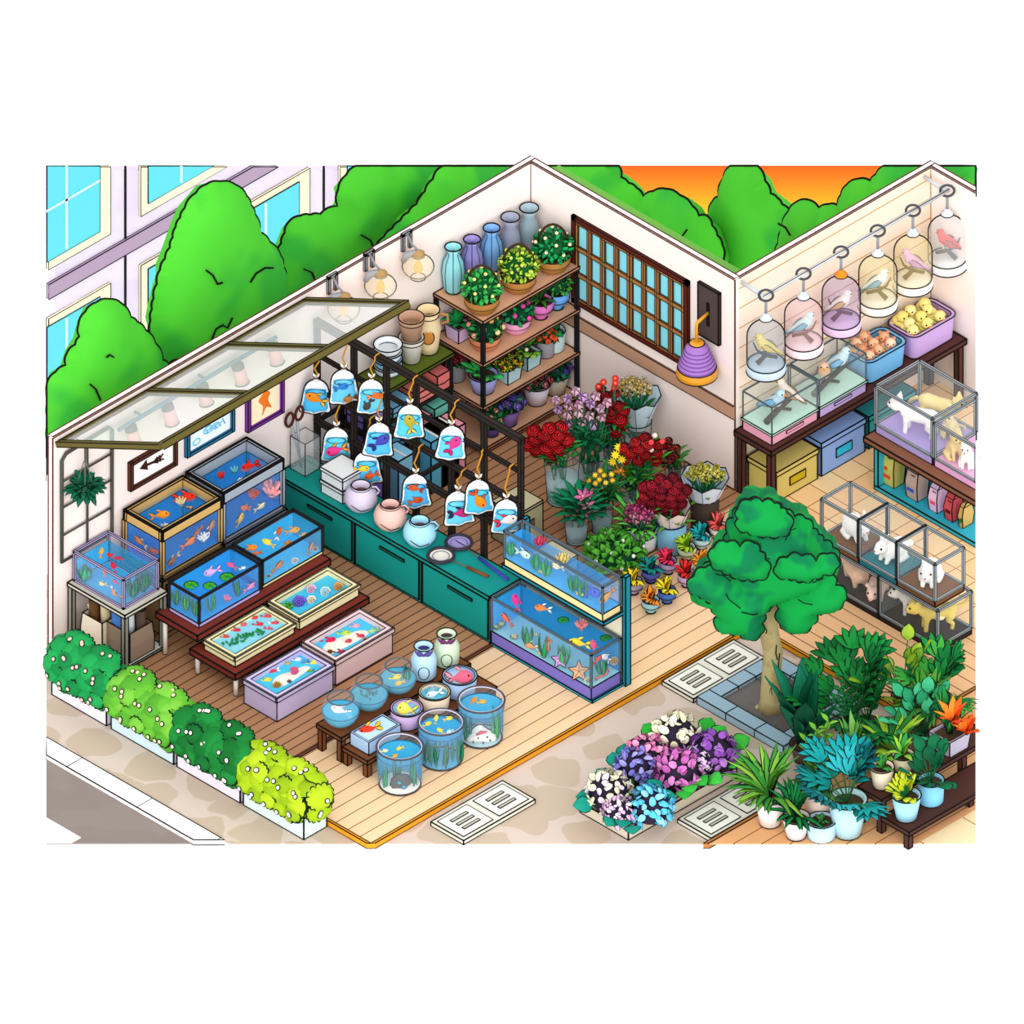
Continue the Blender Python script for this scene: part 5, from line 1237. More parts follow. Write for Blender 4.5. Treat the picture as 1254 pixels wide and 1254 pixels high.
plant('light blue square pot heaped with yellow flowers on the third shelf', onshelf(622, z, .53), ('square', .1, .17, '#bfe6f2'), 'ball', '#4a9a3a', .12, .13, 30, ('rose', 16, .035, ['#f8dc1e', '#f4c81a']))
plant('light blue square pot with lime green leaves on the third shelf', onshelf(646, z, .5), ('square', .1, .17, '#b4e2f0'), 'stalks', ['#7fd03a', '#a4dc5a'], .19, .1, 20, ('bud', 3, .022, '#fdf4c0'), ls=.05)
plant('grey striped cup with orange-red berries on the third shelf', onshelf(668, z, .5), ('cyl', .095, .2, '#9a9aa4'), 'ball', '#2f7a3a', .08, .1, 25, ('berry', 14, .032, '#f2562a'))
plant('pale blue glass pot with drooping green leaves, right end of the third shelf', onshelf(692, z, .48), ('cyl', .12, .22, '#cde8ee'), 'rosette', '#2fae62', .17, .1, 16, ls=.06)
z = TZ[3]
plant('purple pot with violet flowers, front corner of the lowest shelf', onshelf(622, z, .56), ('taper', .13, .2, '#8a6ab4'), 'ball', '#2f8a4a', .13, .14, 40, ('rose', 9, .05, ['#6a5ad0', '#7a6ae0', '#8a70d8']))
plant('dark pot with peach blossoms behind the front post of the lowest shelf', onshelf(602, z, .58), ('taper', .1, .12, '#5a4a8a'), 'ball', '#1f7a40', .16, .11, 36, ('bud', 8, .028, '#f4a07a'))
plant('white-lilac pot with coral pink flowers on the lowest shelf', onshelf(657, z, .5), ('taper', .14, .22, '#e8e0f4'), 'ball', '#2f8a3a', .1, .13, 34, ('rose', 10, .04, ['#f06a7a', '#f48aa0']))
plant('stone grey pot with lavender spikes, right end of the lowest shelf', onshelf(690, z, .5), ('taper', .15, .22, '#b9b4a2'), 'ball', '#1f7a5a', .15, .15, 50, ('tulip', 9, .04, ['#8a5ac8', '#6a5ad8']))

# olive shelf unit at the wall with pottery and folded goods
OLV = M('#5c6a20')
ou = thing('shelf_unit', 'olive-topped black shelf unit against the left wall', 'shelf', (.21, -2.15, 0))
mb = MB(); mb.box(.012, .42, -2.75, -1.5, 1.165, 1.2, OLV, .012); mb.build('top_board', ou)
for z in (.42, .80): mb = MB(); mb.box(.012, .41, -2.74, -1.51, z-.03, z, M('#3a3a30'), .012); mb.build('shelf_board', ou)
for (x, y) in ((.39, -1.53), (.39, -2.72), (.04, -1.53), (.04, -2.72)): mb = MB(); mb.box(x-.018, x+.018, y-.018, y+.018, 0, 1.165, SHB, .007); mb.build('post', ou)
def ware(label, b, name, cat, prof, m, rings, group=None):
    t = thing(name, label, cat, b, group); mb = MB(); mb.lathe(b, prof, m, 24)
    for z, r, w in rings: mb.ring(b+V((0, 0, z)), r, INK, w, 24)
    mb.build('body', t); return t
zb = 1.202
for k, l in enumerate(('lowest', 'second', 'third', 'topmost')):
    ware(f'blue and white ceramic bowl, {l} of the stack on the olive shelf unit', V((.2, -2.22, zb+k*.085)), 'bowl', 'bowl', [(0, 0), (.1, 0), (.125, .03), (.145, .1), (.125, .1), (.1, .06)], M(('#dff0fb', '#8fc4ea', '#e6f3fb', '#f0f7fc')[k]), [(.1, .145, .007), (.03, .126, .005)], 'stacked blue and white bowls')
c0 = V((.21, -1.90, zb))
for k, (l, c) in enumerate((('white lower', '#ece6dc'), ('tan upper', '#c79f84'))):
    ware(f'{l} tumbler of the stack between the jug and bowls on the olive unit', c0+V((0, 0, k*.24)), 'tumbler', 'cup', [(0, 0), (.085, 0), (.115, .22), (.13, .26), (.13, .29), (.11, .29), (.1, .2)], M(c), [(.29, .13, .007), (.24, .125, .006), (.006, .085, .006)], 'stacked tumblers')
jb = V((.21, -1.66, zb)); t = ware('cream two-handled ceramic jug with a brown oval on the olive shelf unit', jb, 'jug', 'jug', [(0, 0), (.095, 0), (.11, .1), (.13, .3), (.1, .43), (.115, .5), (.095, .5), (.08, .4)], M('#f0d9ac'), [(.5, .115, .008), (.43, .102, .006), (.006, .095, .007)])
for s in (1, -1):
    mb = MB(); mb.tube([jb+CAMU*s*.1+V((0, 0, .45)), jb+CAMU*s*.19+V((0, 0, .44)), jb+CAMU*s*.2+V((0, 0, .36)), jb+CAMU*s*.12+V((0, 0, .33))], .018, M('#b0825a'), 8); mb.build('handle', t)
mb = MB(); mb.inflate([(math.cos(a)*.06, math.sin(a)*.085) for a in [2*PI*k/16 for k in range(16)]], jb+FR*.118+V((0, 0, .24)), CAMU, V((0, 0, 1)), .015, M('#c8843a'), .006, N=FR); mb.build('oval_badge', t)
def packet(label, x0, x1, y0, y1, z, h, c, fold='#ffffff', name='folded_cloth', cat='cloth'):
    t = thing(name, label, cat, ((x0+x1)/2, (y0+y1)/2, z)); mb = MB(); mb.box(x0, x1, y0, y1, z, z+h, M(c), .010); mb.build('body', t)
    mb = MB(); mb.tube([(x0, y0-.004, z+h*.5), ((x0+x1)/2, y0-.006, z+h*.42), (x1+.004, y0-.004, z+h*.5), (x1+.006, (y0+y1)/2, z+h*.42), (x1+.004, y1, z+h*.5)], .006, INK, 4); mb.build('fold', t)
for (y0, y1, z, h, c, l) in ((-1.72, -1.54, .802, .2, '#ec7a76', 'coral pink folded cloth, right end of the upper level in the olive unit'), (-2.02, -1.76, .802, .13, '#f08a80', 'salmon folded cloth in the upper level of the olive unit'), (-2.35, -2.08, .802, .12, '#7ab8dc', 'light blue folded cloth in the upper level of the olive unit'), (-2.7, -2.4, .802, .2, '#8a78c8', 'violet folded cloth at the left of the upper level in the olive unit'),
    (-1.76, -1.54, .422, .2, '#7ad8c4', 'mint folded cloth, right end of the lower level in the olive unit'), (-2.04, -1.8, .422, .16, '#f0a0b8', 'pink folded cloth in the lower level of the olive unit'), (-2.36, -2.08, .422, .15, '#5aa8d0', 'teal blue folded cloth in the lower level of the olive unit'), (-2.7, -2.42, .422, .22, '#7a68c0', 'purple folded cloth at the left of the lower level in the olive unit')):
    packet(l, .1, .4, y0, y1, z, h, c)
for (px, py, c, l) in ((540, 468, '#ea8078', 'coral carton on the brown deck behind the bag rack'), (548, 505, '#f09ab0', 'pink carton on the brown deck behind the bag rack'), (527, 497, '#5fb4d8', 'sky blue carton on the brown deck behind the bag rack'), (487, 552, '#8cd0f0', 'pale blue carton on the brown deck behind the bag rack'), (447, 520, '#7a66c4', 'purple carton on the brown deck behind the bag rack')):
    b = P(px, py+18, .0); b.x = max(b.x, .62)
    b = V((max(.65, b.x), (px-OX)/K-max(.65, b.x), .002)); zt = (OY+50*(b.x-b.y)-py)/100
    t = thing('carton', l, 'box', b, 'cartons behind the rack'); mb = MB(); hh = max(.25, min(zt+.1, .62)); mb.box(b.x-.13, b.x+.13, b.y-.12, b.y+.12, .002, hh, M(c), .012); mb.build('body', t)
    mb = MB(); mb.poly([(b.x-.12, b.y-.01, hh+.001), (b.x+.12, b.y-.01, hh+.001), (b.x+.12, b.y+.01, hh+.001), (b.x-.12, b.y+.01, hh+.001)], (0, 0, .006), M('#fbeee8')); mb.build('tape', t)

# wall bulbs
for (px, py, l) in ((512, 326, 'nearest the flower vases'), (466, 350, 'in the middle of the three'), (421, 378, 'seen partly through the glass canopy')):
    x = .17; c = V((x, (px-OX)/K-x, 0)); c.z = (OY+50*(c.x-c.y)-py)/100
    t = thing('wall_lamp', f'round glass globe lamp on a grey wall hook, {l}', 'lamp', c, 'globe lamps on the left wall')
    mb = MB(); mb.ball(c, .158, M('#fff1d0', alpha=.28, rough=.1, spec=.4), 20, 14); mb.ring(c+V((0, 0, 0)), .158, INK, .006, 28, 'f'); mb.ring(c-V((0, 0, .135)), .075, INK, .006, 18); mb.build('globe', t)
    mb = MB(); mb.lathe(c, [(0, -.075), (.04, -.06), (.052, -.02), (.03, .04), (.014, .08), (.014, .14)], M('#ffab2e', emit=1.0), 14); mb.build('bulb', t)
    mb = MB(); mb.lathe(c+V((0, 0, .13)), [(.06, 0), (.07, .03), (.03, .06), (0, .07)], M('#a98a5a'), 14); mb.ring(c+V((0, 0, .13)), .065, INK, .006, 14); mb.build('cap', t)
    w = V((0, c.y, c.z)); top = w+V((.02, 0, .32))
    mb = MB(); mb.box(.002, .03, c.y-.075, c.y-.045, c.z+.14, c.z+.34, M('#8a8a8e'), .007); mb.box(.002, .03, c.y+.025, c.y+.055, c.z+.14, c.z+.34, M('#8a8a8e'), .007); mb.box(.002, .03, c.y-.075, c.y+.055, c.z+.32, c.z+.35, M('#8a8a8e'), .007); mb.tube([(.02, c.y-.01, c.z+.33), (.1, c.y-.02, c.z+.25), (c.x, c.y, c.z+.19)], .012, M('#8a8a8e'), 6); mb.build('bracket', t)
    mb = MB()
    mb.tube([c+V((0, 0, .17))-CAMU*.02, c+V((0, 0, .14))-CAMU*.11, c+V((0, 0, .06))-CAMU*.15], [.03, .04, .03], M('#9a9ca0'), 8); mb.build('swivel', t)
# lamp on the back wall
t = thing('wall_lamp', 'purple ribbed bell lamp with a gold rim on the back wall plaque', 'lamp', (2.53, -.1, 1.36))
mb = MB(); mb.box(2.40, 2.69, -.035, -.004, 1.69, 2.32, M('#4d403f'), .014); mb.build('backplate', t)
mb = MB(); mb.box(2.53, 2.56, -.042, -.035, 1.86, 2.14, M('#15100f'), .006); mb.build('slot', t)
GO = M('#e0992a', rough=.35, spec=.4)
lc = V((2.55, -.20, 0)); mb = MB(); mb.tube([(2.545, -.03, 2.02), (2.55, -.20, 1.98), (2.55, -.21, 1.93), (2.55, -.20, 1.72)], .018, GO, 8); mb.build('arm', t)
pr = [(.075, 1.735), (.10, 1.69)]
for k in range(6): f = k/6; pr += [(.105+.085*f, 1.69-.24*f), (.118+.085*f, 1.68-.24*f), (.118+.085*f, 1.66-.24*f)]
pr += [(.195, 1.44)]
mb = MB(); mb.lathe(lc, pr, M('#a374c4'), 24)
for k in range(6): mb.ring(lc+V((0, 0, 1.66-.04*k)), .108+.0145*k+.012, M('#5a3a7a'), .004, 24)
mb.build('shade', t)
mb = MB(); mb.lathe(lc, [(.193, 1.445), (.21, 1.40), (.212, 1.36), (.19, 1.345)], GO, 24); mb.ring(lc+V((0, 0, 1.445)), .197, INK, .006, 24); mb.ring(lc+V((0, 0, 1.35)), .205, INK, .008, 24); mb.build('rim', t)
mb = MB(); mb.lathe(lc, [(0, 1.75), (.06, 1.75), (.08, 1.73), (.075, 1.72)], GO, 18); mb.ring(lc+V((0, 0, 1.735)), .08, INK, .006, 18); mb.build('collar', t)

# hanging fern leaves
mb = MB()
for k in range(80):
    a = 2.4*k; e = rnd.uniform(-.5, .9); d = V((math.cos(a)*math.cos(e), math.sin(a)*math.cos(e), math.sin(e)*.8)); p0 = ha+V((0, 0, .12))
    mb.leaf(p0+d*.06, p0+d*rnd.uniform(.17, .27), .035, V((0, 0, 1))+d*-.3, M('#0e6446'), DINK, bend=.2)
mb.build('foliage', hp)

# crates and cut flowers on the deck
CRT, GV = M('#b8b08c'), M('#d8f0f6', alpha=.13, rough=.15, spec=.4)
def crate(label, x0, x1, y0, y1, z0, z1):
    t = thing('crate', label, 'crate', ((x0+x1)/2, (y0+y1)/2, z0), 'wooden crates under the cut flowers'); mb = MB(); mb.box(x0, x1, y0, y1, z0, z1, CRT, .012); mb.build('body', t)
    mb = MB(); mb.box(x0, x1, y0, y1, z1, z1+.03, M('#c4bd9a'), .010); mb.build('lid', t); mb = MB(); mb.box(x1, x1+.008, (y0+y1)/2-.06, (y0+y1)/2+.06, z0+(z1-z0)*.5, z0+(z1-z0)*.7, M('#6a6248'), .005); mb.build('hand_hole', t)
c1 = P(667, 655, 0); crate('pale olive crate under the big red rose vase', 2.5, 2.86, -2.62, -2.2, .002, .26)
crate('pale olive crate behind the rack end post', 1.75, 2.1, -2.3, -1.93, .002, .42)
def bouquet(label, b, vase, blooms, leaves, cat='bouquet', name='vase_of_flowers', wrap=None, leafm='#1f7a42', wid=.03, tall=None):
    """vase = (radius, height, colour or None); blooms = (kind, radius, colours, centre px, py, spread x px, spread y px, count)"""
    t = thing(name, label, cat, b); vr, vh, vc = vase
    if vc is None:
        mb = MB(); mb.lathe(b, [(vr*.8, 0), (vr*.86, .02), (vr, vh)], GV, 20); mb.lathe(b, [(0, .004), (vr*.8, .004)], M('#cfe8ee'), 18); mb.ring(b+V((0, 0, vh)), vr, M('#3a4a50'), .007, 22); mb.ring(b+V((0, 0, .006)), vr*.82, M('#2a3438'), .007, 20)
        for s in (1, -1): mb.tube([b+CAMU*s*vr*.8, b+CAMU*s*vr*1.0+V((0, 0, vh))], .005, M('#2a3438'), 5)
        mb.build('vase', t)
        mb = MB(); mb.lathe(b, [(0, .02), (vr*.78, .02), (vr*.9, vh*.55), (0, vh*.55)], M('#c4eefa', alpha=.45), 18); mb.build('water', t)
    else:
        mb = MB(); ringpot(mb, b, 'cyl', vr, vh, M(vc)); mb.build('vase', t)
    mb = MB(); sm = M('#1f6a4a')
    cen = []
    for (kind, r, cols, px, py, sx, sy, n) in blooms:
        for i in range(n):
            q = math.sqrt((i+.5)/n); a = 2.39996*i+px; u, w = math.cos(a)*q, math.sin(a)*q
            p = at(b, px+u*sx, py-w*sy, (1-q*q)*.10+.02*(-w)); cen.append((kind, r, cols[i % len(cols)], p))
    for i, (kind, r, c, p) in enumerate(cen):
        foot = b+V((rnd.uniform(-.5, .5)*vr, rnd.uniform(-.5, .5)*vr, .03 if vc is None else vh*.85)); neck = b+V((rnd.uniform(-.6, .6)*vr, rnd.uniform(-.6, .6)*vr, vh*.96))
        if True: mb.tube([foot, neck, p-V((0, 0, r*.8))], .009, sm, 5)
    mb.build('stems', t)
    mb = MB(); lm = [M(q) for q in (leafm if isinstance(leafm, (list, tuple)) else [leafm])]
    for i in range(int(leaves*1.6)):
        kind, r, c, p = cen[i % len(cen)]; a = 2.4*i; e = rnd.uniform(-.2, .9)
        o = b+V((math.cos(a)*vr*.6, math.sin(a)*vr*.6, vh*.92)); q = o.lerp(p-V((0, 0, r)), rnd.uniform(.0, .7)); d = V((math.cos(a)*math.cos(e), math.sin(a)*math.cos(e), math.sin(e)+.3))
        mb.leaf(q, q+d*rnd.uniform(.1, .18)*(tall or 1), wid, V((-d.x, -d.y, 1)), lm[i % len(lm)], DINK)
    mb.build('foliage', t)
    if wrap:
        wc, wb, wt, wr0, wr1 = wrap; mb = MB(); n = 14; vs = []
        cw = wb
        for (z, rr, zz) in ((0, wr0, 0), (.55, (wr0+wr1)/2, 0), (1, wr1, .05)):
            for k in range(n):
                a = 2*PI*k/n; vs.append(cw+V((math.cos(a)*rr, math.sin(a)*rr, (wt-cw.z)*z+(zz if k % 2 else 0))))
        fs = [(i*n+k, i*n+(k+1) % n, (i+1)*n+(k+1) % n, (i+1)*n+k) for i in range(2) for k in range(n)]
        mb.add(vs, fs, M(wc), False); mb.tube(vs[2*n:], .007, INK, 4, True)
        for k in range(0, n, 2): mb.tube([vs[k], vs[n+k], vs[2*n+k]], .004, M('#5a7a9a'), 4)
        mb.build('wrapping_paper', t)
    for (kind, r, c, p) in cen: flower(t, p, kind, r, c, nrm=V((.45, -.45, .75))+V((rnd.uniform(-.2, .2), rnd.uniform(-.2, .2), 0)))
    return t
RED = ['#c0121a', '#a80e16', '#cc1c22']
bouquet('big glass vase of large red roses on the olive crate', P(688, 612, .292), (.18, .52, None), [('rose', .072, RED, 672, 540, 27, 20, 13)], 26, leafm=['#1f8a3a', '#2f9a40'])
bouquet('tall glass vase of pale pink and lilac tulips behind the red roses', P(722, 606, 0), (.17, .5, None), [('tulip', .072, ['#f8c4dc', '#fad6ea', '#e0b4ea'], 712, 500, 36, 24, 18)], 24, leafm='#127a48', wid=.035, tall=1.4)
bouquet('glass vase of red gladioli and roses behind the tulips by the wall', P(752, 588, 0), (.17, .5, None), [('rose', .05, RED, 742, 497, 22, 22, 12), ('rose', .075, ['#b81418'], 754, 515, 14, 16, 4), ('daisy', .04, ['#e83030'], 748, 470, 18, 8, 5)], 16, leafm='#1f8a3a')
wb_ = P(781, 560, 0)
bouquet('light blue paper bouquet of cream flowers in a glass vase, closest to the back wall', wb_, (.14, .45, None), [('tulip', .05, ['#f4e09a', '#ecd07a', '#fdf2cc'], 777, 474, 22, 12, 22)], 8, wrap=('#d4eefc', wb_+V((0, 0, .38)), wb_.z+.74, .10, .235), leafm='#1f7a3a')
bouquet('glass vase of red roses and orange lilies in the centre of the flower display', P(778, 632, 0), (.16, .42, None), [('rose', .06, RED, 788, 552, 28, 16, 12), ('daisy', .05, ['#f2d42a'], 757, 558, 10, 12, 4), ('lily', .075, ['#f08a2a', '#e8761a'], 763, 578, 10, 10, 4), ('bud', .03, ['#f0484a', '#f8d8d0'], 800, 545, 20, 12, 6)], 44, leafm=['#3f9a2f', '#56a836', '#2f8a34'], wid=.035, tall=1.2)
bouquet('glass of small light red roses behind the central rose vase', P(826, 598, 0), (.10, .3, None), [('rose', .04, ['#d8302a', '#f2a0a0', '#e85a50'], 817, 556, 17, 17, 13)], 10, leafm='#3f9a3a')
bouquet('frosted glass of pink lilies with dark leaves in front of the crate', P(706, 662, 0), (.125, .33, None), [('lily', .085, ['#f090c4', '#ee7ab4'], 716, 615, 7, 14, 4)], 26, leafm=['#0f7a50', '#128a58'], wid=.045, tall=1.9)
bouquet('frosted glass of yellow buds and dark leaves beside the pink lilies', P(737, 650, 0), (.115, .33, None), [('daisy', .035, ['#e8b82a', '#f2d04a'], 738, 588, 20, 12, 12)], 40, leafm=['#1f6a34', '#2f7a3a'], wid=.035, tall=1.4)
bouquet('white bowl of pink tulips with long light green leaves', P(784, 668, .05), (.17, .17, '#f6f2f6'), [('tulip', .066, ['#e87ab0', '#de5a96', '#f4a0c4'], 784, 630, 20, 12, 13)], 26, leafm=['#4fb83f', '#6ac84a'], wid=.035, tall=1.5, wrap=('#cfc2f2', P(784, 668, .05)+V((0, 0, .1)), .30, .15, .19))
bouquet('blue bucket of dark red chrysanthemums, right of the pink tulips', P(822, 672, 0), (.155, .34, '#7cb4d4'), [('rose', .062, ['#a8142c', '#bc1c34', '#901028'], 814, 606, 30, 22, 22)], 18, leafm='#5a9a3a', wrap=('#f6dfe0', P(822, 672, 0)+V((0, 0, .30)), .50, .12, .20))
yb = P(863, 643, 0)
bouquet('black pot of yellow flowers wrapped in pale blue and violet paper', yb, (.15, .36, '#40352f'), [('tulip', .048, ['#ece46a', '#f4ee8a', '#dcd65a'], 864, 580, 24, 11, 24)], 6, leafm='#6a9a3a', wrap=('#d6e4fa', yb+V((0, 0, .33)), .56, .14, .245))
mb = MB()
t = thing('wooden_stand', 'small brown stand under the white tulip bowl', 'stand', P(784, 672, 0)); q = P(784, 668, 0); mb.box(q.x-.17, q.x+.17, q.y-.17, q.y+.17, .0, .045, M('#a8643a'), .010); mb.build('board', t)
plant('low light green bush with white dots behind the upper aquarium', P(752, 694, 0), ('taper', .14, .08, '#b8b08c'), 'ball', ['#54ae34', '#62b842'], .22, .29, 170, ('bud', 12, .022, '#ffffff'), ls=.1)
# small succulents
SU = [(776, 722, 'yellow', '#f4d82a', 'grey-lilac', '#b8b0d0'), (797, 708, 'teal', '#128a84', 'royal blue', '#5a66c8'), (797, 745, 'orange', '#f0902a', 'sky blue', '#a4d8f0'), (818, 697, 'rose red', '#e8305a', 'lavender', '#c0b0e0'), (817, 733, 'lemon', '#f0dc2a', 'cornflower blue', '#4f78d0'), (841, 713, 'scarlet', '#e02a2a', 'pink-lilac', '#d8b0dc'), (841, 680, 'lime', '#a8d22a', 'pale green', '#d8eec4'), (860, 700, 'amber', '#e8962a', 'cream', '#f4e8c8'), (859, 667, 'turquoise', '#1fb0b4', 'pale cyan', '#c4ecf4'), (880, 655, 'coral', '#f0625a', 'white', '#f6e8e4')]
for (px, py, fc, fh, pn, ph_) in SU:
    b = P(px, py+4, .002); t = thing('succulent', f'{fc} succulent in a small {pn} pot on the light deck', 'succulent', b, 'small potted succulents')
    pot(t, b, 'foot', .095, .15, ph_, False); mb = MB(); rosette(mb, b+V((0, 0, .14)), 22, .15, .036, M(fh), el=(.1, 1.4), ink=INK, prof=(.6, .95, 1, .8, .15)); mb.build('foliage', t)

# four street planters
PL = [(.50, 1.27, '#ece8f8', ['#169048', '#1d9a4c', '#117e3e'], '#f0c4b8', 'white-lilac street planter of bright green bush at the kerb end'), (1.34, 2.22, '#cfe6f2', ['#5fae30', '#51a02e', '#72b83c'], '#f2dcb0', 'pale blue street planter of light green bush, second from the left'), (2.27, 3.16, '#e8e4f6', ['#12742e', '#178034', '#0d6628'], '#ffe8e4', 'pale lilac street planter of dark green bush, third from the left'), (3.21, 4.06, '#d8ecec', ['#9cbc16', '#8cae14', '#acc822'], '#f4ecff', 'pale grey-green street planter of yellow-green bush at the deck corner')]
for (x0, x1, pc, gc_, fc, l) in PL:
    y0, y1 = -7.27, -6.95; t = thing('planter', l, 'planter', ((x0+x1)/2, -7.1, -.06), 'planters along the kerb'); mb = MB(); mb.box(x0, x1, y0, y1, -.058, .2, M(pc), .013); mb.build('box', t)
    mb = MB(); mb.ball(((x0+x1)/2, -7.11, .36), ((x1-x0)*.5, .2, .2), M(gc_[2]), 16, 10)
    lobs = []
    for i in range(12):
        f = (i+.5)/12; x = x0+.02+(x1-x0-.04)*f
        for (dy, z, n) in ((-.20, .27, (0, -1, .1)), (-.21, .36, (0, -1, .3)), (-.16, .46, (0, -.8, .7)), (-.10, .52, (0, -.5, 1)), (-.02, .54, (.15, -.2, 1)), (.06, .53, (.2, .3, 1)), (.14, .46, (.2, .7, .7)), (.2, .3, (0, 1, .1))):
            x_ = x+rnd.uniform(-.04, .04); lobs.append(((x_, -7.11+dy, z+rnd.uniform(-.04, .04)), n, rnd.uniform(.085, .13)))
    for z in (.26, .42):
        lobs.append(((x1-.02, -7.11, z), (1, -.1, .3), .12)); lobs.append(((x1-.03, -7.2, z), (1, -.6, .2), .11)); lobs.append(((x1-.03, -7.02, z), (1, .6, .2), .11)); lobs.append(((x0+.0, -7.11, z), (-1, -.1, .3), .13))
    for i, (c, n, r) in enumerate(lobs): mb.lobe(c, n, r, M(gc_[i % 3 if i % 5 else 0]), DINK, rnd.choice((5, 6, 7)), .5, rnd.random()*6)
    L_ = x1-x0; spots = []
    for k in range(4):
        f = (k+.5)/4; xx = x0+L_*f
        spots.append((V((xx+.05*(-1)**k, -7.06, .54)), V((0, -.5, .87)), .135, .10))
    for k in range(5):
        f = (k+.5)/5; xx = x0+L_*f
        spots.append((V((xx, -7.24, .42+.03*(k % 2))), V((0, -.85, .5)), .108, .09))
    for k in range(5):
        f = (k+.5)/5; xx = x0+L_*f
        spots.append((V((xx+.03, -7.31, .27-.02*(k % 2))), V((0, -1, .12)), .10, .075))
    spots += [(V((x1+.03, -7.12, .42)), V((1, -.2, .35)), .15, .12), (V((x1+.04, -7.14, .27)), V((1, -.15, .1)), .14, .10), (V((x0-.02, -7.1, .38)), V((-1, 0, .2)), .14, .14)]
    for k, (c, n, ra, rb) in enumerate(spots):
        n.normalize(); c += n*(.045+.012*(k % 3)); U = V((0, 0, 1)).cross(n).normalized(); W = n.cross(U)
        ol = scallop([(math.cos(2*PI*q/14)*ra*rnd.uniform(.92, 1.08), math.sin(2*PI*q/14)*rb) for q in range(14)], .062, .42)
        mb.inflate(ol, c, U, W, .065, M(gc_[k % 3]), .0085, DINK, step=.034, D=.07, N=n)
    mb.build('foliage', t)
    for i in range(26):
        c, n, ra, rb = spots[(i*5) % len(spots)]; U = V((0, 0, 1)).cross(n).normalized(); W = n.cross(U); p = c+n*.062+U*rnd.uniform(-.5, .5)*ra+W*rnd.uniform(-.4, .4)*rb
        mb = MB(); mb.ball(p, .023, M(fc), 8, 6); mb.tube([p+(U*math.cos(a)+W*math.sin(a))*.025+n*.006 for a in [2*PI*k/8 for k in range(8)]], .0065, DINK, 4, True); mb.build('blossom', t)

# paving grates
for (x0, x1, y0, y1, l) in ((4.79, 5.25, -6.2, -5.19, 'double slotted stone grate at the street edge by the light deck'), (4.70, 5.14, -2.84, -1.83, 'double slotted stone grate between the deck and the tree pit'), (6.5, 6.97, -4.42, -3.4, 'double slotted stone grate beside the white-potted plants')):
    t = thing('drain_grate', l, 'grate', ((x0+x1)/2, (y0+y1)/2, -.058), 'stone drain grates'); mb = MB(); mb.box(x0, x1, y0, y1, -.058, -.01, M('#e6e4d6'), .011); mb.build('slab', t)
    ym = (y0+y1)/2
    for (a, b) in ((y0, ym), (ym, y1)):
        mb = MB(); mb.box(x0+.045, x1-.045, a+.045, b-.045, -.012, -.004, M('#f3f2e8'), .007); p = mb.build('panel', t)
        for k in range(3):
            xx = (x0+x1)/2+(k-1)*.085; mb = MB(); mb.box(xx-.018, xx+.018, a+.14, b-.14, -.004, .001, M('#b9bba6'), .007); mb.build('slot', p)

# hydrangea bed
t0 = thing('flower_bed', 'long low beige trough of the hydrangeas on the pavement', 'planter', (6.0, -4.2, -.06)); mb = MB(); mb.box(5.68, 6.36, -4.98, -3.45, -.058, .07, M('#d8cdb8'), .013); mb.build('trough', t0)
mb = MB(); mb.raw(5.72, 6.32, -4.94, -3.49, .07, .075, SOIL); mb.build('soil', t0)
HY = [('left hydrangea bush with cream, violet and sky blue heads on the trough', ['#0f8a78', '#158f7c'], [(745, 972, 30, ['#f0f2c8', '#f8f6da', '#f0d4ec']), (778, 938, 25, ['#8a86dc', '#7a7ad4', '#a8a4ec']), (797, 988, 28, ['#6ad0f4', '#58c4f0', '#8cdcf8']), (757, 995, 20, ['#f0c8ec', '#e8b8e4', '#f8e4f4'])], [(712, 975), (708, 985), (735, 945), (752, 925), (765, 915), (745, 1008), (762, 1010), (775, 1018), (818, 990), (822, 975), (805, 960), (728, 958)]),
      ('right hydrangea bush with pink, cream and purple heads on the trough', ['#2fb03a', '#3fbc42'], [(792, 925, 27, ['#ee8abc', '#f0a0cc', '#e878b0']), (828, 905, 33, ['#f2f0c8', '#fbf8dc', '#f4ecd8']), (872, 925, 33, ['#9a5abc', '#8a4ab0', '#b47ad0']), (832, 945, 30, ['#d070bc', '#e08acc', '#c060b0']), (855, 935, 22, ['#e2c4ea', '#d8b0e4', '#f0dcf4'])], [(792, 890), (806, 885), (868, 883), (884, 893), (900, 915), (905, 930), (862, 958), (880, 955), (838, 975), (846, 968), (830, 908), (912, 905)])]
for (l, lm, heads, lv) in HY:
    cs = [(P(px, py, .24), r/122.474, c) for (px, py, r, c) in heads]; cen = sum([c[0] for c in cs], V())/len(cs)
    t = thing('hydrangea', l, 'shrub', V((cen.x, cen.y, .07)), 'hydrangea bushes')
    for (c, r, cols) in cs:
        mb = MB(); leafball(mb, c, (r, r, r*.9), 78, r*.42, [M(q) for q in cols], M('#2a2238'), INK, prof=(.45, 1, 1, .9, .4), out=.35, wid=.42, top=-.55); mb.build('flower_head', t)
    mb = MB(); mb.tube([V((cen.x, cen.y, .07)), cen+V((0, 0, -.02))], .03, M('#2f6a3a'), 6)
    for (c, r, cols) in cs: mb.tube([V((cen.x, cen.y, .08)), c], .02, M('#2f6a3a'), 6)
    mb.build('stem', t)
    for i, (px, py) in enumerate(lv):
        p = P(px, py, .26); d = (p-cen); d.z = 0; d = d.normalized(); a = p-d*.16-V((0, 0, .05)); mb = MB(); mb.leaf(a, p+d*.06, .095, V((.45, -.45, .8)), M(lm[i % 2]), DINK, bw=.010); mb.tube([a+V((.004, -.004, .012)), p+V((.006, -.006, .012))], .004, DINK, 4); mb.build('leaf', t)

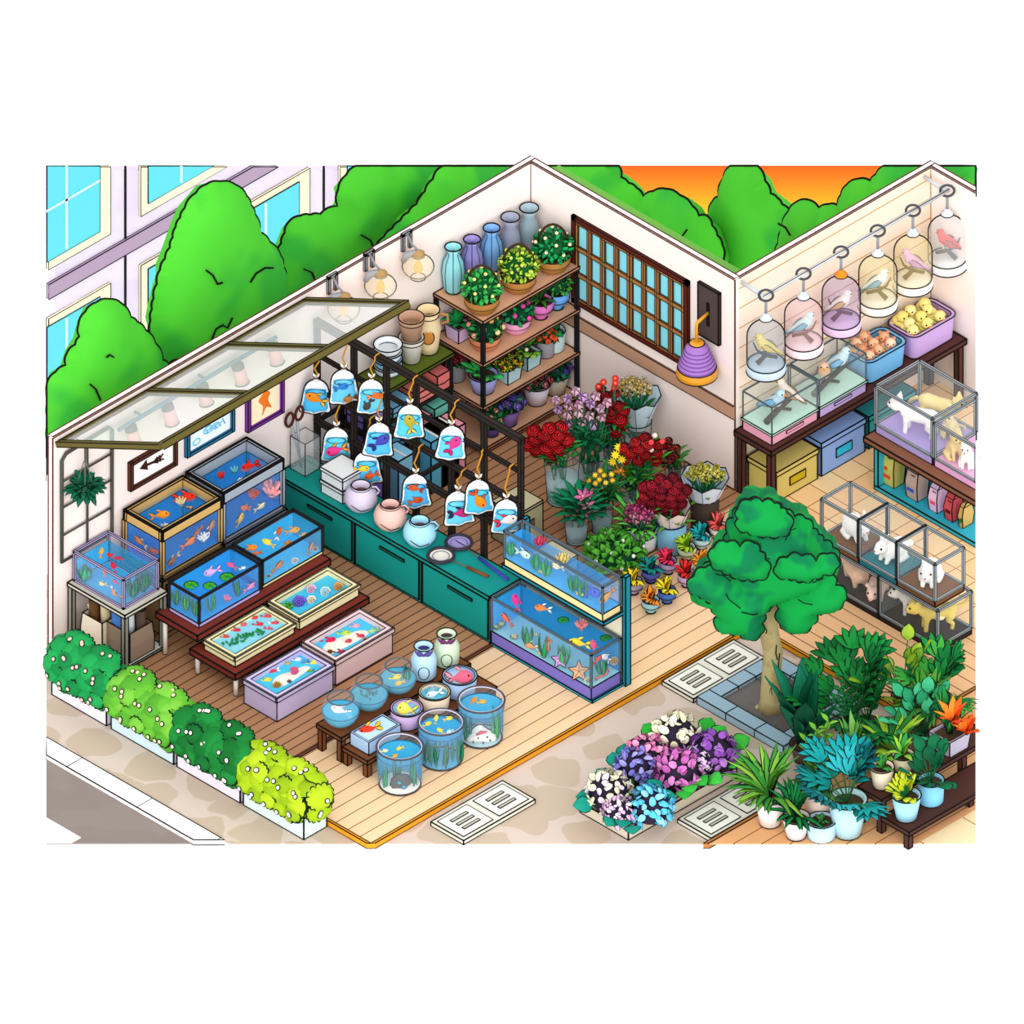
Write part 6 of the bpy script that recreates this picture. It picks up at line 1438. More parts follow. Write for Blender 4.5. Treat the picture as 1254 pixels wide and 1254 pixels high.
# tree and its pit
BG = M('#9ab8cc'); tp = thing('tree_pit', 'blue-grey stone kerb square of the tree filled with dark soil', 'planter', (5.8, -2.29, -.06))
X0, X1, Y0, Y1 = 5.18, 6.40, -2.83, -1.75; w = .17
for (a, b, c, d) in ((X0, X1, Y0, Y0+w), (X0, X1, Y1-w, Y1), (X0, X0+w, Y0+w, Y1-w), (X1-w, X1, Y0+w, Y1-w)):
    n = 3
    for k in range(n):
        if b-a > d-c: q0, q1 = a+(b-a)*k/n, a+(b-a)*(k+1)/n; r_ = (q0, q1, c, d)
        else: q0, q1 = c+(d-c)*k/n, c+(d-c)*(k+1)/n; r_ = (a, b, q0, q1)
        mb = MB(); mb.box(*r_, -.058, .035, BG, .009); mb.build('kerb_stone', tp)
mb = MB(); mb.raw(X0+w, X1-w, Y0+w, Y1-w, -.05, .0, M('#6f6a68', noise='#625d5b', nscale=4)); mb.build('soil', tp)
tb = P(945, 866, 0); TB = M('#b5a676', noise='#a89868', nscale=6)
tree = thing('tree', 'broad-crowned green tree in the stone pit on the pavement', 'tree', tb)
A = lambda px, py, d=0: at(tb, px, py, d)
mb = MB()
mb.tube([A(945, 868), A(945, 855), A(944, 830), A(947, 800), A(941, 770), A(944, 745), A(953, 728)], [.155, .115, .095, .10, .098, .098, .09], TB, 14)
mb.tube([A(951, 738), A(965, 722), A(974, 712), A(979, 700)], [.075, .05, .038, .02], TB, 10); mb.tube([A(947, 745), A(950, 733), A(949, 722), A(946, 716)], [.07, .05, .04, .035], TB, 10)
for (p, q) in (((938, 862), (922, 872)), ((948, 866), (940, 876)), ((952, 862), (964, 868))): mb.tube([A(*p), A(*q), A(q[0]-3, q[1]+1)], [.06, .03, .012], TB, 8)
for pts in ([(934, 866), (937, 845), (934, 820), (937, 790), (931, 768), (934, 745)], [(956, 862), (955, 830), (959, 803), (953, 778), (955, 745), (963, 732)]): pass
for (a, b, c) in (((951, 790), (950, 800), (952, 808)), ((955, 800), (953, 815), (955, 825)), ((936, 768), (939, 772), (938, 776)), ((942, 850), (944, 842), (946, 852))): mb.tube([A(*a, .098), A(*b, .1), A(*c, .1)], .006, INK, 4)
mb.build('trunk', tree)
TG = M('#0c9440', rough=.9, noise='#0a7446', nscale=2.4)
def crown(pts, d, T, name='leaf_clump', m=TG, size=13, strokes=()):
    pg = scallop([(830+u/4.48, 580+v/4.48) for (u, v) in pts], size, .3)
    c = (sum(p[0] for p in pg)/len(pg), sum(p[1] for p in pg)/len(pg)); O = A(c[0], c[1], d)
    mb = MB(); mb.inflate([((p[0]-c[0])/122.474, (c[1]-p[1])/100) for p in pg], O, CAMU, V((0, 0, 1)), T, m, .012, DINK, step=.07, D=.28, N=FR)
    for q in strokes: mb.tube([A(830+u/4.48, 580+v/4.48, d+T+.01) for (u, v) in q], .007, DINK, 4)
    return mb.build(name, tree)
crown([(60, 640), (80, 590), (140, 530), (180, 480), (190, 410), (260, 380), (280, 320), (265, 290), (310, 240), (330, 180), (390, 140), (460, 155), (530, 155), (575, 200), (640, 235), (700, 245), (740, 300), (800, 365), (850, 405), (885, 460), (870, 520), (840, 545), (700, 600), (560, 640), (430, 700), (300, 700), (150, 660)], 0, .5, strokes=([(610, 340), (620, 310), (650, 300)], [(600, 345), (590, 365)], [(470, 445), (485, 465), (505, 470)], [(400, 250), (415, 262), (430, 258)]))
crown([(60, 640), (90, 560), (150, 515), (230, 525), (300, 560), (360, 610), (420, 605), (490, 640), (525, 680), (510, 720), (470, 760), (455, 880), (385, 905), (340, 870), (270, 860), (200, 825), (225, 780), (190, 710), (110, 655)], .42, .22, strokes=([(205, 550), (250, 560), (290, 590)], [(265, 660), (280, 690), (345, 740)], [(350, 760), (410, 775), (440, 770)]))
crown([(560, 680), (640, 640), (700, 610), (750, 570), (800, 530), (840, 550), (865, 610), (925, 670), (910, 700), (850, 745), (760, 765), (735, 830), (660, 868), (600, 850), (560, 820), (555, 740)], .36, .22, strokes=([(660, 690), (690, 710), (740, 720)], [(740, 600), (770, 585), (800, 575)]))
crown([(180, 480), (200, 400), (270, 375), (340, 400), (420, 380), (480, 470), (500, 540), (440, 580), (330, 570), (240, 530)], .5, .14); crown([(540, 500), (600, 460), (680, 450), (760, 480), (820, 440), (880, 470), (870, 520), (800, 550), (690, 590), (600, 565), (545, 560)], .5, .14)
crown([(330, 190), (400, 145), (530, 160), (600, 215), (620, 300), (560, 340), (430, 330), (330, 300)], .46, .16)
for (pts, d) in (([(90, 560), (250, 400), (350, 250), (550, 230), (750, 380), (840, 500), (700, 650), (400, 720), (180, 660)], -.5),): crown(pts, d, .25)
# lower right: plants on the pavement, the far deck and the step bench
DB = M('#4f2f28')
bs = thing('step_bench', 'dark brown two-step plant bench at the far deck', 'bench', (8.1, -2.5, 0))
for (x0, x1, z) in ((7.8, 8.14, .42), (8.14, 8.53, .22)):
    mb = MB(); mb.box(x0, x1, -3.18, -1.6, z-.05, z, DB, .012); mb.build('step', bs, clip=CLIPR)
for (x, y, zt) in ((7.84, -3.14, .37), (8.1, -3.14, .37), (8.1, -2.0, .37), (8.48, -3.14, .17), (8.4, -2.2, .17)):
    mb = MB(); mb.box(x-.03, x+.03, y-.03, y+.03, 0, zt, DB, .010); mb.build('leg', bs)
g = lambda px, py, z=.002: P(px, py, z)
plant('white pot with narrow yellow-green leaves beside the stone grate', g(943, 1008), ('taper', .155, .33, '#f2f0f0'), 'rosette', ['#70b032', '#4f9c32', '#84b840', '#378a34'], .58, .2, 54, ls=.045)
plant('small white pot of drooping dark green strap leaves at the picture foot', g(975, 1024), ('taper', .14, .24, '#e8e2e0'), 'rosette', ['#10863e', '#1a9846', '#0c783a'], .42, .2, 40, ls=.035)
plant('pale pink tall pot between the strap leaves and the teal monstera', g(1003, 1004, .002), ('cyl', .14, .40, '#eccfc0'), 'rosette', ['#7eb432', '#2a6c32'], .34, .1, 20, ls=.045)
plant('pale blue white-banded pot in front of the pale pink pot', g(1006, 1024), ('cyl', .15, .2, '#bfdcf4'), 'rosette', ['#3f8a3a'], .1, .1, 6, ls=.03)
plant('large light blue bucket pot of teal monstera leaves', g(1038, 1020), ('taper', .2, .42, '#b9dfe8'), 'palm', ['#0d8884', '#109698', '#2ab0b8', '#0c6a70'], .66, .25, 26, ls=.085)
plant('tall dark green snake plant behind the pale pink pot', g(985, 930, -.058), ('taper', .15, .2, '#5a4a44'), 'sword', ['#0c6a4a', '#0f7354', '#0a5c42'], 1.05, .2, 11, ls=.125)
mb = MB(); b = g(1002, 970); t = thing('potted_plant', 'upright lime green leafy stems left of the teal monstera', 'potted plant', b); pot(t, b, 'cyl', .12, .18, '#3a3438')
for (dx, hh) in ((-.12, .62), (-.02, .75), (.1, .86)):
    top = b+CAMU*dx+V((0, 0, hh)); mb.tube([b+V((0, 0, .15)), top], .01, M('#4f8a2f'), 5)
    for k in range(18):
        f = (k+1)/18; p = (b+V((0, 0, .15))).lerp(top, f); a = 2.4*k; d = V((math.cos(a), math.sin(a), .5)); mb.leaf(p, p+d*.11, .035, V((-d.x*.4, -d.y*.4, 1)), M(('#7eb840', '#6aac32')[k % 2]), DINK)
mb.build('foliage', t)
plant('dark green fan palm behind the snake plant on the pavement', g(1044, 905, -.058), ('taper', .13, .2, '#6a5a50'), 'palm', ['#0f7a34', '#148838', '#0c6a30'], .82, .3, 30, ls=.09)
plant('low dark green fern with fine leaflets by the tree pit corner', g(1062, 902, -.058), ('taper', .12, .18, '#6a5a50'), 'fern', ['#1a7a3c', '#137034'], .55, .3, 22, ls=.065)
plant('yellow-green broad-leaved plant at the back of the plant group', g(1106, 868, .002), ('taper', .12, .16, '#8a6a50'), 'stalks', ['#8fb828', '#a2c63c', '#78a824'], .62, .3, 22, ls=.075)
plant('tall feathery green palm at the right picture edge', g(1150, 872, .002), ('taper', .13, .18, '#7a5a48'), 'palm', ['#178a40', '#3fa83e', '#0f7a36'], .58, .3, 16, ls=.085)
plant('light green starry-leaved plant right of the yellow-green one', g(1136, 888, .002), ('taper', .12, .18, '#7a5a48'), 'rosette', ['#52a836', '#449a32', '#68b844'], .46, .3, 30, ls=.06)
plant('mint green round-leaved plant in the middle of the plant group', g(1132, 918, .002), ('taper', .13, .2, '#8a6a58'), 'stalks', ['#44bc86', '#36b07a', '#289a6a'], .52, .3, 30, ls=.075)
plant('striped green spear-leaved plant with pale edges left of the mint one', g(1048, 945, .002), ('taper', .12, .16, '#5a4a44'), 'sword', ['#7fc05a', '#3f8a3f', '#5aa84a'], .5, .2, 18, ls=.06)
plant('lime and dark green banded leaf plant behind the cream pot', g(1098, 944, .002), ('taper', .12, .2, '#5a4a44'), 'rosette', ['#94c030', '#277a32', '#aecc4a'], .5, .2, 28, ls=.06)
z4, z2 = .422, .222
bp = lambda px, z, x: V((x, (px-OX)/K-x, z))
plant('cream pot with a tiny seedling at the front end of the plant bench', bp(1080, z4, 7.97), ('taper', .125, .24, '#f0e2c6'), 'rosette', '#3f9a3a', .16, .1, 7, ls=.035)
plant('second cream pot with leafy sprigs behind the seedling pot', bp(1106, z4, 7.93), ('taper', .115, .2, '#ece0bc'), 'rosette', ['#2f9a44', '#8fc83a'], .26, .1, 12, ls=.045)
plant('pale blue vase-shaped pot of round yellow-green leaves on the lower step', bp(1110, z2, 8.33), ('taper', .15, .28, '#a4def4'), 'stalks', ['#c2d020', '#cddb34'], .2, .12, 34, ls=.05)
plant('sky blue round pot of large dark green leaves on the lower step', bp(1140, z2, 8.3), ('cyl', .135, .26, '#86cdee'), 'stalks', ['#0d5c3a', '#106a42'], .36, .15, 20, ls=.075)
plant('grey-lilac square planter of green sword leaves on the upper step', bp(1163, z4, 7.98), ('square', .15, .2, '#b9b0c4'), 'sword', ['#27863a', '#359a40', '#1a7834'], .5, .2, 14, ls=.055)
b = bp(1172, z4, 7.86); t = plant('orange tulip-like flower above sword leaves at the right end of the plant bench', V((7.86, -1.86, z4)), ('taper', .1, .14, '#c8a878'), 'sword', ['#4fa83f', '#2f8a3a'], .42, .15, 8, ls=.05)
for k, (px, py) in enumerate(((1168, 878), (1184, 890))):
    c = at(V((7.86, -1.86, z4)), px, py, .42)
    mb = MB()
    for i in range(9):
        a = 2.4*i; e = .6+.6*((i*.618) % 1); d = V((math.cos(a)*math.cos(e), math.sin(a)*math.cos(e), math.sin(e))); mb.leaf(c-V((0, 0, .1)), c-V((0, 0, .1))+d*.3*(1 if k == 0 else .75), .06, V((-d.x, -d.y, .6)), M(('#f2641e', '#f58a2a', '#e8461a')[i % 3]), INK)
    mb.build('flower', t); mb = MB(); mb.tube([V((7.86, -1.86, z4+.1)), c-V((0, 0, .08))], .012, M('#2f8a3a'), 6); mb.build('stem', t)
# =====================================================================  PET SHOP SIDE
def frame2(base, ang, s=1.0):
    """local forward/left/up to world"""
    f = V((math.cos(ang), math.sin(ang), 0)); l = V((-math.sin(ang), math.cos(ang), 0))
    return lambda x, y, z: base+(f*x+l*y+V((0, 0, z)))*s
def remesh(mb, vox):
    o = mb.build('tmp'); md = o.modifiers.new('r', 'REMESH'); md.mode = 'VOXEL'; md.voxel_size = vox; md.use_smooth_shade = True
    s = o.modifiers.new('s', 'SMOOTH'); s.factor = .5; s.iterations = 4
    dg = bpy.context.evaluated_depsgraph_get(); me = bpy.data.meshes.new_from_object(o.evaluated_get(dg))
    org = o.location.copy(); bpy.data.objects.remove(o); ORG.pop(o, None) if o in ORG else None
    return me
def body_from(mb, name, parent, mat_, vox):
    tmp = mb.build('tmp'); md = tmp.modifiers.new('r', 'REMESH'); md.mode = 'VOXEL'; md.voxel_size = vox; md.use_smooth_shade = True
    s = tmp.modifiers.new('s', 'SMOOTH'); s.factor = .5; s.iterations = 3
    dg = bpy.context.evaluated_depsgraph_get(); me = bpy.data.meshes.new_from_object(tmp.evaluated_get(dg)); me.name = name
    ORG.pop(tmp, None); bpy.data.objects.remove(tmp)
    org = ORG[parent]
    for v in me.vertices: v.co -= org
    me.materials.clear(); me.materials.append(mat_)
    for p in me.polygons: p.material_index = 0; p.use_smooth = True
    o = bpy.data.objects.new(name, me); COL.objects.link(o); o.parent = parent; ORG[o] = org
    return o
def eyes(t, F, pts, r, s, col='#15110f'):
    for (x, y, z) in pts:
        mb = MB(); mb.ball(F(x, y, z), r*s, M(col, rough=.3), 8, 6); mb.build('eye', t)
def quad(label, kind, base, ang, s, col, patch=None, tailup=True, pose='stand', cat=None):
    """small mammals; local x forward"""
    t = thing(kind, label, cat or kind, base); F = frame2(base, ang, s); mb = MB(); m = M(col); B = lambda x, y, z, r: mb.ball(F(x, y, z), tuple(q*s for q in r) if isinstance(r, tuple) else r*s, m, 12, 8)
    T = lambda pts, rr, seg=8: mb.tube([F(*p) for p in pts], [q*s for q in rr], m, seg)
    if kind == 'rabbit':
        T([(-.2, 0, .11), (-.13, 0, .145), (-.02, 0, .15), (.08, 0, .15), (.14, 0, .19)], [.07, .135, .135, .1, .07], 12)
        B(.19, 0, .26, .085); B(.25, 0, .235, .05)
        for y in (1, -1):
            T([(.16, y*.03, .32), (.13, y*.045, .40), (.10, y*.055, .47)], [.025, .034, .012])
            T([(.10, y*.055, .12), (.14, y*.06, .06), (.16, y*.06, .02)], [.045, .034, .03]); T([(-.12, y*.1, .09), (-.05, y*.115, .04), (.02, y*.115, .02)], [.075, .045, .025])
        B(-.27, 0, .13, .05); eyep = [(.235, .06, .285), (.235, -.06, .285)]; nose = (.298, 0, .25)
    elif kind == 'piglet':
        T([(-.24, 0, .16), (-.15, 0, .18), (0, 0, .185), (.14, 0, .18), (.2, 0, .19)], [.06, .125, .135, .125, .08], 12)
        B(.26, 0, .2, .095); T([(.3, 0, .19), (.38, 0, .18)], [.05, .045])
        for y in (1, -1):
            T([(.24, y*.06, .27), (.25, y*.09, .32), (.29, y*.1, .30)], [.025, .035, .01])
            for x in (-.14, .14): T([(x, y*.07, .12), (x, y*.07, .05), (x, y*.07, .0)], [.05, .036, .032])
        T([(-.26, 0, .19), (-.31, .02, .23), (-.3, -.02, .26)], [.018, .016, .01]); eyep = [(.33, .05, .235), (.33, -.05, .235)]; nose = (.42, 0, .18)
    elif pose == 'sit':
        T([(-.1, 0, .1), (-.06, 0, .18), (.02, 0, .28), (.06, 0, .37)], [.1, .13, .105, .075], 12)
        B(.1, 0, .46, .1); B(.17, 0, .43, .05)
        for y in (1, -1):
            mb.tube([F(.09, y*.05, .52), F(.085, y*.075, .6)], [.045*s, .008*s], m, 7)
            T([(.06, y*.055, .28), (.1, y*.06, .14), (.12, y*.06, .02)], [.045, .034, .03]); T([(-.1, y*.09, .1), (.0, y*.11, .06), (.08, y*.11, .02)], [.08, .055, .028])
        T([(-.18, 0, .06), (-.28, .08, .04), (-.26, .18, .05), (-.16, .22, .06)], [.03, .028, .026, .018]); eyep = [(.185, .045, .48), (.185, -.045, .48)]; nose = (.225, 0, .44)
    else:
        T([(-.24, 0, .25), (-.16, 0, .27), (0, 0, .26), (.14, 0, .27), (.22, 0, .31)], [.07, .1, .095, .1, .07], 12)
        B(.3, 0, .37, .095); B(.37, 0, .345, .052)
        for y in (1, -1):
            mb.tube([F(.28, y*.055, .43), F(.27, y*.075, .52)], [.045*s, .008*s], m, 7)
            T([(.15, y*.06, .22), (.16, y*.06, .12), (.17, y*.06, .0)], [.05, .034, .032]); T([(-.17, y*.07, .22), (-.13, y*.075, .14), (-.19, y*.075, .08), (-.17, y*.075, .0)], [.065, .045, .03, .032])
        T([(-.28, 0, .28), (-.38, 0, .34), (-.42, 0, .46), (-.38, 0, .54)], [.03, .028, .026, .016]) if tailup else T([(-.28, 0, .28), (-.38, 0, .2), (-.44, .03, .1)], [.03, .028, .018])
        eyep = [(.375, .045, .395), (.375, -.045, .395)]; nose = (.42, 0, .355)
    body_from(mb, 'body', t, m, .014*s+.002)
    eyes(t, F, eyep, .016, s)
    mb = MB(); mb.ball(F(*nose), .014*s, M('#c06a6a' if kind != 'piglet' else '#d88a8a'), 8, 6); mb.build('nose', t)
    if patch:
        for (pc, lst) in patch:
            for (x, y, z, r) in lst: mb = MB(); mb.ball(F(x, y, z), tuple(q*s for q in r), M(pc), 12, 8); mb.build('patch', t)
    return t
def bird(label, base, ang, s, body, wing, belly=None, tail=None, cat='bird', name='bird', beak='#e8a23a', group=None, tilt=0):
    """songbird: one lofted body with wings, tail, beak and eyes; base is where its feet stand"""
    F = frame2(base, ang, s); m, wm, bm_, tm = M(body), M(wing), M(belly or body), M(tail or wing); mb = MB(); I = INK
    mb.tube([F(x, 0, z) for x, z in ((-.30, .02), (-.2, .08), (-.1, .13), (0, .18), (.07, .25), (.1, .32), (.12, .37))], [.02*s, .035*s, .075*s, .1*s, .095*s, .075*s, .05*s], m, 14)
    mb.ball(F(.12, 0, .37), .075*s, m, 12, 8); mb.ball(F(.045, 0, .19), (.085*s,)*3, bm_, 10, 8)
    for y in (1, -1):
        mb.leaf(F(.07, y*.085, .25), F(-.22, y*.065, .06), .062*s, F(0, y, .3)-F(0, 0, 0), wm, I, bend=.14, bw=.008, prof=(.5, 1, .9, .5, .05))
        mb.ball(F(.175, y*.045, .395), .014*s, I, 6, 5)
        mb.tube([F(.03, y*.03, .12), F(.04, y*.035, .0)], .008*s+.001, M('#6a4a30'), 5)
    mb.leaf(F(-.14, 0, .1), F(-.36, 0, -.04), .045*s, F(0, 0, 1)-F(0, 0, 0), tm, I, bend=.03, prof=(.6, .8, 1, .9, .3)); mb.leaf(F(-.14, 0, .1), F(-.36, .0, -.04), .045*s, F(0, 1, 0)-F(0, 0, 0), tm, I, bend=.03, prof=(.6, .8, 1, .9, .3))
    mb.tube([F(.185, 0, .375), F(.235, 0, .36)], [.024*s, .003*s], M(beak), 7)
    return tag(mb.build(name, origin=base), label, cat, group)
SL, SR = math.atan2(-1, -1), math.atan2(1, 1)     # facing left or right as seen from the street

# plank wall rail and its six bird cloches
RAILM = M('#c9cdd2', rough=.35, spec=.4); rx, rz = 3.21, 2.49
t = thing('hanging_rail', 'white metal rail with two brackets along the plank wall', 'rail', (rx, 1.4, rz)); mb = MB(); mb.tube([(rx, .06, rz), (rx, 2.70, rz)], .02, RAILM, 8)
mb.tube([(rx+.012, .06, rz+.018), (rx+.012, 2.70, rz+.018)], .004, INK, 4); mb.tube([(rx, .06, rz-.022), (rx, 2.70, rz-.022)], .005, INK, 4); mb.build('bar', t)
for y in (.09, 2.67): mb = MB(); mb.tube([(2.89, y, rz+.02), (rx, y, rz)], .02, RAILM, 8); mb.tube([(2.89, y, rz-.004), (rx, y, rz-.024)], .005, INK, 4); mb.build('bracket', t)
CL6 = [('blue-grey', '#a9bccb', 'yellow canary', '#ecd66a', '#d8ba4a', '#f4e48a', SL, 'white', '#c9dcec'), ('pink', '#f4cdd6', 'turquoise parakeet', '#bfeef2', '#1fa6bc', '#e4fafa', SR, 'grey', '#fbe4ea'), ('purple', '#b49acb', 'white finch with gold wings', '#f6f0e4', '#c8a04a', '#ffffff', SR, 'orange', '#e2c4ea'), ('pale yellow', '#f2e4a8', 'white and blue hooded bird', '#dcecf4', '#4f9cc4', '#ffffff', SR, 'white', '#fbf8ea'), ('cream yellow', '#f4e2a4', 'lilac bird', '#d6a8dc', '#b07ac4', '#e8c4ea', SL, 'white', '#fbf8ea'), ('clear', '#e2eaee', 'red bird with a tan tail', '#e2302a', '#b83a24', '#f06a4a', SL, 'white', '#f4f6f6')]
for i, (tn, tc, bn, c1, c2, c3, an, kn, bc) in enumerate(CL6):
    px = (938, 984, 1030, 1075, 1118, 1160)[i]; y = (px-OX)/K-rx; c = V((rx, y, rz-.93)); R = .19; hh = .70
    t = thing('bird_cloche', f'{tn} tinted glass cloche hanging on the rail with a {bn}', 'cloche', c, 'bird cloches on the rail')
    mb = MB(); mb.lathe(c, [(0, 0), (R*1.02, 0), (R*1.06, .03), (R*1.06, .08), (R, .10), (0, .105)], M(bc), 28); mb.ring(c+V((0, 0, .105)), R*1.0, INK, .007, 28); mb.ring(c+V((0, 0, .008)), R*1.04, INK, .008, 28); mb.build('base', t)
    pr = [(R, .10), (R, hh*.62)]+[(R*math.cos(a), hh*.62+R*1.1*math.sin(a)) for a in [PI/2*k/8 for k in range(1, 9)]]
    mb = MB(); mb.lathe(c, pr, M(tc, alpha=.24, rough=.12, spec=.4), 28)
    for s in (1, -1): mb.tube([c+CAMU*s*p[0]+V((0, 0, p[1])) for p in pr], .008, INK, 5)
    mb.build('dome', t)
    ztop = hh*.62+R*1.1
    mb = MB(); mb.lathe(c+V((0, 0, ztop-.01)), [(.06, 0), (.065, .03), (.035, .045), (.03, .075), (0, .08)], M('#cfd8de' if kn != 'orange' else '#f08a2a'), 14); mb.ring(c+V((0, 0, ztop)), .064, INK, .006, 14); mb.build('knob', t)
    mb = MB(); zr = rz; mb.ring(V((rx, y, zr)), .07, M('#4a4e55'), .014, 18, 'f'); mb.tube([V((rx, y, zr-.07)), c+V((0, 0, ztop+.06))], .014, M('#8a9098'), 6); mb.build('hook_ring', t)
    sg = 1 if i % 2 == 0 else -1
    mb = MB(); q = c+V((0, 0, .11)); br = M('#4a3418')
    b0, b1 = q-CAMU*.1*sg+V((0, 0, .03)), q+CAMU*.12*sg+V((0, 0, .1))
    mb.tube([q-CAMU*.09*sg+FR*.05+V((0, 0, .02)), q+V((0, 0, .09)), q+CAMU*.11*sg-FR*.03+V((0, 0, .04))], [.026, .022, .018], br, 8)
    mb.tube([q+V((0, 0, .08)), q-CAMU*.09*sg+V((0, 0, .15)), q-CAMU*.13*sg+V((0, 0, .25))], [.018, .012, .006], br, 7); mb.build('branch', t)
    bird(f'{bn} perched on a branch inside the {tn} tinted cloche', q+V((0, 0, .10)), an, .56, c1, c2, c3, group=None)

# dark table along the plank wall
t = thing('table', 'long dark brown table against the plank wall', 'table', (3.16, 1.4, 0)); DT = M('#55302a')
mb = MB(); mb.box(2.90, 3.42, -.02, 2.74, .69, .745, DT, .014); mb.build('tabletop', t)
for (x, y) in ((2.95, .03), (3.37, .03), (3.37, 2.68), (2.95, 2.68)): mb = MB(); mb.box(x-.03, x+.03, y-.03, y+.03, 0, .69, DT, .012); mb.build('leg', t)
BGL = M('#e6f4f4', alpha=.05, rough=.12, spec=.4)
for (lab, y0, y1, bc) in (('glass bird tank with a pink base at the left end of the dark table', .06, .70, '#f0a8c0'), ('glass bird tank with a lilac base, second on the dark table', .73, 1.39, '#c4a8de')):
    x0, x1, z0 = 2.94, 3.35, .747; t = thing('bird_tank', lab, 'glass tank', ((x0+x1)/2, (y0+y1)/2, z0))
    mb = MB(); mb.box(x0, x1, y0, y1, z0, z0+.115, M(bc), .012); mb.box(x1, x1+.008, (y0+y1)/2-.12, (y0+y1)/2+.12, z0+.05, z0+.08, M(bc), .006); mb.build('base', t)
    mb = MB(); mb.box(x0-.012, x1+.012, y0-.01, y1+.01, z0+.115, z0+.14, M('#c9f0e2'), .009); mb.build('tray_rim', t)
    mb = MB(); e = .006; z1 = z0+.46
    for b in ((x0, x0+e, y0, y1), (x1-e, x1, y0, y1), (x0+e, x1-e, y0, y0+e), (x0+e, x1-e, y1-e, y1)): mb.raw(b[0], b[1], b[2], b[3], z0+.14, z1, BGL)
    mb.raw(x0, x1, y0, y1, z1, z1+.005, BGL); mb.build('glass', t)
    mb = MB()
    for x in (x0, x1):
        for y in (y0, y1): mb.raw(x-.006, x+.006, y-.006, y+.006, z0+.14, z1, M('#55626a'))
        mb.raw(x-.007, x+.007, y0, y1, z1-.004, z1+.01, M('#55626a'))
    for y in (y0, y1): mb.raw(x0, x1, y-.007, y+.007, z1-.004, z1+.01, M('#55626a'))
    mb.build('frame', t)
    cy = (y0+y1)/2; cx = 3.15; mb = MB(); mb.tube([(cx+.06, y0+.06, z0+.19), (cx, cy, z0+.215), (cx-.02, y1-.1, z0+.25)], [.035, .03, .028], M('#4a4238'), 8); mb.tube([(cx, cy, z0+.2), (cx+.05, cy+.1, z0+.16)], .016, M('#4a4238'), 6); mb.build('log', t)
    if bc == '#f0a8c0':
        bird('pale blue budgerigar on the log in the pink-based tank', V((cx+.02, cy-.1, z0+.235)), SR-.6, .62, '#bfe2f6', '#6ab4e2', '#e8f6fc'); bird('cream and brown finch on the log in the pink-based tank', V((cx-.0, cy+.1, z0+.25)), SL-.2, .56, '#f4e6d8', '#b88a6a', '#ffffff')
    else:
        bird('brown-headed cream bird upright in the lilac-based tank', V((cx+.02, cy-.08, z0+.235)), -PI/4, .64, '#e8c0a0', '#8a6a58', '#fff4e8'); bird('sky blue and white bird leaning right in the lilac-based tank', V((cx-.0, cy+.14, z0+.26)), SR, .62, '#cdeaf8', '#7abce6', '#ffffff')
def tub(label, x0, x1, y0, y1, z0, z1, col, inner):
    t = thing('plastic_tub', label, 'tub', ((x0+x1)/2, (y0+y1)/2, z0)); r = .09; m = M(col, rough=.4)
    def rr(ins, z):
        pts = []
        for (cx, cy, a0) in ((x1-r, y1-r, 0), (x0+r, y1-r, 90), (x0+r, y0+r, 180), (x1-r, y0+r, 270)):
            for k in range(5): a = math.radians(a0+k*22.5); pts.append(V((cx+(r-ins)*math.cos(a), cy+(r-ins)*math.sin(a), z)))
        return pts
    lv = [rr(.035, z0), rr(.02, z0+.01), rr(0, z1-.02), rr(-.012, z1), rr(.03, z1), rr(.05, z0+.02)]; n = 20; mb = MB(); vs = [p for l in lv for p in l]
    mb.add(vs, [(i*n+k, i*n+(k+1) % n, (i+1)*n+(k+1) % n, (i+1)*n+k) for i in range(5) for k in range(n)]+[tuple(range(n))[::-1], tuple(5*n+k for k in range(n))], m)
    mb.tube(lv[3], .007, INK, 5, True); mb.tube(lv[4], .006, INK, 5, True); mb.tube(lv[1], .007, INK, 5, True)
    mb.build('body', t); return t
tub('sky blue plastic tub of hamsters on the dark table', 2.94, 3.32, 1.46, 2.02, .747, 1.03, '#76b9ea', 0)
tub('lilac plastic tub of yellow chicks at the right end of the dark table', 2.94, 3.34, 2.08, 2.70, .747, 1.04, '#c9a4dc', 0)
def chick(label, base, ang, s, col, kind, group):
    F = frame2(base, ang, s); m = M(col); mb = MB()
    mb.ball(F(0, 0, .08), (.085*s, .085*s, .08*s), m, 12, 8); mb.ball(F(.05, 0, .17), .065*s, m, 12, 8)
    for y in (1, -1):
        mb.ball(F(.1, y*.03, .185), .011*s, INK, 6, 4)
        if kind == 'hamster': mb.ball(F(.03, y*.045, .225), .022*s, M('#d88a6a'), 8, 6)
        else: mb.leaf(F(.02, y*.08, .11), F(-.08, y*.075, .06), .035*s, F(0, y, 0)-F(0, 0, 0), m, M('#8a7a3a'), bw=.005)
    mb.tube([F(.108, 0, .165), F(.135, 0, .16)], [.016*s, .004*s], M('#e8962a' if kind == 'chick' else '#d86a6a'), 6)
    if kind == 'hamster': mb.ball(F(.07, 0, .06), (.05*s, .06*s, .055*s), M('#fbe8d8'), 10, 6)
    mb.ring(F(.03, 0, .13), .06*s, M('#7a5a3a'), .003, 14)
    return tag(mb.build(kind, origin=base), label, kind, group)
pos = ['front left corner', 'front middle', 'front right corner', 'middle left', 'very middle', 'middle right', 'back left corner', 'back middle', 'back right corner']
hc = ['#f0c8a4', '#e8b48a', '#f4d4b4', '#dca07a', '#f0c09a', '#e4ac84', '#f2ccaa', '#ecba92', '#f6dcc0']
yc = ['#f4ea9a', '#f6e88a', '#f2e48e', '#f8ee9e', '#f4e682', '#f6ea92', '#f2e07e', '#f8eca0', '#f4e48a']
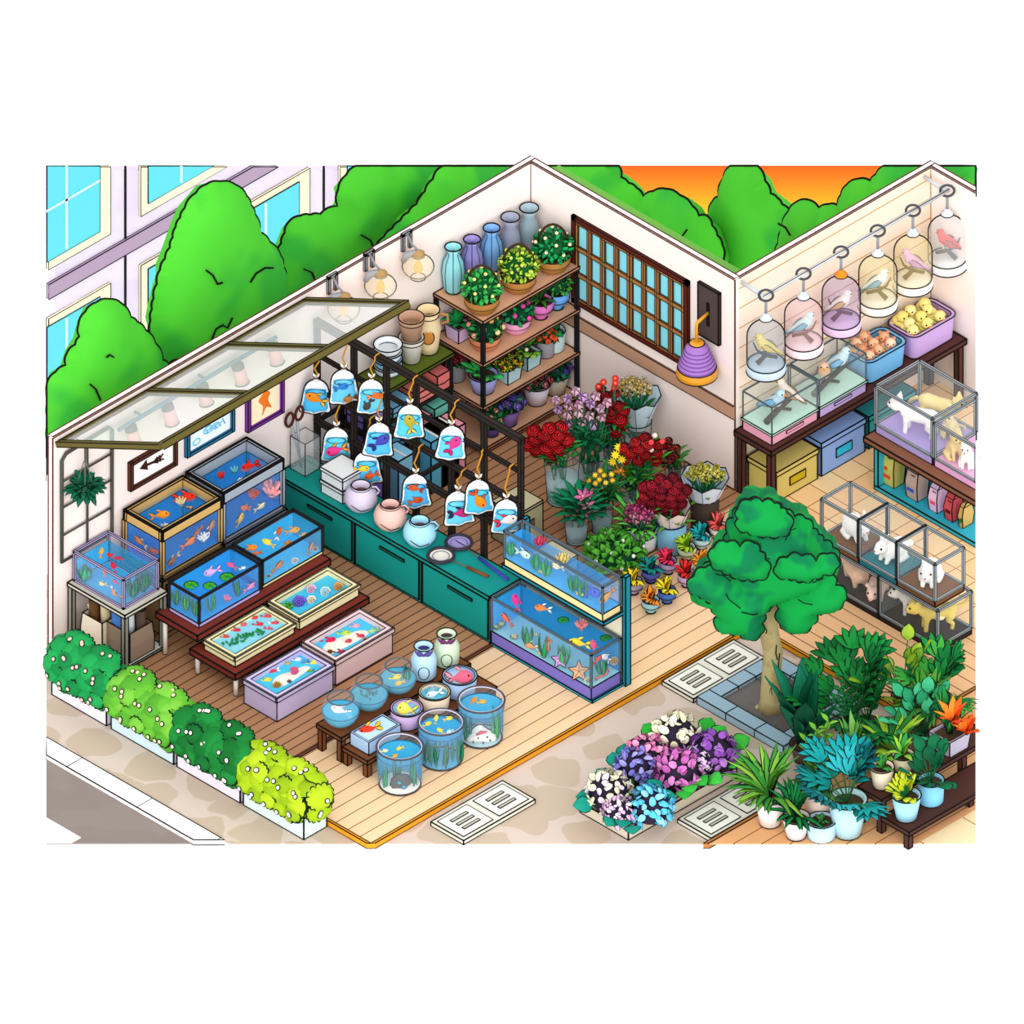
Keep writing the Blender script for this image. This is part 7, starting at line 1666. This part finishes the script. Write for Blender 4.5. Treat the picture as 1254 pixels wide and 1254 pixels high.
for i in range(9):
    x = 3.19-(i//3)*.09; y = 1.58+(i % 3)*.155
    if i != 8: chick(f'tan hamster at the {pos[i]} of the sky blue tub', V((x, y, .89+.03*(i//3))), -PI/4+rnd.uniform(-.6, .6), .88, hc[i], 'hamster', 'hamsters in the blue tub')
    x = 3.21-(i//3)*.10; y = 2.2+(i % 3)*.17
    chick(f'pale yellow chick at the {pos[i]} of the lilac tub', V((x, y, .89+.03*(i//3))), -PI/4+rnd.uniform(-.9, .9), .95, yc[i], 'chick', 'chicks in the lilac tub')
for (y0, y1, c, pc, l, h) in ((.14, .72, '#dcc872', '#c8b018', 'straw yellow box with a gold label under the dark table', .37), (.78, 1.39, '#8fb0ee', '#2fc0e8', 'cornflower blue box with a cyan label under the dark table', .41), (1.45, 2.1, '#2f9ea4', '#7adce0', 'teal box with a light label under the dark table', .4)):
    t = thing('storage_box', l, 'box', (3.14, (y0+y1)/2, .002), 'storage boxes under the table'); mb = MB(); mb.box(2.94, 3.33, y0, y1, .002, h*.86, M(c), .013); mb.build('body', t)
    mb = MB(); mb.box(2.93, 3.34, y0-.01, y1+.01, h*.86, h, M(c), .011); mb.build('lid', t)
    mb = MB(); ym = (y0+y1)/2; mb.box(3.33, 3.337, ym-.1, ym+.12, h*.32, h*.58, M(pc), .009); mb.build('label_plate', t)

# cyan cabinet with the cats and the feed bags
CYC = M('#35b4cc'); CYD = M('#1f7f8e')
t = thing('cabinet', 'cyan open-fronted cabinet with a brown counter holding feed bags', 'cabinet', (4.7, 1.3, 0)); x0, x1, y0, y1 = 3.86, 5.4, 1.0, 1.6
mb = MB(); mb.box(x0, x1, y0, y1, 0, .05, CYC, .012); mb.build('bottom_board', t, clip=CLIPR)
mb = MB(); mb.box(x0, x0+.05, y0, y1, .05, .56, CYC, .012); mb.build('side_panel', t)
mb = MB(); mb.box(x0, x1, y1-.03, y1, .05, .56, CYD, .010); mb.build('back_panel', t, clip=CLIPR)
mb = MB(); mb.box(x0-.09, x1, .94, y1+.02, .565, .625, M('#8a5a44'), .014); mb.build('counter', t, clip=CLIPR)
for (px, w, h, c, l, mk) in ((1094, .155, .44, '#c9c86a', 'olive yellow feed bag with orange marks, left in the cyan cabinet', '#e8501e'), (1123, .15, .38, '#b9a6a0', 'taupe feed bag with a blue mark in the cyan cabinet', '#2a5ad0'), (1149, .11, .32, '#e6c4ec', 'pink-lilac feed carton in the cyan cabinet', '#e0506a'), (1168, .10, .31, '#c8505a', 'red feed carton in the cyan cabinet', '#4a1a1e'), (1183, .05, .28, '#c9aa62', 'tan feed bag with a green leaf mark, right in the cyan cabinet', '#2f7a34')):
    y = 1.16; x = (px-OX)/K-y; a, b = x-w/2, x+w/2; t = thing('feed_bag', l, 'feed bag', (x, y, .052), 'feed bags in the cyan cabinet'); z = .052
    lv = [(a, b, y-.07, y+.07, z), (a-.008, b+.008, y-.085, y+.085, z+h*.5), (a, b, y-.06, y+.06, z+h*.86), (a, b, y-.018, y+.018, z+h)]; mb = MB(); vs = []
    for (p, q, r, s, zz) in lv: vs += [V((p, r, zz)), V((q, r, zz)), V((q, s, zz)), V((p, s, zz))]
    mb.add(vs, [(i*4+k, i*4+(k+1) % 4, i*4+4+(k+1) % 4, i*4+4+k) for i in range(3) for k in range(4)]+[(3, 2, 1, 0), (12, 13, 14, 15)], M(c))
    for i in range(4): mb.tube(vs[i*4:i*4+4], .006, INK, 4, True) if i in (0, 2, 3) else None
    for k in range(4): mb.tube([vs[i*4+k] for i in range(4)], .006, INK, 4)
    mb.build('sack', t)
    mb = MB(); f = lambda u, v: V((x+u, y-.083, z+v))
    if '#2f7a34' == mk: mb.leaf(f(-.02, .06), f(.03, .13), .02, (0, -1, 0), M(mk), INK)
    else:
        mb.poly([f(-.055 if w > .12 else -.03, .1), f(.035, .1), f(.035, .135), f(-.055 if w > .12 else -.03, .135)], (0, -.006, 0), M(mk))
        if mk == '#e8501e': mb.poly([f(-.045, .19), f(.0, .19), f(.0, .23), f(-.045, .23)], (0, -.006, 0), M(mk))
        mb.tube([f(.0, h*.8), f(.05, h*.8)], .005, INK, 4)
    mb.build('printed_mark', t)
def pen(label, x0, x1, y0, y1, z0, z1, bc, bh, fr='#9aa4aa', group=None, clip=None, mat_=None, name='glass_pen'):
    t = thing(name, label, 'glass pen', ((x0+x1)/2, (y0+y1)/2, z0), group); mb = MB(); mb.box(x0, x1, y0, y1, z0, z0+bh, M(bc), .012); mb.build('base', t, clip=clip)
    mb = MB(); e = .005
    for b in ((x0, x0+e, y0, y1), (x1-e, x1, y0, y1), (x0+e, x1-e, y0, y0+e), (x0+e, x1-e, y1-e, y1)): mb.raw(b[0], b[1], b[2], b[3], z0+bh, z1, M('#eaf4f8', alpha=.03, rough=.12, spec=.3))
    mb.raw(x0, x1, y0, y1, z1, z1+.004, M('#eaf4f8', alpha=.03, rough=.12, spec=.3)); mb.build('glass', t, clip=clip)
    f = M(fr, rough=.4); h = .012; mb = MB()
    for x in (x0, x1):
        for y in (y0, y1): mb.box(x-h, x+h, y-h, y+h, z0+bh, z1, f, .005)
        mb.box(x-h, x+h, y0, y1, z1-h, z1+h, f, .005); mb.box(x-h, x+h, y0, y1, z0+bh-h*.5, z0+bh+h*.8, f, .004)
    for y in (y0, y1): mb.box(x0, x1, y-h, y+h, z1-h, z1+h, f, .005); mb.box(x0, x1, y-h, y+h, z0+bh-h*.5, z0+bh+h*.8, f, .004)
    mb.build('frame', t, clip=clip)
    return t
pen('large glass cat pen with a lilac base on the brown counter', 3.80, 4.60, 1.08, 1.70, .627, 1.19, '#b4a4e0', .10)
pen('glass cat pen with a pink base at the right end of the counter', 4.63, 5.22, 1.08, 1.66, .627, 1.15, '#eeb2de', .10, clip=CLIPR)
quad('white cat standing in the lilac-based pen', 'cat', V((4.22, 1.28, .728)), SL-.35, .82, '#fbfafa', None, True)
quad('cream yellow cat standing at the back of the lilac-based pen', 'cat', V((4.2, 1.55, .728)), SR-.5, .80, '#efdc9c', None, False)
quad('pale tan cat sitting at the right of the lilac-based pen', 'cat', V((4.47, 1.45, .728)), -PI/3, .62, '#ecd9a4', None, pose='sit')
quad('tan cat sitting at the left in the pink-based pen', 'cat', V((4.77, 1.22, .728)), -PI/4+.4, .62, '#e4cb92', None, pose='sit')
quad('white cat sitting beside the tan one in the pink-based pen', 'cat', V((4.97, 1.20, .728)), -PI/4-.2, .58, '#fcf6f0', None, pose='sit')

# two levels of glass pens with rabbits, piglets, a cat and a dog
for (x0, x1, c, l) in ((4.64, 5.485, '#2e2624', 'long dark-based lower pen of the piglets beside the tree'), (5.495, 6.32, '#2e2624', 'long dark-based lower pen of the yellow dog at the right')):
    pen(l, x0, x1, -.565, -.09, .002, .52, c, .075)
for (x0, x1, c, l) in ((4.67, 5.19, '#7a5236', 'brown-based upper pen with the lop white rabbit, left of three'), (5.20, 5.73, '#227a88', 'teal-based upper pen with a white rabbit, middle of three'), (5.74, 6.27, '#7a5236', 'brown-based upper pen with the grey-faced rabbit, right of three')):
    pen(l, x0, x1, -.555, -.15, .535, 1.06, c, .075)
    if c != '#227a88': pass
for (cx, cy, an, l, p) in ((4.93, -.33, -PI/4+.5, 'white rabbit sitting in the left upper pen', [('#d8a87a', [(.16, 0, .34, (.055, .05, .03))])]), (5.46, -.34, -PI/4-.9, 'white rabbit with a red collar in the teal-based pen', [('#c83a3a', [(.15, 0, .185, (.03, .078, .02))])]), (6.0, -.36, -PI/4-.2, 'white rabbit with a pale grey face in the right upper pen', [('#e6e9ee', [(.245, 0, .27, (.04, .07, .05))])])):
    quad(l, 'rabbit', V((cx, cy, .612)), an, .80, '#fdfcfc', p)
quad('pale pink piglet seen from behind in the lower pen beside the tree', 'piglet', V((4.93, -.33, .079)), PI-.4, .78, '#f6cfb4', None)
quad('pink piglet facing the street in the lower pen', 'piglet', V((5.26, -.34, .079)), -PI/4-.3, .74, '#f8d4c6', None)
quad('white and black cat at the left of the right lower pen', 'cat', V((5.75, -.30, .079)), SL, .68, '#f2f0ee', [('#2a2624', [(-.02, 0, .33, (.12, .08, .05)), (.29, 0, .45, (.06, .07, .035))])], False)
quad('yellow dog standing in the right lower pen', 'dog', V((6.08, -.33, .079)), SL+.25, .78, '#e8cf6a', [('#fbf0c0', [(-.0, 0, .2, (.12, .085, .05))])], True, cat='dog')
# =====================================================================  CAMERA, LIGHT
cam = bpy.data.cameras.new('camera'); cam.type = 'ORTHO'; cam.ortho_scale = 1254/122.474; cam.clip_end = 200
co = bpy.data.objects.new('camera', cam); COL.objects.link(co)
tgt = P(627, 627, 0); d = V((1, -1, 1)).normalized()
co.location = tgt+d*40
co.rotation_euler = d.to_track_quat('Z', 'Y').to_euler()
scene.camera = co
wd = bpy.data.worlds.new('world'); scene.world = wd; wd.use_nodes = True
bg = wd.node_tree.nodes['Background']; bg.inputs[0].default_value = (1, 1, 1, 1); bg.inputs[1].default_value = 1.0
sun = bpy.data.lights.new('sun', 'SUN'); sun.energy = 2.0; sun.angle = math.radians(60); sun.color = (1, .98, .95)
so = bpy.data.objects.new('sun', sun); COL.objects.link(so); so.location = (3, -6, 8)
so.rotation_euler = V((.85, -.85, .52)).to_track_quat('Z', 'Y').to_euler()
vs = scene.view_settings; vs.view_transform = 'Standard'; vs.look = 'None'; vs.gamma = 1; vs.use_curve_mapping = False; vs.exposure = .2
scene.cycles.transparent_max_bounces = 40; scene.cycles.max_bounces = 6; scene.cycles.diffuse_bounces = 3
for l, n in LABELS.items():
    if len(n) > 1: print('DUPLICATE LABEL', l, n)
for o in scene.objects:
    if o.parent is None and o.type in ('MESH', 'EMPTY') and 'kind' not in o.keys() and 'label' not in o.keys(): print('NO LABEL', o.name)

for l, n in LABELS.items():
    if len(l.split()) > 16: print('LONG', len(l.split()), l)
